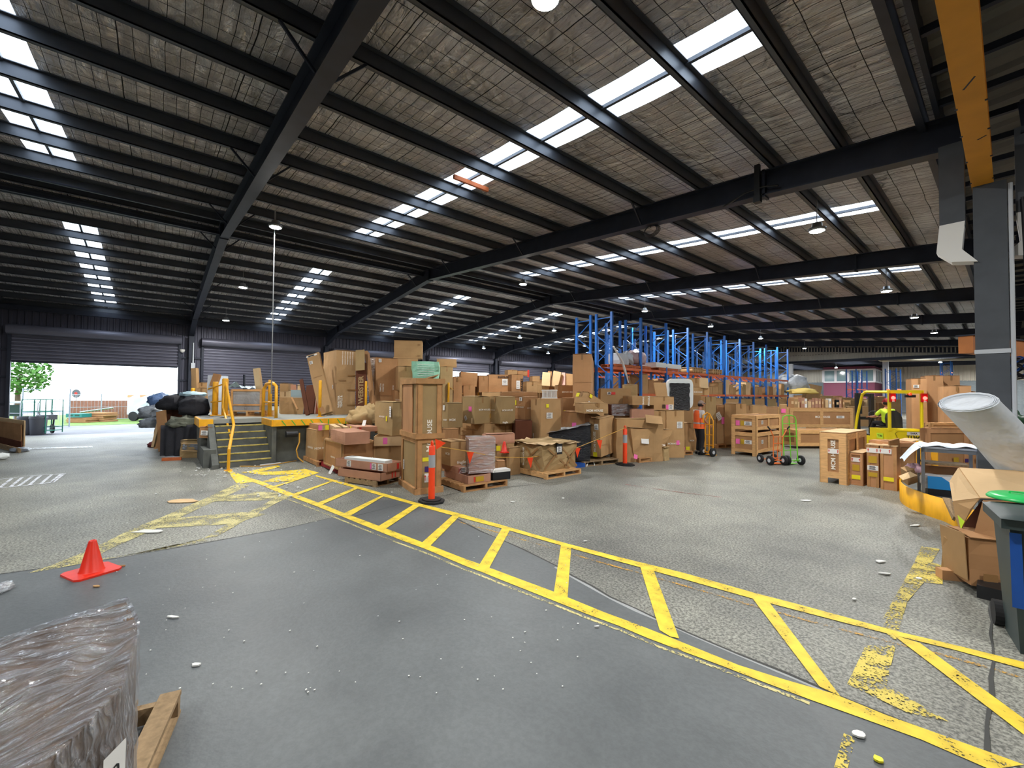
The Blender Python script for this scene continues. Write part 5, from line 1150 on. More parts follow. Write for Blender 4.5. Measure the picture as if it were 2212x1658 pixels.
# third zone: in front of racks
carton('tilted tan carton with yellow stickers leaning on the pile', 1262, 992, 877, 848, 1238, 1306, 40, 'card', [('lab', 'L', .2, .8, .12, .12, 'yellow_st'), ('lab', 'R', .15, .85, .12, .1, 'yellow_st'), ('lab', 'R', .2, .3, .2, .1, 'white', -20)], tilt=(0, 22), snap=False, h=.42)
carton('carton with pink sticker below the tilted carton', 1231, 1000, None, 890, 1228, 1264, 12, 'card2', [('lab', 'R', .25, .75, .12, .14, 'pink'), ('lab', 'R', .22, .6, .08, .12, 'white'), ('txt', MH, 'R', .55, .25, .3, 90)], w2=.6)
carton('tan carton with white lettering right of the pink-stickered one', 1262, 998, None, 871, 1259, 1314, 10, 'card', [('txt', MH, 'R', .42, .28, .45, 0), ('tape', 'R', .58, .85, .06, .12)], w2=.8)
t, B = carton('brown carton wrapped in film in front of the racking', 1322, 985, 898, 874, 1314, 1366, 25, 'carddark', cr=.03); filmwrap(t, B, k=.02, seed=7)
carton('wide tan carton with red and white labels at the first rack post', 1297, 978, None, 839, 1293, 1363, 10, 'card', [('lab', 'R', .4, .93, .16, .08, 'red'), ('lab', 'R', .28, .93, .14, .08, 'white'), ('txt', 'FRAGILE', 'R', .28, .5, .3, 90)], w2=.9)
carton('carton with pink and white label right of the wide tan one', 1349, 975, None, 831, 1345, 1377, 15, 'cardkraft', [('lab', 'R', .75, .6, .12, .22, 'pinkply')], w2=.6)
carton('carton with two vertical white prints in front of the lower beam', 1365, 985, 882, 856, 1362, 1413, 8, 'card', [('txt', 'FRAGILE', 'R', .5, .5, .25, 90), ('txt', 'FRAGILE', 'R', .75, .5, .3, 90)], w2=.7)
carton('stack of pinkish flat cartons under the vertical-printed carton', 1364, 986, None, 884, 1360, 1413, 8, 'cardpink', [('lab', 'R', .02, .8, .1, .1, 'pink')], w2=.7)
carton('tan carton with pink and white stickers left of the black-wrapped chair', 1413, 983, 886, 857, 1411, 1455, 8, 'card', [('lab', 'R', .66, .25, .08, .14, 'pink'), ('lab', 'R', .85, .25, .16, .16, 'white'), ('lab', 'R', .48, .3, .1, .12, 'inkdark')], w2=.7)
carton('carton beneath the pink and white stickered one', 1413, 985, None, 887, 1410, 1438, 8, 'card', w2=.7)
carton('carton with large white sticker beneath the black-wrapped chair', 1440, 985, None, 887, 1437, 1478, 8, 'card', [('lab', 'R', .72, .7, .18, .2, 'white'), ('lab', 'R', .62, .32, .1, .14, 'pink'), ('txt', MH, 'R', .4, .3, .4, 0)], w2=.7)
slab('flat tan carton leaning left of the black-wrapped chair', AD(1418, 857, 13.6), AD(1413, 826, 13.8), .42, .08, SR_, 'card', 'carton', 'flat_carton', mesh='carton')
t = thing('wrapped_chair_back', 'black film-wrapped upholstered piece with a white foam border', 'chair', AD(1440, 885, 13.7)); d0 = 13.7; wch = 55*d0/FPX; hch = 64*d0/FPX
t.rotation_euler = (0, 0, math.atan2(CR.y, CR.x))
mb = MB(); pr_ = []
for k in range(24):
    a = k/24*2*math.pi; c, s = math.cos(a), math.sin(a); x = abs(c)**.35*(1 if c > 0 else -1); y = abs(s)**.35*(1 if s > 0 else -1); pr_.append((wch/2+x*wch/2, .05+hch/2+y*hch/2))
mb.prism(pr_, -.09, .09, Matrix.Rotation(R_(90), 4, 'X')); mb.build('foam_border', M['foam'], t)
mb = MB(); mb.grid(lambda u, v: Vector((.05+u*(wch*.78), -.13, v*(hch*.9)))+noise.noise_vector(Vector((u*4, v*9, 5)))*.03, 10, 16); mb.build('black_film', M['blackfilm'], t, True)
carton('carton with white lettering right of the black-wrapped chair', 1491, 975, None, 836, 1489, 1532, 8, 'card', [('txt', MH, 'R', .4, .4, .3, 0), ('tape', 'R', .7, .5, .04, .25)], w2=.6)
carton('tan carton on top right of the black-wrapped chair', 1495, 968, None, 817, 1493, 1514, 10, 'card', w2=.5)
slab('pale plastic-wrapped panel right of the tan top carton', AD(1514, 837, 13.9), AD(1513, 815, 14.0), .25, .1, SR_, 'cardpale', 'board', 'wrapped_board')
# row behind the person
carton('large carton with white lettering behind the person', 1472, 972, None, 856, 1470, 1524, 6, 'card', [('txt', MH, 'R', .45, .62, .35, 0)], w2=1.0)
carton('tall carton at the right of the person, upper', 1525, 969, 905, 857, 1523, 1547, 20, 'cardkraft', w2=.8)
carton('tall carton at the right of the person, lower', 1525, 969, None, 906, 1523, 1546, 20, 'card', w2=.8)
pallet('long pallet under the cartons right of the hand truck', 1550, 964, 1536, 1584, 25, m='pine2', w2=1.5)
carton('tan carton with pink sticker left of the stacked crates, upper', 1549, 962, 914, 875, 1547, 1582, 15, 'card2', [('lab', 'R', .42, .15, .22, .26, 'pink'), ('lab', 'R', .1, .4, .2, .3, 'white', 30), ('txt', MH, 'R', .8, .5, .3, 0)], w2=1.0)
carton('tan carton left of the stacked crates, lower', 1549, 962, 955, 914, 1547, 1581, 15, 'card', [('txt', MH, 'R', .8, .55, .3, 0)], w2=1.0)
# big low things
t, B = slab('sideboard wrapped in dark and silver film, tilted on the blue pallet', AD(1184, 985, 11.3), AD(1270, 985, 11.6), .55, .75, Vector((0, 0, 1)), 'blackfilm', 'furniture', 'wrapped_sideboard')
bpy.data.objects.remove(t.children[0], do_unlink=True); bpy.data.objects.remove(t, do_unlink=True)
q0 = [AD(1180, 985, 11.5), AD(1275, 984, 11.2), AD(1275, 984, 12.2), AD(1180, 985, 12.3)]; zt = [AD(1180, 936, 11.5).z, AD(1272, 916, 11.2).z, AD(1272, 916, 11.2).z, AD(1180, 936, 11.5).z]
t = thing('wrapped_sideboard', 'wedge-shaped sideboard wrapped in silver and black film before the leaning carton', 'furniture', (q0[0].x, q0[0].y, 0)); o_ = Vector((q0[0].x, q0[0].y, 0))
mb = MB(); n = 10
def sf(u, v): 
    a = q0[0].lerp(q0[1], u); z = zt[0]+(zt[1]-zt[0])*u; return Vector((a.x, a.y, .14+v*(z-.14)))-o_+noise.noise_vector(Vector((u*5, v*3, 1)))*.03
mb.grid(sf, n, 6); a1 = mb
mb.add([Vector((q0[1].x, q0[1].y, .14))-o_, Vector((q0[2].x, q0[2].y, .14))-o_, Vector((q0[2].x, q0[2].y, zt[2]))-o_, Vector((q0[1].x, q0[1].y, zt[1]))-o_], [(0, 1, 2, 3)])
mb.add([Vector((q0[3].x, q0[3].y, .14))-o_, Vector((q0[0].x, q0[0].y, .14))-o_, Vector((q0[0].x, q0[0].y, zt[0]))-o_, Vector((q0[3].x, q0[3].y, zt[3]))-o_], [(0, 1, 2, 3)])
mb.add([Vector((q0[2].x, q0[2].y, .14))-o_, Vector((q0[3].x, q0[3].y, .14))-o_, Vector((q0[3].x, q0[3].y, zt[3]))-o_, Vector((q0[2].x, q0[2].y, zt[2]))-o_], [(0, 1, 2, 3)])
mb.build('black_wrapped_body', M['blackfilm'], t)
mb = MB(); mb.grid(lambda u, v: Vector((q0[0].lerp(q0[1], u)+(q0[3]-q0[0])*v).to_tuple()[:2]+(zt[0]+(zt[1]-zt[0])*u+.01,))-o_+noise.noise_vector(Vector((u*7, v*5, 9)))*.04-FH*.05, 14, 6); mb.build('silver_film_top', M['greywrap'], t)
register_fp = (Vector((q0[0].x, q0[0].y, 0)), (q0[1]-q0[0]).normalized(), FH, 1.15, .9); PLACED.append((register_fp, zt[0], 'sideboard', 0))
tag(MB().lathe([(0, .05), (.34, .05), (.36, .03), (.36, 0), (0, 0)], 28).build('round_table_top', M['foam'], loc=AD(1200, 929, 12.3)), 'pale round table top lying behind the wrapped sideboard', 'table top')
t = thing('blue_pallet', 'worn pallet with a blue painted edge under the wrapped sideboard', 'pallet', (0, 0, 0)); B = solve(1262, 1006, 1006, None, 1240, 1338, 30, h=.13, snap=False, z0=0); t.location = B.o; t.rotation_euler = (0, 0, B.rot)
pallet_mesh(B.w1, max(B.w2, .8), .13, M['grey_wood'], t); MB().box((-.5, -.02, 0), (.02, .25, .1)).build('blue_edge', M['blue_pl'], t)
tag(MB().tube([G(1267, 1008)+Vector((0, 0, .02)), G(1273, 1000)+Vector((0, 0, .12)), G(1280, 998)+Vector((0, 0, .1)), G(1284, 1006)+Vector((0, 0, .02))], .02, 8).build('strap_scrap', M['white']), 'twisted white strap scrap on the floor by the blue pallet edge', 'strap')
t, B = carton('leaning tall carton with vertical white lettering and white label', 1298, 1001, 987, 905, 1276, 1328, 50, 'card', [('txt', MH, 'L', .5, .4, .55, 90), ('lab', 'L', .7, .8, .12, .16, 'white'), ('lab', 'L', .5, .06, .12, .12, 'yellow_st'), ('tape', 'R', .55, .5, .01, .7)], tilt=(0, -4), snap=False, cr=.015)
carton('large torn-topped carton behind the leaning tall carton', 1332, 986, None, 906, 1318, 1432, 12, 'card', w2=.7, cr=.03)
slab('bent open flap of the large torn-topped carton', AD(1396, 912, 11.9), AD(1394, 895, 12.2), .45, .02, SR_, 'card', 'carton flap', 'carton_flap')
pallet('pallet under the tub-shaped carton beside the second bollard', 1381, 996, 1332, 1432, 24, m='pine2')
B = solve(1362, 997, 984, 925, 1334, 1452, 22, snap=False)
t = thing('tub_carton', 'carton narrowing to its base like a bathtub with upside-down lettering', 'carton', (B.o.x, B.o.y, .125), B.rot)
mb = carton_mesh(B.w1, B.w2, B.h, .03, False, seed=5, bottom=.62); o = mb.build('carton', M['card'], t)
for v in o.data.vertices:
    k = v.co.z/B.h; v.co.x += -.06*(1-k); v.co.z += .10*(1-v.co.x/B.w1)*k
mb = MB(); mb.grid(lambda u, v: Vector((-.02+u*(B.w1+.05), -.03+v*(B.w2+.05), B.h+.10*(1-u)+.012))+noise.noise_vector(Vector((u*4, v*4, 2)))*.02, 8, 8); mb.build('lid', M['cardpale'], t)
Rm = facem('R', .68, .45, B.w1, B.w2, B.h, .0) @ Matrix.Translation((0, 0, -.02)) @ Matrix.Rotation(R_(-14), 4, 'X') @ Matrix.Rotation(R_(176), 4, 'Z')
lettering(MH, Rm, .46, M['ink'], t); Rm = facem('R', .34, .62, B.w1, B.w2, B.h, .0) @ Matrix.Translation((0, 0, 0)) @ Matrix.Rotation(R_(-14), 4, 'X') @ Matrix.Rotation(R_(-6), 4, 'Z'); rounded_sheet('shipping_label', Rm, .26, .15, M['white'], t)
Rm = facem('L', .5, .5, B.w1, B.w2, B.h, .02) @ Matrix.Rotation(R_(-10), 4, 'X') @ Matrix.Rotation(R_(-12), 4, 'Z'); lettering(MH, Rm, .32, M['ink'], t)
Rm = facem('R', .12, .06, B.w1, B.w2, B.h, .0) @ Matrix.Rotation(R_(-14), 4, 'X') @ Matrix.Rotation(R_(-15), 4, 'Z'); rounded_sheet('pink_sticker', Rm, .12, .12, M['pink'], t)
register(B, 'tub')
blob('black_bag', 'small black bag tucked behind the tub-shaped carton', 'bag', G(1446, 985)+Vector((0, 0, .45)), .12, .2, .25, M['blackcloth'], .3, 3, 4)
carton('crushed tan carton corner right of the tub-shaped carton', 1436, 992, 988, 968, 1430, 1446, 40, 'cardkraft', cr=.05)
pallet('pallet right of the tub-shaped carton', 1461, 981, 1440, 1497, 25, m='pine2', w2=.9)
carton('tan carton with lettering on the pallet right of the tub-shaped carton', 1449, 979, 966, 914, 1436, 1478, 15, 'card', [('txt', MH, 'R', .3, .5, .3, 0), ('lab', 'R', .9, .12, .12, .2, 'pink')], w2=.6)
carton('narrow tan carton with yellow sticker left of the person', 1480, 975, None, 914, 1478, 1500, 10, 'card', [('lab', 'R', .25, .12, .14, .14, 'yellow_st'), ('txt', 'MCM', 'R', .7, .4, .15, 0)], w2=.5)
# ================================================================ BLUE AND ORANGE PALLET RACKING
XF = -9.7; RTOP = 5.02
def rack_frame(x, y, parent, top=RTOP, dep=.72, z0=0):
    for xx in (x, x-dep):
        mb = MB(); mb.box((xx-.045, y-.04, z0), (xx+.045, y-.03, top)); mb.box((xx-.045, y-.03, z0), (xx-.03, y+.04, top)); mb.box((xx+.03, y-.03, z0), (xx+.045, y+.04, top)); mb.box((xx-.07, y-.06, z0), (xx+.07, y+.06, z0+.01)); mb.build('upright', M['blue'], parent)
    mb = MB(); z = z0+.35; k = 0
    while z+.55 < top:
        a, b = ((x, x-dep) if k % 2 == 0 else (x-dep, x)); mb.bar((a, y, z), (b, y, z+.55), .02, .03); z += .55; k += 1
    mb.bar((x, y, top-.2), (x-dep, y, top-.2), .02, .03); mb.bar((x, y, z0+.3), (x-dep, y, z0+.3), .02, .03); mb.build('bracing', M['blue'], parent)
def rackrow(x, y0, n, dy, levels, label, top=RTOP, grp=None):
    t = thing('pallet_rack', label, 'rack', (0, 0, 0), 0, grp)
    for i in range(n+1): rack_frame(x, y0+i*dy, t, top)
    for z in levels:
        for i in range(n):
            if isinstance(z, tuple): z_, i0, i1 = z
            else: z_, i0, i1 = z, 0, n
            if not (i0 <= i < i1): continue
            for xx in (x+.02, x-.74):
                MB().box((xx-.02, y0+i*dy+.05, z_-.10), (xx+.02, y0+(i+1)*dy-.05, z_)).build('beam', M['orange_st'], t)
    return t
YA = 13.1; DYR = 1.93
rackrow(XF, YA, 10, DYR, [2.95, (1.95, 1, 10), (.9, 5, 10)], 'front row of blue upright and orange beam racking, emptied above the first shelf')
rackrow(XF-1.0, YA, 10, DYR, [2.95, (1.95, 2, 10)], 'rear row of the blue and orange racking, back to back with the front row')
rackrow(-13.6, YA+5, 7, 2.4, [2.9], 'more distant row of blue racking seen through the front rows')
rackrow(-9.2, 49, 2, 2.2, [2.6], 'separate blue racking in the back hall left of the maroon office', 4.4)
rackrow(-6.6, 50, 1, 2.2, [2.6], 'small blue rack frame overlapping the maroon office windows', 4.4)
rackrow(-3.9, 60, 1, 1.6, [4.4], 'blue rack tops showing above the maroon office', 5.5)
# loads on the shelf
def onshelf(px, py, X=XF-.1): return AX(px, py, X)
def shelfpallet(y, lab, w=1.2): 
    t = thing('pallet', lab, 'pallet', (XF-.68, y, 2.95)); pallet_mesh(.7, w, .12, M['rust'], t); return t
y = AX(1318, 790, XF).y+.3
shelfpallet(y, 'dark pallet on the racking shelf under the grey machine'); 
t = thing('grey_machine', 'grey upholstered swivel unit with dark arm lying on the racking shelf', 'machine', (XF-.35, y+.45, 3.07))
mb = carton_mesh(.5, .62, .42, .05, False, seed=3); o = mb.build('body', M['lightgrey'], t); o.location = (-.2, -.1, 0)
mb = carton_mesh(.2, .55, .40, .06, False, seed=8); o = mb.build('back_cushion', M['lightgrey'], t); o.location = (-.05, .45, .25); o.rotation_euler = (R_(-25), 0, 0)
mb = MB(); mb.tube([(-.1, -.1, .3), (-.1, -.05, .6), (-.05, .25, .75), (-.05, .5, .68)], .03, 8); mb.build('arm', M['black'], t)
mb = MB(); mb.tube([(.1, 0, .1), (.1, .2, .3), (.12, .45, .05)], .04, 8); mb.build('bracket', M['galv'], t)
tag(MB().tube([AX(1325, 748, XF+.15), AX(1345, 782, XF+.15), AX(1350, 800, XF+.17), AX(1358, 826, XF+.2)], [.035, .04, .05, .02], 6).build('hanging_strip', M['white']), 'long torn white plastic strip hanging from the racking shelf', 'plastic')
y = AX(1372, 797, XF).y
shelfpallet(y-.1, 'rust-coloured pallet on the racking shelf under the wrapped furniture')
blob('wrapped_furniture', 'furniture wrapped in clear film with reddish fabric on the racking shelf', 'furniture', Vector((XF-.35, y+.55, 3.38)), .35, .62, .36, mat('mauve_wrapped_fabric', srgb(170, 144, 146), .4, n=(6, .2), bump=(8, .8, .03)), .25, 2.2, 22)
y = AX(1420, 800, XF).y
shelfpallet(y+.1, 'pallet on the racking shelf under the white mattress', 1.6)
t = thing('mattress', 'white mattress lying on the racking shelf', 'mattress', (XF-.72, y-.1, 3.07)); carton_mesh(.75, 2.1, .2, .03, False, seed=31).build('mattress_body', M['foam'], t, True)
for px, lab in ((1502, 'brown rolled cartons heaped on the racking shelf, left heap'), (1545, 'brown rolled cartons heaped on the racking shelf, right heap')):
    y = AX(px, 800, XF).y; t = thing('carton_heap', lab, 'cartons', (XF-.7, y-.3, 2.95))
    for i in range(5): mb = MB(); mb.tube([(.02, .1+.22*i, .12+.03*(i % 2)), (.7, .12+.22*i, .14)], .11, 10); mb.build('rolled_carton', M['card'], t)
    MB().box((0, 0, .25), (.7, 1.15, .27)).build('top_sheet', M['cardpale'], t)
# cartons stored in the lower rack bays
G1 = 'cartons stored in the racking bays'
k = 0
for i in range(10):
    for X_ in (XF-.62, XF-1.62):
        y = YA+i*DYR+.12; 
        while y < YA+(i+1)*DYR-.5:
            w = rnd(.35, .75); h_ = rnd(.35, .8); z = 1.95 if i >= 1 else 1.3
            if i >= 1 or X_ < XF-1:
                k += 1
                B = Box(); B.o = Vector((X_, y, 0)); B.e1, B.e2, B.w1, B.w2, B.h, B.z0 = _E1, _E2, .55, min(w, YA+(i+1)*DYR-.08-y), h_, z
                t = thing('cardboard_box', 'plain brown cardboard box stored in a bay of the blue and orange racking', 'carton', (B.o.x, B.o.y, z), 0, G1)
                carton_mesh(.55, B.w2, h_, .012, True, seed=k).build('carton', M[random.choice(['card', 'card2', 'cardkraft', 'card', 'cardpale'])], t)
            y += w+.03
# support stack under bay
for i in range(10):
    for X_ in (XF-.62, XF-1.62):
        y = YA+i*DYR+.1; t = thing('cardboard_box', 'large carton on the floor under the lower beam of the racking', 'carton', (X_, y, 0), 0, 'large cartons on the floor under the racking')
        carton_mesh(.56, DYR-.2, 1.2 if i < 1 else (.8 if i >= 5 else 1.75), .012, True, seed=200+i).build('carton', M['card2' if i % 2 else 'card'], t)
        if i >= 5:
            t = thing('cardboard_box', 'large carton on the lowest shelf of the racking', 'carton', (X_, y, .9), 0, 'large cartons on the lowest racking shelf'); carton_mesh(.56, DYR-.2, .8, .012, True, seed=300+i).build('carton', M['card' if i % 2 else 'cardkraft'], t)
        if i < 1 or X_ < XF-1 and i < 2: pass
# dock behind pile: fill the far dock with cartons so that the rows read as one heap
for (px0, px1, d0, z, n, ylo, yhi, lab, grp) in ((1105, 1240, 17.5, PH, 9, 815, 850, 'plain carton in the heap on the far part of the dock', 'cartons heaped on the far part of the dock'),):
    for i in range(n):
        px = px0+(px1-px0)*i/n; d = d0+rnd(-.5, .5); yt = rnd(ylo-4, ylo+14); base = AD(px, 860, d); w = (px1-px0)/n*d/FPX*1.1; h_ = AD(px, yt, d).z-z
        t = thing('cardboard_box', lab, 'carton', (base.x, base.y, z), math.atan2(CR.y, CR.x)+rnd(0, .6), grp); carton_mesh(w, .6, h_, .015, True, seed=500+i).build('carton', M[random.choice(['card', 'card2', 'cardpale'])], t)
# ================================================================ MIDDLE DISTANCE: stacks beyond the aisle
def stack(label, px, gy, w, h, a=40, m='card', dec=None, dep=None, z0=0.0, grp=None):
    d = gd(gy); yt = None; B = solve(px, gy, None, None, None, None, a, w, dep or w, h, snap=False, z0=z0)
    t = thing('cardboard_box', label, 'carton', (B.o.x, B.o.y, B.z0), B.rot, grp); carton_mesh(B.w1, B.w2, B.h, .015, True, seed=int(px)).build('carton', M[m], t); decorate(t, B, dec, .02); return t, B
G2 = 'cartons massed in the middle distance'; lab2 = 'brown cardboard box in the mass of stacks between the racking and the forklift'
for r_, (d, px0, px1, ztop) in enumerate(((24, 1552, 1700, 1.25), (27, 1570, 1860, 1.45), (31, 1600, 1900, 1.5), (36, 1640, 1920, 1.75), (42, 1690, 1925, 1.9))):
    px = px0
    while px < px1:
        w = rnd(.7, 1.6); wp = w*FPX/d; gy = 850+1738.5/d; h_ = ztop*rnd(.82, 1.12)
        if not (1690 < px < 1770 and r_ < 1): stack(lab2, px, gy, w, h_, rnd(-4, 14), random.choice(['card', 'card2', 'cardkraft', 'cardpale', 'card3']), None, rnd(.6, 1.0), grp=G2)
        px += wp*1.12
for px, gy, w, h_, z, mk in ((1582, 912, 1.8, .5, 1.2, 'pine'), (1625, 908, 1.7, .35, 1.3, 'cardpale'), (1700, 900, 2.6, .3, 1.5, 'card3'), (1780, 899, 2.4, .3, 1.5, 'card')):
    d = gd(gy); B = solve(px, gy, None, None, None, None, 2, w, .6, h_, snap=False, z0=z); t = thing('long_carton', 'long flat carton lying across the distant stacks, %s' % {1582: 'leftmost of four', 1625: 'second of four', 1700: 'third of four', 1780: 'rightmost of four'}[px], 'carton', (B.o.x, B.o.y, z), B.rot)
    carton_mesh(w, .6, h_, .01, False, seed=px).build('carton', M[mk], t)
blob('plastic_sheeting', 'large heap of crumpled clear plastic beyond the racking end', 'plastic', AD(1712, 833, 29), .9, 1.2, .75, M['greywrap'], .3, 2, 33)
slab('tan carton standing tall beyond the racking end', AD(1742, 850, 30), AD(1746, 828, 30), 1.0, .4, SR_, 'card', 'carton', 'tall_carton', mesh='carton', base=0)
blob('yellow_wrap_heap', 'pale yellow padded heap on the distant stacks', 'padding', AD(1732, 846, 28), .9, .6, .25, mat('pale_yellow_padding', srgb(226, 196, 110), .7), .3, 3, 34)
for i in range(16):
    px = 1708+i*7.5; p = AD(px, 880, 20.5); h_ = rnd(.25, .5)
    t = thing('bundled_legs' if i % 3 else 'small_carton', 'small upright carton or wrapped part in the row standing on the long timber crate', 'parts', (p.x, p.y, AD(px, 880, 20.5).z), math.atan2(CR.y, CR.x), 'small upright parts on the long timber crate')
    w = rnd(.08, .2); MB().box((0, 0, 0), (w, .2, h_)).build('body', M[random.choice(['card', 'card2', 'cardpale', 'black', 'white', 'cardpink'])], t); MB().box((w*.2, -.005, h_*.4), (w*.8, 0, h_*.7)).build('label_patch', M['cardpale'], t)
# long crates
t, B = crate('long timber-framed crate with white lettering beyond the hand trucks, upper', 1706, 935, 923, 881, None, 1842, 3, [('txt', MH, 'R', .52, .55, .75, 0), ('lab', 'R', .80, .55, .4, .12, 'white')], .16, 1, 0, w2=.8, snap=False)
MB().box((-.02, .0, -.42), (.14, .8, 0)).build('stand_leg', M['pine'], t); MB().box((B.w1*.45, 0, -.42), (B.w1*.45+.14, .8, 0)).build('stand_leg', M['pine'], t); MB().box((B.w1-.16, 0, -.42), (B.w1, .8, 0)).build('stand_leg', M['pine'], t)
t, B = crate('long timber-framed crate with small label beyond the hand trucks, lower', 1722, 963, 963, 929, None, 1850, 3, [('lab', 'R', .42, .55, .16, .06, 'cardpale')], .12, 0, 0, w2=.8, snap=False)
t, B = crate('crate with pink and yellow stickers, lower of the two-high stack by the hand trucks', 1633, 981, 981, 936, 1581, 1684, 38, [('lab', 'L', .25, .6, .12, .16, 'pink'), ('lab', 'L', .45, .6, .1, .16, 'olive_st'), ('lab', 'L', .68, .6, .22, .12, 'white'), ('lab', 'R', .25, .6, .14, .12, 'white')], .10, 1, 0, bot=.1)
t, B = crate('crate with pink and yellow stickers, upper of the two-high stack by the hand trucks', 1633, 981, 936, 898, 1581, 1684, 38, [('lab', 'L', .25, .55, .12, .16, 'pink'), ('lab', 'L', .45, .55, .1, .16, 'olive_st'), ('lab', 'L', .68, .55, .22, .12, 'white'), ('lab', 'R', .25, .6, .14, .12, 'white')], .10, 1, 0, bot=.1)
# navy wrapped posts behind
for i, px in enumerate((1620, 1636, 1650)): slab('dark navy wrapped post in the row behind the stacked crates, %s' % ('leftmost', 'middle', 'rightmost')[i], AD(px, 898, 18), AD(px, 876, 18), .09, .09, SR_, 'black', 'post', 'wrapped_post', base=0)
carton('tan carton behind the stacked crates, left', 1590, 965, None, 872, 1587, 1612, 10, 'card', w2=.6)
carton('tan carton behind the stacked crates, middle', 1626, 958, None, 876, 1612, 1655, 10, 'card', w2=.6)
carton('tan carton with pink sticker right of the stacked crates', 1686, 955, None, 874, 1682, 1700, 10, 'card', [('lab', 'R', .4, .85, .2, .16, 'pink')], w2=.6)
# ================================================================ RIGHT: crates in front of the forklift
t, B = crate('tall crate with large vertical white lettering, leftmost of the row before the forklift', 1829, 1041, 1041, 937, 1772, 1868, 38, [('txt', MH, 'L', .5, .57, .64, 90), ('arrows', 'L', .5, .64, .22, .1)], .13, 0, 0, bot=.12, wood='pine', panel='card2', top='board', h=None)
MB().box((B.w1*.45, -.04, 0), (B.w1*.52, -.02, B.h)).build('side_batten', M['pine'], t)
t, B = crate('short crate with ochre sticker between the tall crate and the plywood boxes', 1863, 1042, 1042, 980, 1834, 1884, 38, [('arrows', 'L', .5, .8, .17, .09), ('lab', 'L', .5, .55, .12, .13, 'olive_st'), ('lab', 'L', .5, .25, .16, .09, 'yellow_st')], .03, 0, 0, bot=.0, wood='ply', panel='ply', top='board')
def plybox(label, px, gy, yt, xl, xr, dec, a=38, w2=None):
    B = solve(px, gy, gy, yt, xl, xr, a, None, w2, snap=False); t = thing('plywood_box', label, 'crate', (B.o.x, B.o.y, 0), B.rot); MB().box((0, 0, 0), (B.w1, B.w2, B.h)).build('box_panels', M['ply'], t)
    MB().box((-.015, -.015, B.h), (B.w1+.01, B.w2+.01, B.h+.02)).build('lid', M['cardpale'], t); mb = MB(); mb.box((-.012, .0, 0), (0, .05, B.h)); mb.box((-.012, B.w2-.05, 0), (0, B.w2, B.h)); mb.build('battens', M['pine2'], t); decorate(t, B, dec, .014); register(B, label); return t, B
plybox('tall plywood box with three labels right of the short crate', 1899, 1046, 955, 1871, 1935, [('arrows', 'L', .5, .88, .2, .1), ('lab', 'L', .5, .66, .14, .14, 'olive_st'), ('lab', 'L', .5, .46, .18, .1, 'white'), ('lab', 'L', .5, .3, .15, .09, 'olive_st')])
plybox('tall plywood box, second from the left before the forklift', 1938, 1053, 957, 1900, 1985, [('arrows', 'L', .3, .88, .2, .1), ('lab', 'L', .5, .25, .16, .08, 'yellow_st')], a=38)
slab('rough timber plank leaning on the plywood boxes', G(1930, 1054), AD(1921, 952, gd(1052)), .20, .03, SR_, 'pine2', 'plank', 'plank')
t, B = crate('timber-framed carton with upside-down lettering behind the leaning plank', 1938, 1050, 1050, 957, 1935, 1990, 3, [('txt', 'CRC HOUSE', 'R', .5, .42, .38, 180), ('lab', 'R', .6, .3, .3, .08, 'white')], .07, 0, 0, w2=.6, wood='ply', panel='card2', snap=False)
# crate behind the trolley and cartons behind the forklift
t, B = crate('large crate behind the trolley, under the grey roll', 2000, 1012, None, 925, 1990, 2170, 4, None, .12, 1, 0, w2=.9, wood='ply', panel='card2', snap=False, z0=.0)
decorate(t, B, [('lab', 'R', .36, .28, .14, .14, 'olive_st'), ('lab', 'R', .50, .27, .14, .09, 'purple'), ('arrows', 'R', .65, .27, .2, .12)], .03)
t, B = crate('flat crate on top of the large crate behind the trolley', 2012, 1006, 925, 914, 1998, 2150, 4, None, .05, 0, 0, w2=.8, wood='pine', panel='card', snap=True)
tag(MB().box((0, 0, 0), (.10, .10, 1.0)).build('yellow_post', M['yellow'], loc=G(1975, 1062)+Vector((0, .3, 0))), 'yellow protection post behind the left leg of the trolley', 'post')
tag(MB().box((0, 0, 0), (.10, .10, .95)).build('yellow_post', M['yellow'], loc=G(2008, 1062)+Vector((0, .3, 0))), 'yellow protection post between the trolley legs', 'post')
carton('tall carton with round white sticker behind the forklift', 1971, 973, None, 818, None, 2002, -34, 'card3', [('lab', 'R', .3, .9, .14, .1, 'white')], w2=.9, snap=False)
carton('tallest plain carton behind the forklift mast', 2001, 968, None, 812, None, 2038, -36, 'card3', w2=.9, snap=False)
carton('tall plain carton right of the tallest one', 2039, 966, None, 812, None, 2074, -36, 'card3', w2=.9, snap=False)
carton('tall carton with white papers, nearest behind the grey roll', 2040, 984, None, 834, None, 2098, -36, 'card3', [('lab', 'R', .35, .62, .16, .1, 'white'), ('lab', 'R', .12, .25, .1, .3, 'white')], w2=.8, snap=False)
carton('small brown carton at the right edge of the tall cartons', 2094, 972, None, 846, None, 2108, -36, 'card2', w2=.6, snap=False)
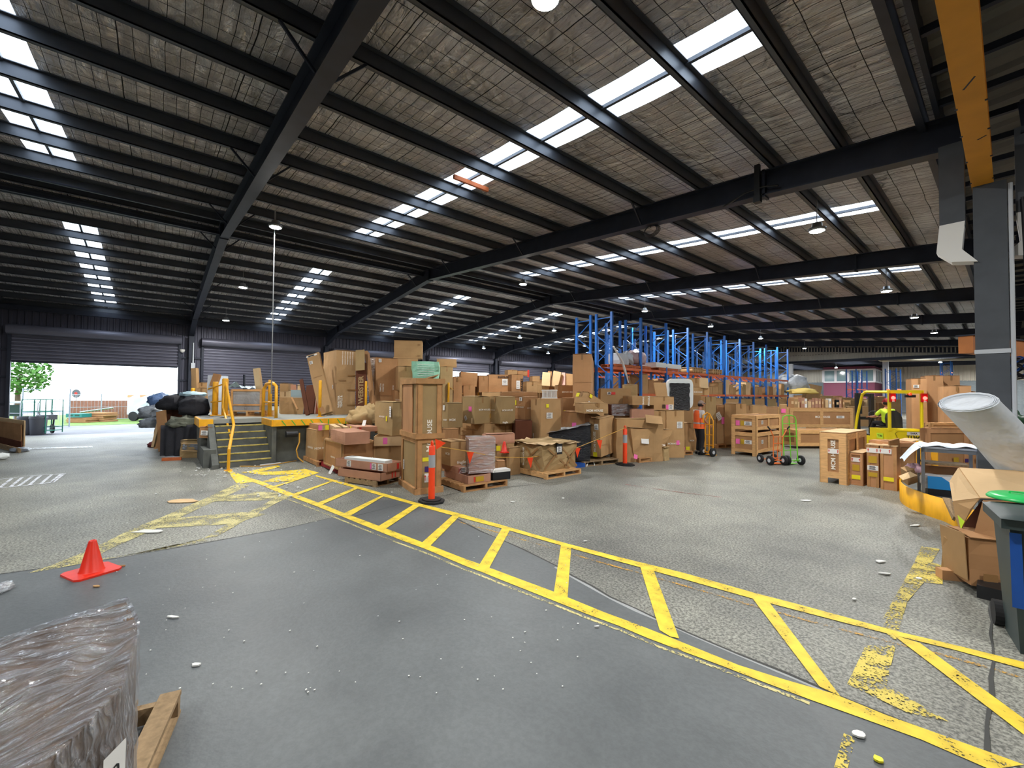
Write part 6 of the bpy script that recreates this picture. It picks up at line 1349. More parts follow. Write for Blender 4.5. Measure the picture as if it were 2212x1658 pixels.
# ================================================================ MAROON OFFICE
a = AD(1779, 850, 50); b_ = AD(1890, 850, 47); c_ = AD(1906, 850, 52)
zt = AD(1890, 790, 47).z; w0 = AD(1890, 824, 47).z; w1_ = AD(1890, 797, 47).z
t = thing('site_office', 'maroon site office with a band of white-framed windows in the back hall', 'office', (b_.x, b_.y, 0)); o_ = Vector((b_.x, b_.y, 0))
def fl2(v): return Vector((v.x, v.y, 0))-o_
u1 = (fl2(a)-fl2(b_)); u2 = (fl2(c_)-fl2(b_)); 
def wallq(mb, u, z0, z1, s0=0, s1=1, off=0):
    n = Vector((u.y, -u.x, 0)).normalized()*off; mb.add([u*s0+n+Vector((0, 0, z0)), u*s1+n+Vector((0, 0, z0)), u*s1+n+Vector((0, 0, z1)), u*s0+n+Vector((0, 0, z1))], [(0, 1, 2, 3)])
mb = MB(); poly = [Vector((0, 0, 0)), u2, u2+u1, u1]; mb.prism([(p.x, p.y) for p in poly], 0, w0); mb.prism([(p.x, p.y) for p in poly], w1_, zt); o = mb.build('cladding', M['maroon'], t); recalc(o)
mb = MB(); mb.prism([(p.x*.98, p.y*.98) for p in poly], w0, w1_); recalc(mb.build('window_band', M['glass'], t))
mb = MB()
for i in range(5): p = u1*(i/4); mb.bar(p+Vector((0, 0, w0)), p+Vector((0, 0, w1_)), .22, .22, up=(1, 0, 0))
for z in (w0, w1_): mb.bar(Vector((0, 0, z)), u1+Vector((0, 0, z)), .14, .16); mb.bar(Vector((0, 0, z)), u2+Vector((0, 0, z)), .14, .16)
for i in range(4): p = u2*(i/3); mb.bar(p+Vector((0, 0, w0)), p+Vector((0, 0, w1_)), .16, .16, up=(1, 0, 0))
mb.build('window_frames', M['winframe'], t)
# white posts and cream pipe in the back hall
for px, yt, yb, d, lab in ((1913, 776, 856, 40, 'white steel post beside the maroon office'), (2051, 792, 850, 48, 'grey steel post before the pale roller doors'), (1706, 786, 835, 36, 'white steel post behind the end of the racking')):
    p = AD(px, yt, d); tag(MB().box((-.2, -.2, 0), (.2, .2, p.z)).build('steel_post', M['lightgrey'], loc=(p.x, p.y, 0)), lab, 'post')
p = AD(1895, 772, 40); q = AD(1903, 779, 40); r_ = AD(2125, 775, 30)
tag(MB().tube([p, AD(1897, 776, 40), q, r_], .1, 8).build('pipe', mat('cream_pipe', srgb(214, 206, 180), .5)), 'cream overhead pipe running right from the white post', 'pipe')
# rooflight patches of the back hall (real sheets)
for i, (px, y0, y1, d) in enumerate(((1885, 768, 788, 52), (2062, 750, 778, 50), (1768, 788, 800, 58), (1672, 788, 800, 58))):
    p = AD(px, (y0+y1)/2, d)
    wn += 1; structure(MB().box((p.x-1.1, YE+2.5 if i < 2 else YE+9, 5.59), (p.x+1.1, YE+13 if i < 2 else YR-1, 5.595)).build('window_%d' % wn, emis('lit_rooflight_%d' % i, (.93, .97, 1.0), 2.6)))
# ================================================================ BOLLARDS, FLAGS, CONE
def delineator(label, px, gy, H_=1.0, seed=0):
    p = G(px, gy); t = thing('delineator_post', label, 'bollard', (p.x, p.y, 0))
    mb = MB(); n = 8; mb.prism([(.27*math.cos(R_(22.5+45*k)), .22*math.sin(R_(22.5+45*k))) for k in range(n)], 0, .035); mb.prism([(.2*math.cos(R_(22.5+45*k)), .16*math.sin(R_(22.5+45*k))) for k in range(n)], .035, .055); mb.build('rubber_base', M['rubber'], t)
    MB().lathe([(.058, .05), (.056, .5), (.055, H_-.02), (.045, H_), (0, H_)], 20).build('orange_tube', M['orange_pl'], t, True)
    MB().lathe([(.0585, .60), (.0575, .82)], 20).build('reflective_band', M['reflect'], t, True)
    mb = MB(); mb.tube([(-.03, 0, H_-.01), (-.025, 0, H_+.05), (0, 0, H_+.08), (.025, 0, H_+.05), (.03, 0, H_-.01)], .014, 8); mb.build('top_loop', M['orange_pl'], t); return t, p
b1, p1 = delineator('orange plastic bollard with grey band, nearest, by the tall timber crates', 932, 1083, .98)
b2, p2 = delineator('orange plastic bollard with pale band, farther, by the tub-shaped carton', 1350, 1004, .98)
def P_(px, py, d): return AD(px, py, d)
rope = [Vector((p1.x, p1.y, .98)), P_(1015, 975, 8.4), P_(1073, 987, 8.9), P_(1140, 988, 9.6), P_(1200, 980, 10.1), P_(1245, 967, 10.4), P_(1300, 945, 10.9), Vector((p2.x, p2.y, 1.0))]
tag(MB().tube(rope, .008, 6).build('bunting_rope', M['hose']), 'tan rope strung between the two orange bollards', 'rope')
for i, (px, py, d, s, lab) in enumerate(((940, 950, 7.45, 0, 'orange pennant at the top of the nearest bollard'), (1016, 976, 8.4, 1, 'orange pennant on the rope before the film-wrapped board'), (1145, 988, 9.6, 1, 'orange pennant hanging before the strapped carton'), (1248, 967, 10.4, 1, 'orange pennant on the rope before the wrapped sideboard'), (1295, 950, 10.8, 1, 'orange pennant on the rope before the leaning carton'))):
    p = P_(px, py, d); w = .20 if i in (0, 1) else .22; h_ = .24; mb = MB()
    if s: vs = [SR_*-.07+Vector((0, 0, 0)), SR_*(.07)+Vector((0, 0, .0)), SR_*(-.01 if i % 2 else .02)+Vector((0, 0, -h_))]
    else: vs = [Vector((0, 0, .02)), SR_*.19+Vector((0, 0, -.05)), Vector((0, 0, -.17))+SR_*.02]
    n = FH*.002; vs2 = [v+n for v in vs]+[v-n for v in vs]; mb.add(vs2, [(0, 1, 2), (5, 4, 3), (0, 3, 4, 1), (1, 4, 5, 2), (2, 5, 3, 0)]); tag(mb.build('pennant', M['orange_pl'], loc=p), lab, 'flag')
p = G(198, 1236); t = thing('traffic_cone', 'red-orange traffic cone standing alone on the grey floor at the left', 'cone', (p.x, p.y, 0), R_(24))
mb = MB(); mb.lathe([(.105, .022), (.098, .03), (.032, .325), (.028, .335), (.02, .335), (.02, .31)], 32); mb.build('cone_body', M['cone_red'], t, True)
mb = MB(); mb.prism([(-.15, -.19), (.15, -.19), (.19, -.15), (.19, .15), (.15, .19), (-.15, .19), (-.19, .15), (-.19, -.15)], 0, .022); mb.build('cone_base', M['cone_red'], t)
# ================================================================ KERB ISLAND ROUND THE COLUMN
kc = Vector((-.15, 8.75, 0)); t = thing('kerb_island', 'yellow steel kerb ring filled with concrete round the near column', 'kerb', kc)
ring = [G(2075, 1142), G(2060, 1136), G(2040, 1126), G(2010, 1116), G(1985, 1106), G(1962, 1096), G(1948, 1086), G(1943, 1076), G(1947, 1066), G(1958, 1060)]
ring = [ring[0]+(ring[0]-ring[1])*3]+ring+[G(1975, 1056), G(2010, 1050)]
sm = []
for i in range(len(ring)-1):
    for k_ in range(3):
        a = ring[max(0, i-1)]; b = ring[i]; c = ring[i+1]; d = ring[min(len(ring)-1, i+2)]; s = k_/3
        sm.append(.5*((2*b)+(c-a)*s+(2*a-5*b+4*c-d)*s*s+(3*b-a-3*c+d)*s**3))
sm.append(ring[-1]); KH = .34; mb = MB(); vs = []
cc = sum(sm, Vector((0, 0, 0)))/len(sm)+Vector((.5, -.1, 0))
for p in sm:
    i_ = (p-cc).normalized()*.03; vs += [Vector((p.x, p.y, 0))-kc, Vector((p.x, p.y, KH))-kc, Vector((p.x, p.y, KH))-i_-kc, Vector((p.x, p.y, 0))-i_-kc]
mb.add(vs, [f for i in range(len(sm)-1) for f in ((4*i, 4*i+4, 4*i+5, 4*i+1), (4*i+1, 4*i+5, 4*i+6, 4*i+2), (4*i+2, 4*i+6, 4*i+7, 4*i+3))])
M['kerb'] = mat('scuffed_yellow_kerb', srgb(222, 162, 26), .5, n=(6, .22, 8), stretch=(1, 1, .4), bump=(10, .2, .01))
o = mb.build('yellow_kerb_plate', M['kerb'], t, True); recalc(o)
mb = MB(); vs = [Vector((p.x, p.y, KH-.05))-kc for p in sm]+[Vector((.4, 1.2, KH-.05)), Vector((.5, -.6, KH-.05))]; mb.add(vs, [tuple(range(len(vs)))]); mb.build('concrete_fill', M['concrete'], t)
mb = MB()
for px, py, h_ in ((1973, 1066, .2), (2041, 1090, .2), (1999, 1080, .08)):
    q = G(px, py+28); mb.box((q.x-kc.x-.03, q.y-kc.y-.05, .1), (q.x-kc.x-.01, q.y-kc.y-.03, .1+h_))
mb.build('scuff_marks', M['steel'], t)
# ================================================================ TROLLEY WITH SHEET
d1, d2 = 7.15, 6.5
tl = AD(1990, 963, 7.0); tr = AD(2117, 966, 6.6); H_ = tl.z
lx = Vector((tl.x, tl.y, 0)); rx_ = Vector((tr.x, tr.y, 0)); ux = (rx_-lx); LW = ux.length; ux.normalize(); uy = Vector((-ux.y, ux.x, 0)); rot = math.atan2(ux.y, ux.x)
t = thing('steel_workbench', 'grey steel workbench standing on the yellow kerb island', 'bench', (lx.x, lx.y, KH-.05), rot); HH = H_-KH+.05; DD = .45
for x, y in ((0, 0), (LW-.04, 0), (0, DD), (LW-.04, DD)): MB().box((x, y, 0), (x+.04, y+.04, HH-.03)).build('leg', M['galv'], t)
MB().box((-.02, -.02, HH-.03), (LW+.02, DD+.06, HH)).build('worktop', M['lightgrey'], t); MB().box((0, 0, HH-.09), (LW, .02, HH-.03)).build('apron_rail', M['galv'], t); MB().box((0.04, .1, HH-.30), (LW-.1, DD, HH-.27)).build('shelf', M['grey_wood'], t); MB().box((0, DD, .3), (LW, DD+.02, HH-.36)).build('back_sheet', M['card2'], t)
mb = MB()
def shf(u, v):
    x = -.22+u*(LW+.2); y = -.06+v*(DD+.1); z = HH+.03+.015*math.sin(u*17+v*5)+.02*noise.noise(Vector((u*4, v*4, 3)))
    if x < 0: z -= min(.3, (-x)**1*1.3); 
    if y < -.02: z -= .015
    return Vector((x, y, z))
mb.grid(shf, 26, 10); o = mb.build('plastic_sheet', mat('white_blue_plastic_sheet', srgb(196, 206, 214), .35, bump=(8, .6, .03)), smooth=True); o.location = (lx.x, lx.y, KH-.05); o.rotation_euler = (0, 0, rot); tag(o, 'pale grey plastic sheet draped over the workbench top', 'sheet')
def local(x, y, z): return Vector((lx.x, lx.y, KH-.05))+ux*x+uy*y+Vector((0, 0, z))
t = thing('blue_white_bag', 'blue and white printed bag under the workbench', 'bag', local(.06, .1, 0.1), rot); carton_mesh(LW*.75, .3, .22, .05, False, seed=4).build('white_sack', M['white'], t); mb = MB(); pts = [(0, 0), (LW*.6, 0), (LW*.5, .06), (LW*.38, .13), (LW*.25, .2), (0, .2)]; mb.add([(x+.02, -.035, y+.01) for x, y in pts]+[(x+.02, -.02, y+.01) for x, y in pts], [(0, 1, 2, 3, 4, 5), (11, 10, 9, 8, 7, 6)]); mb.build('blue_print', mat('bright_blue_print', srgb(40, 140, 206), .5), t)
t = thing('black_tray', 'black tray under the blue and white bag', 'tray', local(.08, .08, 0), rot); MB().box((0, 0, 0), (LW*.7, .35, .1)).build('tray_body', M['black'], t)
t, B = slab('open carton flap spilling left of the workbench', AD(1962, 1048, 7.3), AD(1958, 1018, 7.2), .16, .12, SR_, 'card', 'carton', 'small_carton'); 
mb = MB(); a = AD(1941, 1028, 7.2); b = AD(1966, 1018, 7.1); c = AD(1982, 1027, 7.0); d = AD(1950, 1037, 7.05); mb.add([a, b, c, d], [(0, 1, 2, 3)]); mb.add([v+Vector((0, 0, .004)) for v in (a, b, c, d)], [(3, 2, 1, 0)]); tag(mb.build('carton_flap', M['cardpale']), 'small tan carton flap sticking out left of the workbench', 'flap')
blob('pink_white_wrap', 'crumpled pink and white packaging by the left leg of the workbench', 'packaging', AD(1975, 1012, 7.25), .12, .08, .09, mat('pink_white_plastic', srgb(222, 178, 190), .4, n=(12, .3)), .4, 4, 40)
# ================================================================ GREY ROLL
c0 = AD(2089, 868, 4.62); c1 = AD(2310, 1112, 4.72); rr = .228
t = thing('fabric_roll', 'large pale grey rolled felt leaning against the near column', 'roll', c1); ax = (c0-c1); L_ = ax.length; axn = ax.normalized(); s_ = axn.cross(Vector((0, 0, 1))).normalized(); n_ = s_.cross(axn)
c1b = c1-axn*(c1.z/axn.z-.12); ax2 = c0-c1b; L2 = ax2.length; mb = MB()
def rl(u, v):
    a = u*2*math.pi; r_ = rr*(1+.07*math.cos(2*a+1)+.04*noise.noise(Vector((math.cos(a)*1.5, math.sin(a)*1.5, v*5)))-(.05*v)); r_ *= 1+.03*math.sin(v*14+a); return c1b-c1+axn*(L2*v)+(s_*math.cos(a)*1.2+n_*math.sin(a)*.62)*r_
mb.grid(rl, 36, 24); mb.build('rolled_felt', M['cloth_grey'], t, True)
mb = MB(); pts = [c0-c1+(s_*math.cos(a)*1.2+n_*math.sin(a)*.62)*(rr*(1-.025*a/3)) for a in [k_*.35 for k_ in range(0, 54)]]
for i in range(len(pts)-1): mb.bar(pts[i], pts[i+1], .006, .02, up=axn)
mb.build('spiral_edge', M['cloth_grey'], t)
mb = MB(); mb.add([c0-c1-axn*.008+(s_*math.cos(a)*1.2+n_*math.sin(a)*.62)*rr*1.02 for a in [k_*math.pi/12 for k_ in range(24)]], [tuple(range(24))]); mb.build('inner_end', M['cloth_grey'], t)
# ================================================================ TORN CARTON, PLYWOOD, BINS bottom right
def poly3(name, lab, cat, faces, m_, th=.006, parent=None):
    mb = MB()
    for f in faces:
        n = (f[1]-f[0]).cross(f[-1]-f[0]).normalized()*th; k_ = len(f); mb.add(list(f)+[v+n for v in f], [tuple(reversed(range(k_))), tuple(range(k_, 2*k_))]+[(i, (i+1) % k_, k_+(i+1) % k_, k_+i) for i in range(k_)])
    o = mb.build(name, m_, parent); return o
D = AD
t = thing('torn_carton', 'big torn carton with a pale sloping top at the bottom right', 'carton', (0, 0, 0)); o_ = D(2130, 1260, 4.3); t.location = (o_.x, o_.y, 0); tl_ = Vector((o_.x, o_.y, 0))
def R3(px, py, d): return D(px, py, d)-tl_
poly3('top_panel', '', '', [[R3(2072, 1011, 4.9), R3(2118, 1076, 4.35), R3(2330, 1084, 3.8), R3(2330, 1024, 4.4)]], M['cardpale'], .01, t)
poly3('left_top_flap', '', '', [[R3(2053, 1040, 4.9), R3(2060, 1083, 4.6), R3(2118, 1076, 4.35), R3(2072, 1011, 4.9)]], M['cardpale'], .01, t)
poly3('torn_flap', '', '', [[R3(2060, 1083, 4.6), R3(2066, 1120, 4.55), R3(2076, 1146, 4.5), R3(2084, 1130, 4.45), R3(2098, 1100, 4.38), R3(2118, 1076, 4.35)]], M['card'], .01, t)
poly3('front_panel', '', '', [[R3(2124, 1080, 4.32), R3(2104, 1155, 4.32), R3(2130, 1165, 4.2), R3(2330, 1180, 3.7), R3(2330, 1084, 3.8)]], M['card2'], .01, t)
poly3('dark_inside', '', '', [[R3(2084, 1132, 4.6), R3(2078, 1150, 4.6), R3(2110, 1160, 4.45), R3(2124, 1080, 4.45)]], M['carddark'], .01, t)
poly3('green_sticker', '', '', [[R3(2069, 1112, 4.5), R3(2076, 1143, 4.46), R3(2084, 1126, 4.42)]], M['hivis_y'], .002, t)
t, B = carton('lower brown carton under the big torn carton at the bottom right', 2098, 1264, 1264, 1163, None, 2215, -22, 'card2', cr=.02, seam=False, flaps=True, w2=.4, snap=False)
poly3('side_flap', '', '', [[v for v in (Vector((-.02, .02, .04)), Vector((-.03, B.w2, .02)), Vector((-.06, B.w2, B.h*1.05)), Vector((-.05, 0, B.h*1.1)))]], M['card'], .008, t)
MB().box((B.w1*.2, -.02, B.h*.12), (B.w1*.45, -.016, B.h*.3)).build('packing_tape', M['tape'], t)
t, B = slab('tan sheet of plywood standing behind the lower brown carton', G(2040, 1234), AD(2046, 1164, gd(1238)), .2, .04, SR_, 'card', 'board', 'ply_board')
tag(MB().box((0, 0, 0), (.5, .10, .10)).build('timber_block', M['card3'], loc=(0, 0, 0)), 'timber block lying at the foot of the plywood by the bins', 'timber'); o = bpy.data.objects['timber_block']; q = G(2036, 1252); o.location = q; o.rotation_euler = (0, 0, math.atan2((SR_+FH*-.25).y, (SR_+FH*-.25).x))
# cardboard/timber leaning off kerb
poly3('grey_timber', '', '', [[D(2040, 1076, 6.5), D(2062, 1125, 5.9), D(2066, 1118, 5.8), D(2056, 1078, 6.3)]], M['grey_wood'], .03); tag(bpy.data.objects['grey_timber'], 'weathered timber strip leaning between the kerb and the torn carton', 'timber')
# wheelie bin
bt = D(2212, 1115, 3.35)
p = G(2205, 1392); b0 = Vector((p.x, p.y, 0))
fw = (SR_*.86+FH*-.5).normalized(); up_ = Vector((0, 0, 1))
bx = (SR_*.77-FH*.64).normalized(); rotb = math.atan2(bx.y, bx.x)
bn = D(2184, 1392, 3.18); binloc = Vector((bn.x, bn.y, 0))
t = thing('wheelie_bin', 'dark green wheelie bin with a bright green lid, cut by the right edge', 'bin', binloc, rotb)
HB = 1.0; mb = MB(); x1, y1 = .50, .55; k_ = .80
vs = []
for z, s in ((.0, .78), (.3, .84), (.9, .97), (.95, 1.0), (HB, 1.04)):
    cx, cy = x1/2, y1/2; vs += [(cx+sx*x1/2*s, cy+sy*y1/2*s, z) for sx, sy in ((-1, -1), (1, -1), (1, 1), (-1, 1))]
mb.add(vs, [(3, 2, 1, 0)]+[(4*i+j, 4*i+(j+1) % 4, 4*i+4+(j+1) % 4, 4*i+4+j) for i in range(4) for j in range(4)]); mb.build('bin_body', M['bin'], t)
MB().box((-.045, -.05, HB-.07), (x1+.045, y1+.04, HB)).build('rim', M['bin'], t)
mb = MB(); mb.grid(lambda u, v: Vector((-.05+u*(x1+.1), -.07+v*(y1+.12), HB+.005+.055*math.sin(math.pi*min(1, max(0, u)))**.4*math.sin(math.pi*min(1, max(0, v)))**.4)), 14, 14); mb.build('lid', M['bin'], t, True)
t2 = thing('green_bin_lid', 'bright green round tub lid lying on the wheelie bin', 'lid', D(2214, 1088, 3.5)); t2.location.z = HB+.075
mb = MB(); mb.lathe([(0, .03), (.17, .028), (.2, .018), (.215, 0), (.215, -.012), (0, -.012)], 36); mb.build('lid_disc', M['green_pl'], t2, True)
mb = MB(); mb.tube([(-.08, -.02, .03), (-.08, -.02, .045), (.1, 0, .045), (.1, 0, .03)], .008, 6); mb.build('handle', M['green_pl'], t2)
mb = MB(); mb.add([(x1*.02, -.0, .35), (x1*.14, .0, .35), (x1*.12, -.012, .9), (x1*.0, -.012, .9)], [(0, 1, 2, 3)]); mb.build('blue_patch', M['blue_pl'], t)
for s in (0, 1): MB().tube([(x1*(.06+.88*s)-.03, y1+.02, .1), (x1*(.06+.88*s)+.03, y1+.02, .1)], .1, 20).build('wheel', M['rubber'], t)
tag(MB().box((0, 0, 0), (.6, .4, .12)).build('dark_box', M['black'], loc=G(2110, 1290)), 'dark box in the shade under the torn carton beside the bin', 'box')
# ================================================================ ORANGE RACK OF CARTONS at the far right
t = thing('pallet_rack', 'orange-beamed rack full of crates behind the near column at the right edge', 'rack', (.9, 9.0, 0))
for z in (.95, 1.42, 1.9): MB().box((-.45, 0, z), (2.2, .06, z+.08)).build('beam', M['pine'], t)
for x in (-.5, 2.2): MB().box((x, 0, 0), (x+.07, .9, 2.1)).build('upright', M['blue'], t)
for i, (z, h_, lb) in enumerate(((.98, .40, 'brown carton with white label, bottom shelf of the right-edge rack'), (1.5, .36, 'brown carton with ochre sticker, middle shelf of the right-edge rack'), (1.98, .30, 'pale carton with papers, top shelf of the right-edge rack'))):
    tt = thing('cardboard_box', lb, 'carton', (.5, 9.08, z)); carton_mesh(1.3, .7, h_, .01, True, seed=60+i).build('carton', M['card3'], tt); B = Box(); B.w1, B.w2, B.h = 1.3, .7, h_
    decorate(tt, B, [('lab', 'R', .3, .5, .18, .12, 'white'), ('lab', 'R', .12, .5, .12, .12, 'olive_st')], .02)
tt = thing('cardboard_box', 'large dark brown carton on the floor under the right-edge rack', 'carton', (.5, 9.1, 0)); carton_mesh(1.4, .8, .93, .015, True, seed=77).build('carton', M['card2'], tt)
blob('green_bag', 'dark green plastic bundle beside the near column', 'bag', D(2188, 920, 7.4), .14, .14, .28, mat('dark_green_plastic', srgb(40, 74, 52), .4, n=(8, .3)), .35, 3, 50)
for i in range(3):
    mb = MB(); c = D(2196, 790+i*4, 6.6); 
    for k_ in range(3): mb.tube([c+Vector((.18*math.cos(a+i)*(1-.1*k_), .1*math.sin(a*1.3+i), .15*math.sin(a+k_))) for a in [j*math.pi/7 for j in range(15)]], .012, 6)
    tag(mb.build('cable_loops', M['black' if i else 'blue_pl']), ('tangle of %s cable hanging right of the near column, ' % ('blue', 'black', 'black')[i])+('upper', 'middle', 'lower')[i], 'cable')
# ================================================================ FOREGROUND FILM-WRAPPED LOAD AND PALLET
def crn(px, py, z): return G(px, py, z)
zt_ = 1.02
T1 = crn(283, 1300, zt_); T2 = crn(298, 1385, zt_-.05)
near = crn(300, 1395, .96)
t = thing('wrapped_carton_load', 'large carton load tightly wrapped in shiny clear film, foreground left', 'load', (near.x, near.y, 0)); 
C_ = Vector((near.x, near.y, 0)); A_ = crn(283, 1302, 1.0); A_.z = 0; eL = (A_-C_); 
b1_ = crn(170, 1560, .93); 
Pn = [crn(297, 1352, 1.0), crn(272, 1299, 1.05), crn(-110, 1425, 1.02), crn(-300, 1760, .92), crn(60, 1700, .96), crn(252, 1497, 1.0)]
N_ = len(Pn); cen = sum(Pn, Vector((0, 0, 0)))/N_
def loadf(u, w, k_=0.0, fr=0.0):
    """w 0..1 up the sides, 1..2 over the top to its middle"""
    s = (u % 1.0)*N_; i = int(s) % N_; f = s-int(s); e = Pn[i].lerp(Pn[(i+1) % N_], f); rad = Vector((e.x-cen.x, e.y-cen.y, 0)).normalized()
    if w <= 1: p = Vector((e.x, e.y, 0))+rad*(k_-.05*(1-w)*0)+Vector((0, 0, .14+(e.z-.14+k_)*w)); p += rad*(fr*math.sin((p.x*.3+p.y*.2+p.z)*150)+fr*2*noise.noise(Vector((e.x*9, e.y*9, w*7))))
    else:
        v = w-1; c = Vector((cen.x, cen.y, cen.z)); p = e.lerp(c, v); r0 = -.035*math.sin(min(1, v*1.2)*math.pi)*max(0, math.sin((p.x*.55+p.y*.83)*9+.6)); p += Vector((0, 0, k_+r0+fr*math.sin((p.x*.9-p.y*.5)*170+p.y*9)+fr*3*noise.noise(Vector((p.x*7, p.y*7, 2)))))+rad*k_*(1-v)
    return p-C_
core = mat('dark_brown_carton', srgb(104, 84, 66), .8, n=(9, .4), spec=.2)  # dark brown core, for contrast under the clear film
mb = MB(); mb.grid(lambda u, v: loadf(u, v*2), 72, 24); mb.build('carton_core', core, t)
mb = MB(); mb.grid(lambda u, v: loadf(u, v*2, .014, .003), 300, 60); mb.build('stretch_film', film('tight_clear_film', (.6, .62, .7), .6, .08, (46, 5, 12), 1.3), t, True)
f0 = Pn[4]; f1 = Pn[5]; dirf = Vector((f1.x-f0.x, f1.y-f0.y, 0)); Lf = dirf.length; dirf.normalize(); nrm = Vector((dirf.y, -dirf.x, 0)); nrm = nrm if nrm.dot(Vector((near.x-cen.x, near.y-cen.y, 0))) > 0 else -nrm
pm = Vector((f0.x, f0.y, .80))+dirf*Lf*.84+nrm*.03-C_; mb = MB(); w, h_ = .04, .07; mb.add([pm-dirf*w-up_*h_, pm+dirf*w-up_*h_, pm+dirf*w+up_*h_, pm-dirf*w+up_*h_], [(0, 1, 2, 3)]); lb = mb.build('shipping_label', M['white'], t)
mx = Matrix((dirf, up_, nrm)).transposed().to_4x4(); mx.translation = pm+nrm*.002; lettering('2D', mx @ Matrix.Rotation(R_(75), 4, 'Z'), .05, M['black_ink'], lb, 'handwritten_mark')
# pallet under it
e0 = G(392, 1490, .13); e1_ = G(300, 1700, .13); uu = (e1_-e0); uu.z = 0; uu.normalize(); vv = Vector((uu.y, -uu.x, 0)); vv = vv if vv.dot(Vector((cen.x-e0.x, cen.y-e0.y, 0))) > 0 else -vv
t = thing('pallet', 'weathered timber pallet under the film-wrapped load in the foreground', 'pallet', (e0.x, e0.y, 0)); mx = Matrix((vv, uu, up_)).transposed().to_4x4()
if mx.determinant() < 0: mx = Matrix((vv, uu, up_)).transposed().to_4x4()
mb = MB()
mb.box((0, 0, .11), (.1, 1.2, .135), mx); 
for i in range(1, 6): mb.box((.03+i*.17, 0, .11), (.12+i*.17, 1.2, .135), mx)
mb.build('deck_boards', M['grey_wood'], t); recalc(t.children[-1])
for y_ in (0.02, .55, 1.12): mb = MB(); mb.box((0, y_, .02), (1.1, y_+.045, .11), mx); recalc(mb.build('bearer', M['grey_wood'], t))
mb = MB(); mb.box((0, 0, 0), (.1, 1.2, .02), mx); mb.box((.9, 0, 0), (1.0, 1.2, .02), mx); recalc(mb.build('base_boards', M['grey_wood'], t))
# film scrap left
o = blob('film_scrap', 'crumpled clear film scrap on the floor at the left edge', 'film', G(5, 1275)+Vector((0, 0, .03)), .13, .07, .035, M['film'], .5, 4, 61)
# ================================================================ LEFT EDGE: boxes, cages, bins in the doorway
pallet('pallet under the flat cartons at the left edge', 40, 985, -40, 47, 60, m='grey_wood', h=.14)
carton('thin dark carton on the pallet at the left edge', 44, 980, 972, 953, -60, 48, 60, 'carddark', w1=.8, flaps=False, seam=False)
carton('brown carton on the stack at the left edge by the door', 43, 976, 953, 917, -80, 46, 60, 'card2', w1=.8, seam=False)
carton('wide flat lid on top of the left-edge stack', 50, 976, None, 908, -60, 56, 60, 'cardpale', w1=.8, flaps=False, seam=False)
blob('film_tangle', 'tangled dark and clear film on the floor by the left-edge pallet', 'film', G(42, 975)+Vector((0, 0, .06)), .3, .2, .07, M['greybag'], .5, 4, 62)
tag(MB().grid(lambda u, v: G(55+u*145, 968-u*4+v*3)+Vector((0, 0, .01+.01*abs(math.sin(u*30)))), 20, 2).build('film_strip', M['film']), 'long strip of clear film on the floor before the open door', 'film')
blob('white_cloth', 'white plastic bundle on the floor at the far left edge', 'plastic', G(2, 992)+Vector((0, 0, .08)), .15, .15, .1, M['foam'], .4, 3, 63)
M['cage_green'] = mat('green_cage_paint', srgb(40, 120, 100), .5); M['darkgreen'] = mat('dark_green_curtain', srgb(30, 66, 50), .7)
def cage(px, gy, w, h_, lab, m_='cage_green', dp=.7):
    p = G(px, gy); t = thing('roll_cage', lab, 'cage', (p.x, p.y, 0), math.atan2(CR.y, CR.x))
    mb = MB()
    for x, y in ((0, 0), (w, 0), (0, dp), (w, dp)): mb.tube([(x, y, 0.05), (x, y, h_)], .02, 6)
    for z in (.3, h_*.65, h_): mb.tube([(0, 0, z), (w, 0, z), (w, dp, z), (0, dp, z), (0, 0, z)], .015, 6)
    mb.build('frame', M[m_], t); mb = MB(); mb.box((0, 0, .14), (w, dp, .17)); mb.build('base_shelf', M[m_], t); return t
t = cage(-12, 935, 1.1, 1.35, 'white-railed cage with dark green panels at the far left of the door', 'lightgrey'); MB().box((.05, .02, .75), (.5, .04, 1.25)).build('green_panel', M['darkgreen'], t); MB().box((.6, .02, .75), (1.05, .04, 1.25)).build('green_panel', M['darkgreen'], t); MB().box((-.05, -.05, 1.32), (1.15, .75, 1.4)).build('white_top', M['foam'], t)
cage(45, 938, .55, 1.5, 'green roll cage outside behind the left grey bin'); cage(72, 938, .5, 1.5, 'green roll cage outside between the two grey bins')
M['binlight'] = mat('grey_bin_plastic', srgb(96, 98, 104), .6)
for px, lab in ((57, 'left grey round bin outside the open door'), (82, 'right grey round bin outside the open door')):
    p = G(px, 938); t = thing('round_bin', lab, 'bin', (p.x, p.y, 0)); MB().lathe([(0, 0), (.24, 0), (.28, .75), (.29, .78), (.25, .78), (.24, .1), (0, .08)], 20).build('bin_body', M['binlight'], t, True); MB().lathe([(.282, .68), (.295, .68), (.295, .74), (.284, .74)], 20).build('rim', M['binlight'], t, True)
p = G(100, 936); t = thing('hand_cart', 'dark two-wheeled cart parked outside the door, hard to make out', 'cart', (p.x, p.y, 0), .4)
for y in (-.18, .18): mb = MB(); mb.tube([(0, y-.03, .2), (0, y+.03, .2)], .2, 20); mb.build('wheel', M['rubber'], t)
mb = MB(); mb.tube([(0, -.2, .2), (.1, -.2, .7), (-.3, -.2, 1.0)], .03, 6); mb.tube([(0, .2, .2), (.1, .2, .7), (-.3, .2, 1.0)], .03, 6); mb.tube([(.1, -.2, .7), (.1, .2, .7)], .03, 6); mb.build('frame', M['black'], t); MB().box((-.3, -.25, .62), (.3, .25, .82)).build('load_bed', M['binlight'], t)
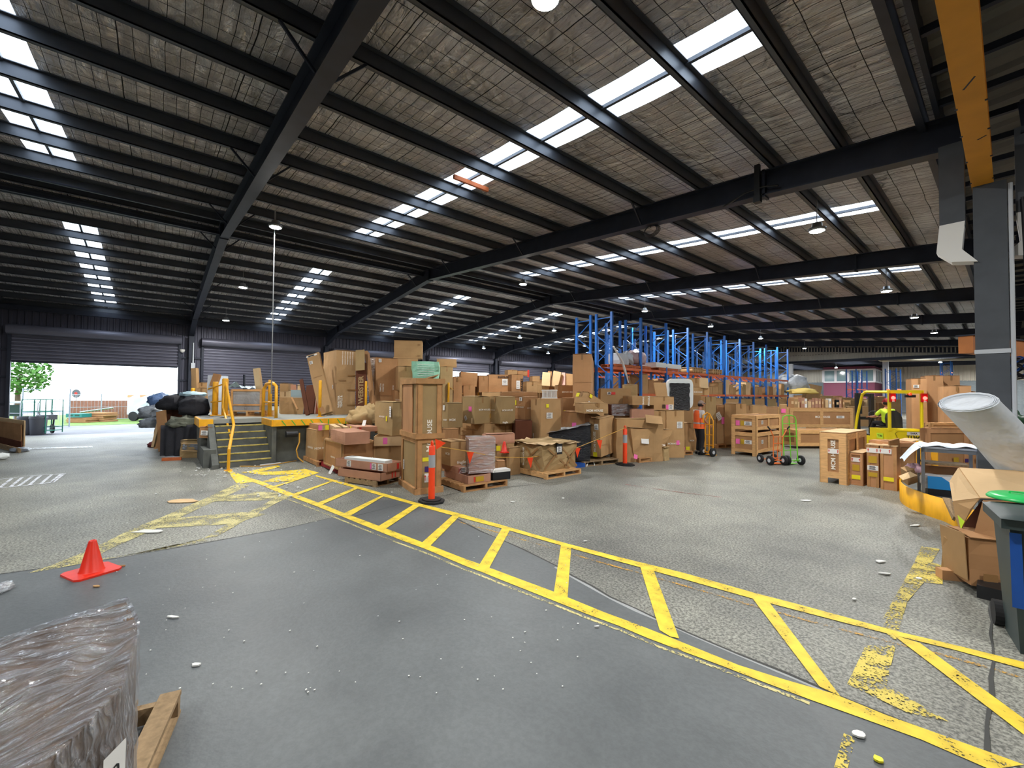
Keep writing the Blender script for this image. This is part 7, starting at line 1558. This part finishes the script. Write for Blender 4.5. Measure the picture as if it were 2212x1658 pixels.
# timber stacks and pallets outside
def timber(px0, px1, gy, yt, lab, mk, n=4):
    d = gd(gy); a = AD(px0, gy, d); b = AD(px1, gy, d); H_ = AD(px0, yt, d).z; t = thing('timber_stack', lab, 'timber', (a.x, a.y, 0), math.atan2((b-a).y, (b-a).x)); L_ = (b-a).length
    for i in range(n): z = H_*i/n; MB().box((rnd(0, .1), rnd(0, .08), z), (L_-rnd(0, .15), .9, z+H_/n*.78)).build('plank_layer', M[mk], t)
    return t
timber(140, 187, 919, 902, 'orange timber stack with a teal crate on top outside the door', 'card2')
p = AD(142, 898, gd(919)); t = thing('teal_crate', 'teal plastic crate on the orange timber outside', 'crate', (p.x, p.y, AD(142, 901, gd(919)).z), math.atan2(CR.y, CR.x)); MB().box((0, 0, 0), (.95, .6, .22)).build('crate_body', M['teal'], t); mb = MB(); mb.box((.15, -.01, .08), (.4, 0, .16)); mb.box((.55, -.01, .08), (.8, 0, .16)); mb.build('hand_holes', M['darkgreen'], t)
timber(178, 226, 917, 890, 'pale orange timber stack behind the teal crate', 'card2', 5)
slab('grey board lying over the pale timber stack outside', AD(172, 890, 27), AD(244, 880, 28), .6, .05, FH, 'lightgrey', 'board', 'board')
p = G(163, 905); q = AD(163, 849, gd(905)); t = thing('speed_sign', 'round-headed sign board outside the door', 'sign', (p.x, p.y, 0)); MB().tube([(0, 0, 0), (0, 0, q.z)], .03, 8).build('sign_pole', M['fence'], t); q2 = MB(); q2.lathe([(0, .02), (.28, .02), (.28, -.02), (0, -.02)], 24); o = q2.build('sign_disc', M['binlight'], t); o.rotation_euler = (R_(90), 0, R_(50)); o.location = (0, 0, q.z)
q2 = MB(); q2.lathe([(0, .03), (.1, .03), (.1, -.03), (0, -.03)], 20); o2 = q2.build('red_dot', M['red'], o)
d = 27; a = AD(275, 872, d); H_ = AD(275, 846, d).z; t = thing('caravan', 'low pale vehicle or container with debris on its roof beyond the fence', 'vehicle', (a.x, a.y, 0), math.atan2(CR.y, CR.x))
carton_mesh(2.1, 1.6, H_-.5, .05, False, seed=90).build('body', M['lightgrey'], t); t.children[0].location = (0, 0, .4); MB().box((0, -.02, H_-.35), (2.1, 1.6, H_-.2)).build('roof_debris', M['card3'], t)
for x in (.4, 1.7): MB().tube([(x, -.03, .3), (x, .15, .3)], .3, 18).build('wheel', M['rubber'], t)
# litter on the floor
M['litter'] = mat('white_litter', srgb(224, 224, 220), .7)
def scrap(px, py, s, lab, mk='litter', el=2.2, th=.018):
    p = G(px, py); mb = MB(); n = 9; a0 = rnd(0, 6.28); pts = []
    for k_ in range(n):
        a = 2*math.pi*k_/n; r_ = s*rnd(.6, 1.1); pts.append((r_*math.cos(a)*el*.5, r_*math.sin(a)*.5))
    mb.prism(pts, 0.008, .008+th); o = mb.build('litter', M[mk], loc=(p.x, p.y, 0)); o.rotation_euler = (0, 0, math.atan2(CR.y, CR.x)+rnd(-.3, .3)); tag(o, lab, 'litter')
for px, py, s, lab, mk, el in ((1902, 1214, .11, 'white foam scrap, uppermost of the three near the faded yellow paint', 'litter', 2.4), (1908, 1240, .09, 'white foam scrap, left of the lower two near the faded yellow paint', 'litter', 2.4), (1985, 1251, .08, 'white foam scrap on the faded yellow paint', 'litter', 1.6),
        (1845, 1296, .05, 'small white scrap inside the walkway edge at the right', 'litter', 1.6), (1977, 1136, .07, 'white scrap at the foot of the yellow kerb', 'litter', 2.6), (1897, 1644, .07, 'pale yellow scrap at the bottom right of the floor', 'yellow_st', 1.4), (1856, 1590, .08, 'grey paper scrap by the wide yellow line at the bottom right', 'litter', 1.6),
        (322, 1149, .17, 'white paper strip on the floor right of the cone', 'litter', 2.4), (397, 1083, .28, 'flat brown cardboard sheet on the floor by the faded hatching', 'cardpale', 2.2), (208, 1268, .05, 'tan leaf-like scrap below the cone', 'card', 2.6), (260, 1224, .06, 'brown sliver right of the cone', 'card2', 3.4),
        (374, 1335, .06, 'white sliver pair on the grey floor above the foreground pallet', 'litter', 3.2), (423, 1439, .06, 'white torn scrap right of the foreground load', 'litter', 1.8), (1265, 1170, .04, 'tiny white scrap right of the walkway', 'litter', 3), (1742, 1082, .08, 'white paper on the open floor before the crates', 'litter', 2.6), (1290, 1356, .03, 'tiny paper scrap below the walkway', 'litter', 2.6), (1108, 1085, .05, 'small white scrap in front of the pallets', 'litter', 2)):
    scrap(px, py, s*(1 if py < 1160 else .6), lab, mk, el, .01)
mb = MB()
for i in range(420):
    q = random.random()
    if q < .55: px, py = random.gauss(600, 70), random.gauss(1032, 22)
    elif q < .75: px, py = random.gauss(470, 40), random.gauss(1012, 14)
    else: px, py = rnd(250, 1250), rnd(1060, 1500)
    if py < 1006: continue
    p = G(px, py); s = rnd(.006, .018) if py < 1080 else rnd(.003, .006); mb.box((p.x-s, p.y-s, .008), (p.x+s, p.y+s*rnd(.6, 1.5), .008+s), None)
tag(mb.build('polystyrene_crumbs', M['litter']), 'scattered white polystyrene crumbs on the floor around the dock steps', 'crumbs', kind='stuff')
tag(MB().tube([G(478, 1012)+Vector((0, 0, .02)), G(490, 1006)+Vector((0, 0, .03)), G(500, 1008)+Vector((0, 0, .02)), G(560, 1008)+Vector((0, 0, .015)), G(600, 1003)+Vector((0, 0, .015)), G(640, 996)+Vector((0, 0, .02))], .012, 6).build('floor_cable', M['hose']), 'orange-tan cable on the floor along the bottom step', 'cable')
tag(MB().bar(G(562, 1006), G(606, 1001), .05, .03).build('white_batten', M['white'], loc=(0, 0, .02)), 'white batten lying on the floor at the bottom step', 'batten')

t = thing('security_camera', 'small white dome camera on the wall left of the second column', 'camera', AX(394, 757, WX+.2)); MB().lathe([(0, -.1), (.07, -.07), (.1, 0), (.1, .06), (0, .06)], 14).build('dome', M['white'], t, True); MB().box((-.2, -.03, 0), (0, .03, .05)).build('bracket', M['white'], t)
a = AX(418, 740, WX+.41); b = AX(418, 788, WX+.41); tag(MB().tube([a, (a.x, a.y, b.z)], .03, 8).build('conduit', M['lightgrey']), 'white conduit pipe running down the wall column by the second roller door', 'pipe'); tag(MB().box((-.06, -.08, -.2), (.06, .08, .1)).build('switch_box', M['lightgrey'], loc=(a.x, a.y, b.z)), 'small white switch box at the foot of the wall conduit', 'box')
# ================================================================ HAND TRUCKS
def wheel_(mb_t, c, r, w, axis, t):
    a = Vector(axis).normalized(); MB().tube([Vector(c)-a*w/2, Vector(c)-a*w*.35, Vector(c)+a*w*.35, Vector(c)+a*w/2], [r*.86, r, r, r*.86], 24).build('tyre', M['rubber'], t, True); MB().tube([Vector(c)-a*w*.54, Vector(c)+a*w*.54], r*.42, 16).build('hub', M['lightgrey'], t)
def htruck(label, pb, pt, w, mk, rot, lean, style, H_=1.15):
    """origin midway between the wheels; +x across, +y away"""
    t = thing('hand_truck', label, 'hand truck', (pb.x, pb.y, 0), rot); rr = .13
    for s in (-1, 1): wheel_(None, (s*w*.62, 0, rr), rr, .07, (1, 0, 0), t)
    def q(x, z): return Vector((x, lean*z+.05, z+.08))
    mb = MB()
    if style == 'hoop':
        pts = [q(-w/2, 0), q(-w/2, H_*.9), q(-w*.42, H_*.97), q(-w*.2, H_), q(w*.2, H_), q(w*.42, H_*.97), q(w/2, H_*.9), q(w/2, 0)]; mb.tube(pts, .016, 8); mb.tube([q(0, 0), q(0, H_)], .012, 8)
        for z in (.25, .55, .82): mb.tube([q(-w/2, H_*z), q(w/2, H_*z)], .012, 8)
    elif style == 'split':
        for s in (-1, 1): mb.tube([q(s*w*.3, 0), q(s*w*.34, H_*.75), q(s*w*.62, H_*.98)], .014, 8)
        mb.tube([q(0, 0.05), q(0, H_*.72)], .01, 6)
        for z in (.12, .35, .55, .74): mb.tube([q(-w*.33, H_*z), q(w*.33, H_*z)], .011, 8)
    else:
        mb.tube([q(0, .0), q(0, H_*.8), q(.0, H_*.95), q(0, H_)+Vector((0, -.1, 0)), q(0, H_*.93)+Vector((0, -.28, 0)), q(0, H_*.75)+Vector((0, -.25, 0))], .02, 8)
        mb.tube([q(w*.5, 0), q(w*.5, H_*.8), q(0, H_*.98)], .016, 8); mb.tube([q(-w*.5, 0), q(-w*.5, H_*.8), q(0, H_*.98)], .016, 8)
        for z in (.2, .45, .7): mb.tube([q(-w/2, H_*z), q(w/2, H_*z)], .012, 8)
    mb.build('frame', M[mk], t)
    mb = MB(); mb.tube([(-w*.62, 0, rr), (w*.62, 0, rr)], .012, 8); mb.bar((-w*.3, 0, rr), (-w*.3, .1, .08), .02, .02); mb.bar((w*.3, 0, rr), (w*.3, .1, .08), .02, .02); mb.build('axle', M[mk], t)
    MB().box((-w*.45, .03, .02), (w*.45, .24, .035)).build('toe_plate', M[mk], t)
    if style == 'split':
        for s in (-1, 1): MB().tube([q(s*w*.6, H_*.96), q(s*w*.8, H_*1.05)], .02, 8).build('grip', M['rubber'], t)
    return t
p = G(1682, 1004); htruck('orange hand truck with black grips and four wheels on the open floor', p, None, .42, 'htruck_o', math.atan2(CR.y, CR.x)+.15, -.06, 'split', .93)
t = bpy.data.objects['hand_truck']
for s in (-1, 1): wheel_(None, (s*.22+.0, .42, .13), .12, .06, (1, 0, 0), t)
MB().tube([(-.2, .42, .13), (-.1, .1, .12)], .014, 6).build('rear_strut', M['htruck_o'], t); MB().tube([(.2, .42, .13), (.1, .1, .12)], .014, 6).build('rear_strut', M['htruck_o'], t)
p = G(1712, 1004); htruck('lime green hoop-handled hand truck behind the orange one', p, None, .42, 'htruck_g', math.atan2(CR.y, CR.x)+.15, .05, 'hoop', 1.28)
p = G(1529, 984); htruck('amber hand truck held by the person', p, None, .3, 'htruck_y', math.atan2(CR.y, CR.x)-1.15, .02, 'cane', 1.28)
# ================================================================ PEOPLE
def skinned(name, verts, edges, radii, m_, parent, sub=2, root=0):
    me = bpy.data.meshes.new(name); me.from_pydata([tuple(v) for v in verts], edges, []); me.materials.append(m_); o = bpy.data.objects.new(name, me); COL.objects.link(o); o.parent = parent
    md = o.modifiers.new('skin', 'SKIN'); md.use_smooth_shade = True
    sk_ = me.skin_vertices[0].data if me.skin_vertices else None
    if sk_ is None:
        bm = bmesh.new(); bm.from_mesh(me); bm.verts.layers.skin.verify(); bm.to_mesh(me); bm.free(); sk_ = me.skin_vertices[0].data
    for i, r_ in enumerate(radii): sk_[i].radius = r_ if isinstance(r_, tuple) else (r_, r_); sk_[i].use_root = (i == root)
    s_ = o.modifiers.new('subsurf', 'SUBSURF'); s_.levels = sub; s_.render_levels = sub; return o
def chain(*seq):
    """list of (pos, radius) -> verts, edges, radii"""
    v = [Vector(p) for p, r_ in seq]; return v, [(i, i+1) for i in range(len(v)-1)], [r_ for p, r_ in seq]
def merge(base, add, at):
    """attach chain `add` whose first vertex joins base vertex `at`"""
    v, e, r_ = base; v2, e2, r2 = add; n = len(v); v = v+v2; r_ = r_+r2; e = e+[(a+n, b+n) for a, b in e2]+[(at, n)]; return v, e, r_
def head(t, c, rot, hs=1.0, hair=True):
    """head as a sculpted sphere: +y is the face direction in local space"""
    mb = MB(); Rz = Matrix.Rotation(rot, 3, 'Z')
    def hf(u, v):
        th = u*2*math.pi; ph = (v-.5)*math.pi; p = Vector((math.cos(th)*math.cos(ph)*.076, math.sin(th)*math.cos(ph)*.095, math.sin(ph)*.118))
        if p.z < 0: k_ = 1+p.z*2.6; p.x *= max(.45, k_+.1); p.y = p.y*max(.6, k_+.18)+(.012 if p.y > 0 else 0)
        if p.y > .05 and abs(p.x) < .02: p.y += .022*math.exp(-((p.z+.01)/.022)**2)*(1-abs(p.x)/.02)     # nose
        if p.y > .05: 
            for ex in (-.03, .03): p.y -= .012*math.exp(-(((p.x-ex)/.016)**2+((p.z-.018)/.012)**2))   # eye sockets
            p.y += .006*math.exp(-((p.x/.024)**2+((p.z+.052)/.007)**2))                                # lips
            p.y += .008*math.exp(-((p.x/.03)**2+((p.z+.088)/.016)**2))                                 # chin
        return Rz @ (p*hs)+c
    mb.grid(hf, 48, 36); o = mb.build('head', M['skin'], t, True)
    for s in (-1, 1):
        e = MB(); e.lathe([(0, .011), (.008, .008), (.011, 0), (.008, -.008), (0, -.011)], 10); o2 = e.build('eye', M['black'], o, True); o2.location = Rz @ Vector((s*.03, .083, .018))*hs+c; 
        a = MB(); a.grid(lambda u, v: Vector((.012*math.sin(v*math.pi)*.6, .018*math.cos(u*6.28)*v, .03*math.sin(u*6.28)*v)), 14, 5); o3 = a.build('ear', M['skin'], o, True); o3.location = Rz @ Vector((s*.078, -.008, 0))*hs+c; o3.rotation_euler = (0, 0, rot)
    mo = MB(); mo.box((-.022, 0, -.003), (.022, .004, .003)); o4 = mo.build('mouth', M['red'], o); o4.location = Rz @ Vector((0, .088, -.052))*hs+c; o4.rotation_euler = (0, 0, rot)
    return o, hf, Rz
def shell(name, m_, t, hf, c, k_, zlo, zhi, cond=None):
    mb = MB(); n1, n2 = 40, 30
    def f(u, v):
        p = hf(u, v); return c+(p-c)*k_
    vs = []; 
    for j in range(n2+1):
        for i in range(n1+1): vs.append(f(i/n1, j/n2))
    fs = []
    for j in range(n2):
        for i in range(n1):
            q = (j*(n1+1)+i, j*(n1+1)+i+1, (j+1)*(n1+1)+i+1, (j+1)*(n1+1)+i); m0 = sum((vs[a] for a in q), Vector((0, 0, 0)))/4-c
            if zlo <= m0.z <= zhi and (cond is None or cond(m0)): fs.append(q)
    mb.add(vs, fs); return mb.build(name, m_, t, True)
def hand(t, wrist, d, palmn, side, curl=.5, m_='skin'):
    """palm and five bent fingers; d = direction of the fingers, palmn = palm normal, side = direction towards the thumb"""
    d = Vector(d).normalized(); palmn = Vector(palmn).normalized(); s = Vector(side).normalized(); w = Vector(wrist)
    v, e, r_ = chain((w, .024), (w+d*.04, (.034, .018)), (w+d*.085, (.036, .016)))
    for i, (o_, L_) in enumerate(((.030, .068), (.011, .078), (-.010, .072), (-.030, .056))):
        b = w+d*.088+s*o_; k1 = b+d*L_*.45+palmn*L_*.25*curl; k2 = k1+(d*(1-curl)+palmn*curl*1.2).normalized()*L_*.32; k3 = k2+(d*(1-1.6*curl)+palmn*curl*1.6).normalized()*L_*.26
        v, e, r_ = merge((v, e, r_), chain((b, .0095), (k1, .009), (k2, .0085), (k3, .007)), 2)
    b = w+d*.03+s*.034; v, e, r_ = merge((v, e, r_), chain((b, .012), (b+(s*.7+d*.7)*.035+palmn*.01, .011), (b+(s*.5+d*.9)*.06+palmn*.02, .009)), 1)
    return v, e, r_
# -- standing worker, facing right in the photo
pf = G(1512, 981); fwd = (SR_*.95+FH*.25).normalized(); rgt = Vector((fwd.y, -fwd.x, 0)); PHt = 1.70
t = thing('person', 'person in an orange hi-vis vest and cap standing in profile holding the amber hand truck', 'person', (pf.x, pf.y, 0))
X = lambda f, r_, z: fwd*f+rgt*r_+Vector((0, 0, z*PHt/1.75))
v, e, r_ = chain((X(-.02, 0, .96), (.15, .12)), (X(-.03, 0, 1.12), (.14, .11)), (X(-.04, 0, 1.28), (.155, .115)), (X(-.03, 0, 1.40), (.15, .10)), (X(-.01, 0, 1.47), .062), (X(.015, 0, 1.54), .052), (X(.03, 0, 1.60), .055))
arms = {}
for s in (-1, 1):
    sh = X(-.03, s*.17, 1.42); el = X(.0 if s > 0 else .06, s*.22, 1.14); wr = X(.20 if s > 0 else .24, s*.16, .98)
    arms[s] = (sh, el, wr); v, e, r_ = merge((v, e, r_), chain((sh, .052), (sh.lerp(el, .5), .044), (el, .037), (el.lerp(wr, .5), .036), (wr, .026)), 3)
    hv, he, hr = hand(t, wr+X(.01, 0, -.005), fwd*.8+Vector((0, 0, -.5)), -rgt*s, Vector((0, 0, .6))+fwd*.5, .45); v, e, r_ = merge((v, e, r_), (hv, he, hr), len(v)-1)
skinned('body', v, e, r_, M['skin'], t, 1)
for s in (-1, 1):    # legs in trousers
    hp = X(-.03, s*.09, .95); kn = X(.05 if s < 0 else -.01, s*.11, .52); an = X(.02 if s < 0 else -.06, s*.12, .1)
    arms['l%d' % s] = an
v, e, r_ = chain((X(-.03, 0, 1.0), (.15, .125)), (X(-.03, 0, .93), (.165, .13)))
for s in (-1, 1):
    hp = X(-.03, s*.085, .88); kn = X(.05 if s < 0 else .0, s*.11, .52); an = arms['l%d' % s]; v, e, r_ = merge((v, e, r_), chain((hp, .098), (hp.lerp(kn, .5), .09), (kn, .076), (kn.lerp(an, .5), .07), (an, .066)), 1)
skinned('trousers', v, e, r_, M['trouser'], t, 2)
for s in (-1, 1):
    an = arms['l%d' % s]; mb = MB(); 
    mb.grid(lambda u, w: an+fwd*(-.07+.27*w)+rgt*(math.cos(u*6.28)*.045*(1-.3*w*w))+Vector((0, 0, -an.z+.005+max(0, math.sin(u*6.28))*(.085-.045*w))), 16, 8); mb.build('shoe', M['rubber'], t, True)
v, e, r_ = chain((X(-.03, 0, .93), (.165, .125)), (X(-.03, 0, 1.1), (.15, .12)), (X(-.04, 0, 1.28), (.165, .125)), (X(-.03, 0, 1.40), (.155, .11)), (X(-.015, 0, 1.455), .08))
for s in (-1, 1): sh, el, wr = arms[s]; v, e, r_ = merge((v, e, r_), chain((sh, .062), (sh.lerp(el, .45), .06), (sh.lerp(el, .78), .062)), 3)
skinned('tshirt', v, e, r_, M['shirt'], t, 2)
mb = MB()
def vest(u, w):
    a = u*2*math.pi; z = .86+.60*w; rx_v = .188-.01*math.sin(w*3.1)-(.05*max(0, w-.8)/.2); ry_v = .152-.01*math.sin(w*3.1)-(.03*max(0, w-.8)/.2); return X(-.035+math.cos(a)*ry_v, math.sin(a)*rx_v, z)
vs = [vest(i/36, j/20) for j in range(21) for i in range(37)]; fs = []
for j in range(20):
    for i in range(36):
        a = (i+.5)/36*2*math.pi
        if j > 11 and abs(math.sin(a)) > .80: continue     # arm holes
        if j > 14 and math.cos(a) > .75: continue          # neck v
        fs.append((j*37+i, j*37+i+1, (j+1)*37+i+1, (j+1)*37+i))
mb.add(vs, fs); mb.build('hivis_vest', M['hivis_o'], t, True)
mb = MB(); mb.grid(lambda u, w: (lambda p: p+(Vector((p.x, p.y, 0))-fwd*-.035).normalized()*.004)(vest(u, .26+.08*w)), 36, 2); mb.build('reflective_strip', M['reflect'], t, True)
hc = X(.045, 0, 1.655); hrot = math.atan2(fwd.y, fwd.x)-math.pi/2
ho_, hf_, Rz_ = head(t, hc, hrot, 1.0)
shell('hair', M['hair'], t, hf_, hc, 1.07, -.06, .09, lambda m0: (Rz_.inverted() @ m0).y < .02 and (Rz_.inverted() @ m0).z > -.075)
shell('cap', M['cap'], t, hf_, hc, 1.13, .032, .2)
mb = MB(); mb.grid(lambda u, w: hc+Rz_ @ Vector(((u-.5)*.15, .075+.085*w*(1-(2*u-1)**2*.5), .045-.012*w-.02*(2*u-1)**2)), 10, 5); mb.grid(lambda u, w: hc+Rz_ @ Vector(((u-.5)*.15, .075+.085*w*(1-(2*u-1)**2*.5), .050-.012*w-.02*(2*u-1)**2)), 10, 5); mb.build('cap_peak', M['cap'], t, True)
mb = MB(); mb.box((-.062, .078, .012), (.062, .098, .030)); o = mb.build('glasses', M['black'], t); o.location = hc; o.rotation_euler = (0, 0, hrot)
# ================================================================ FORKLIFT
RL = AD(1913, 985, 12.6); RR = AD(1999, 985, 12.2); RL.z = RR.z = 0; fx = (RR-RL); FWd = fx.length; fx.normalize(); fy = Vector((-fx.y, fx.x, 0)); frot = math.atan2(fx.y, fx.x)
# turn the truck so that its left side shows
frot += R_(16); fx = Vector((math.cos(frot), math.sin(frot), 0)); fy = Vector((-fx.y, fx.x, 0)); RRn = AD(1999, 985, 12.7); RRn.z = 0; o_ = RRn-fx*FWd
t = thing('forklift', 'yellow counterbalance forklift seen from behind with two lit red tail lamps', 'forklift', o_, frot); W_ = FWd
def fz(y, d=12.7): return 1.9-(y-850)*d/FPX
zb = fz(921); zt_g = 2.06
mb = MB(); mb.prism([(0.04, .1), (.12, 0), (W_-.12, 0), (W_-.04, .1), (W_, .5), (W_, 1.0), (0, 1.0), (0, .5)], .28, zb-.02); mb.build('counterweight', M['fork_yellow'], t)
mb = MB(); mb.prism([(0.02, .06), (W_-.02, .06), (W_-.02, .45), (.02, .45)], zb-.03, zb+.01); mb.build('counterweight_top', M['fork_yellow'], t)
mb = MB(); mb.box((.02, .9, .2), (W_-.02, 1.75, .62)); mb.build('chassis', M['fork_yellow'], t); MB().box((.05, .5, .62), (W_-.05, 1.7, .66)).build('floor_plate', M['black'], t)
for x in (.0, W_-.0):
    s = 1 if x == 0 else -1
    mb = MB(); mb.box((x-.035 if x else x, .05, zb-.05), (x+.045 if not x else x, .14, zt_g)); mb.build('rear_post', M['fork_yellow'], t)
    mb = MB(); mb.tube([(x+s*.03, .10, zt_g-.02), (x+s*.03, 1.2, zt_g+.0), (x+s*.03, 1.42, zt_g-.08), (x+s*.03, 1.72, 1.2), (x+s*.03, 1.85, .6)], .042, 8); mb.build('front_post', M['fork_yellow'], t)
mb = MB(); mb.box((-.02, .05, zt_g-.06), (W_+.02, .13, zt_g+.04)); 
for i in range(1, 6): mb.box((W_*i/6-.015, .1, zt_g-.02), (W_*i/6+.015, 1.3, zt_g+.02))
mb.box((0, 1.25, zt_g-.04), (W_, 1.32, zt_g+.03)); mb.build('overhead_guard', M['fork_yellow'], t)
M['taillamp'] = emis('red_tail_lamp', (1.0, .04, .03), 9)
for x in (.06, W_-.0):
    z = fz(854); MB().box((x-.07, -.02, z-.10), (x+.07, .05, z+.16)).build('lamp_housing', mat('red_lens', srgb(180, 20, 24), .3), t); mb = MB(); mb.lathe([(0, .05), (.035, .045), (.055, .0)], 16); o = mb.build('lit_lamp', M['taillamp'], t); o.location = (x, -.02, z+.02); o.rotation_euler = (R_(90), 0, 0)
    MB().box((x-.03, -.03, z-.10), (x+.03, -.02, z-.05)).build('reverse_lens', M['white'], t)
MB().box((W_*.5, .04, zt_g-.18), (W_*.78, .12, zt_g-.1)).build('camera_box', M['black'], t); MB().lathe([(0, .1), (.05, .08), (.06, 0)], 14, (W_*.62, .08, zt_g-.12)).build('amber_beacon', M['orange_pl'], t, True)
# mast
mb = MB()
for x in (.18, W_-.28): mb.box((x, 2.0, .1), (x+.1, 2.14, 2.0)); 
for z in (.4, 1.1, 1.9): mb.box((.18, 2.02, z), (W_-.18, 2.1, z+.1))
mb.build('mast', M['black'], t); mb = MB(); 
for x in (.3, W_-.42): mb.box((x, 2.15, .08), (x+.1, 3.2, .12))
mb.build('forks', M['steel'], t)
MB().box((.16, 2.0, 1.3), (.34, 2.1, 2.02)).build('mast_hose_cover', M['black'], t)
for x, y, r_ in ((.02, .42, .24), (W_-.16, .42, .24), (.0, 1.72, .3), (W_-.16, 1.72, .3)): MB().tube([(x, y, r_), (x+.14, y, r_)], r_, 24).build('tyre', M['rubber'], t)
# seat
mb = MB(); mb.prism([(W_*.28, 0), (W_*.72, 0), (W_*.74, .32), (W_*.70, .46), (W_*.58, .56), (W_*.42, .56), (W_*.30, .46), (W_*.26, .32)], 0, .1); o = mb.build('seat_back', M['black'], t); o.rotation_euler = (R_(82), 0, 0); o.location = (0, .62, zb-.02)
MB().box((W_*.27, .6, zb-.1), (W_*.73, 1.15, zb+.03)).build('seat_cushion', M['black'], t); MB().tube([(W_*.35, 1.35, zb+.35), (W_*.35, 1.6, zb-.05)], .02, 8).build('steering_column', M['black'], t)
mb = MB(); mb.tube([(W_*.35+.15*math.cos(a), 1.33+.05*math.sin(a), zb+.38+.12*math.sin(a)) for a in [k_*math.pi/9 for k_ in range(19)]], .013, 6); mb.build('steering_wheel', M['black'], t)
# plates and lettering
mz = (zb-.28)
def fm(x, z, e=.006): m_ = Matrix((Vector((1, 0, 0)), Vector((0, 0, 1)), Vector((0, -1, 0)))).transposed().to_4x4(); m_.translation = (x, -e, z); return m_
pl = rounded_sheet('name_plate', fm(W_*.68, zb-.12), W_*.42, .10, M['white'], t); lettering('ITARA', fm(W_*.66, zb-.12, .009), .2, M['black_ink'], pl)
lettering('T1366', fm(W_*.66, zb-.235), .36, M['black_ink'], t)
sp_ = rounded_sheet('number_plate', Matrix(((0, 0, -1, -.006), (-1, 0, 0, .5), (0, 1, 0, zb-.24), (0, 0, 0, 1))), .3, .16, M['hivis_y'], t); lettering('T1366', Matrix(((0, 0, -1, -.009), (-1, 0, 0, .5), (0, 1, 0, zb-.24), (0, 0, 0, 1))), .22, M['black_ink'], sp_)
mb = MB(); pts = [(W_*.12, zb-.12), (W_*.2, zb-.07), (W_*.9, zb-.07)]; 
for a, b in zip(pts, pts[1:]): mb.bar((a[0], -.004, a[1]), (b[0], -.004, b[1]), .004, .008)
pts = [(W_*.12, zb-.12), (W_*.2, zb-.28), (W_*.3, zb-.3)]
for a, b in zip(pts, pts[1:]): mb.bar((a[0], -.004, a[1]), (b[0], -.004, b[1]), .004, .008)
mb.build('cover_seam', M['black'], t)
# driver
L2W = lambda x, y, z: o_+fx*x+fy*y+Vector((0, 0, z))
dp = L2W(W_*.46, .85, 0); t = thing('person', 'forklift driver seen from behind in a lime hi-vis shirt and red cap', 'person', dp)
Q = lambda f, r_, z: fy*f+fx*r_+Vector((0, 0, z)); sb = zb+.06
v, e, r_ = chain((Q(0, 0, sb+.08), (.15, .12)), (Q(0, 0, sb+.3), (.14, .11)), (Q(0, 0, sb+.48), (.16, .11)), (Q(.02, 0, sb+.56), .06), (Q(.04, 0, sb+.63), .05))
wr_ = {}
for s in (-1, 1):
    sh = Q(.0, s*.17, sb+.48); el = Q(.16, s*.27, sb+.27); wr = Q(.42, -.12+s*.14, sb+.26); wr_[s] = (sh, el, wr)
    v, e, r_ = merge((v, e, r_), chain((sh, .05), (el, .038), (el.lerp(wr, .5), .035), (wr, .026)), 2); hv = hand(t, wr, fy, Vector((0, 0, -1)), fx*-s, .5); v, e, r_ = merge((v, e, r_), hv, len(v)-1)
skinned('body', v, e, r_, M['skin'], t, 1)
v, e, r_ = chain((Q(0, 0, sb+.04), (.16, .13)), (Q(0, 0, sb+.3), (.15, .12)), (Q(0, 0, sb+.46), (.165, .12)), (Q(.01, 0, sb+.535), .075))
for s in (-1, 1): sh, el, wr = wr_[s]; v, e, r_ = merge((v, e, r_), chain((sh, .064), (sh.lerp(el, .8), .058)), 2)
skinned('hivis_shirt', v, e, r_, M['hivis_y'], t, 2)
v, e, r_ = chain((Q(0, 0, sb+.06), (.16, .13)), (Q(.05, 0, sb+.03), (.15, .11)))
for s in (-1, 1): v, e, r_ = merge((v, e, r_), chain((Q(.12, s*.1, sb+.05), .09), (Q(.42, s*.13, sb+.08), .07), (Q(.5, s*.13, sb-.3), .055)), 1)
skinned('trousers', v, e, r_, M['trouser'], t, 2)
for s in (-1, 1): mb = MB(); mb.box((-.045, -.06, 0), (.045, .2, .09)); o = mb.build('boot', M['rubber'], t); o.location = Q(.5, s*.13, sb-.42); o.rotation_euler = (0, 0, frot)
hc2 = Q(.05, 0, sb+.74); ho_, hf2, Rz2 = head(t, hc2, frot+R_(20), 1.0)
shell('hair', M['hair'], t, hf2, hc2, 1.07, -.07, .09, lambda m0: (Rz2.inverted() @ m0).y < .03)
shell('cap', mat('dark_red_cap', srgb(140, 24, 28), .7), t, hf2, hc2, 1.12, .02, .2)
mb = MB(); mb.lathe([(0, .03), (.035, .025), (.045, 0), (.035, -.025), (0, -.03)], 16); o = mb.build('ear_muff', M['black'], t, True); o.location = hc2+Rz2 @ Vector((.085, -.01, 0)); o.rotation_euler = (0, R_(90), frot)
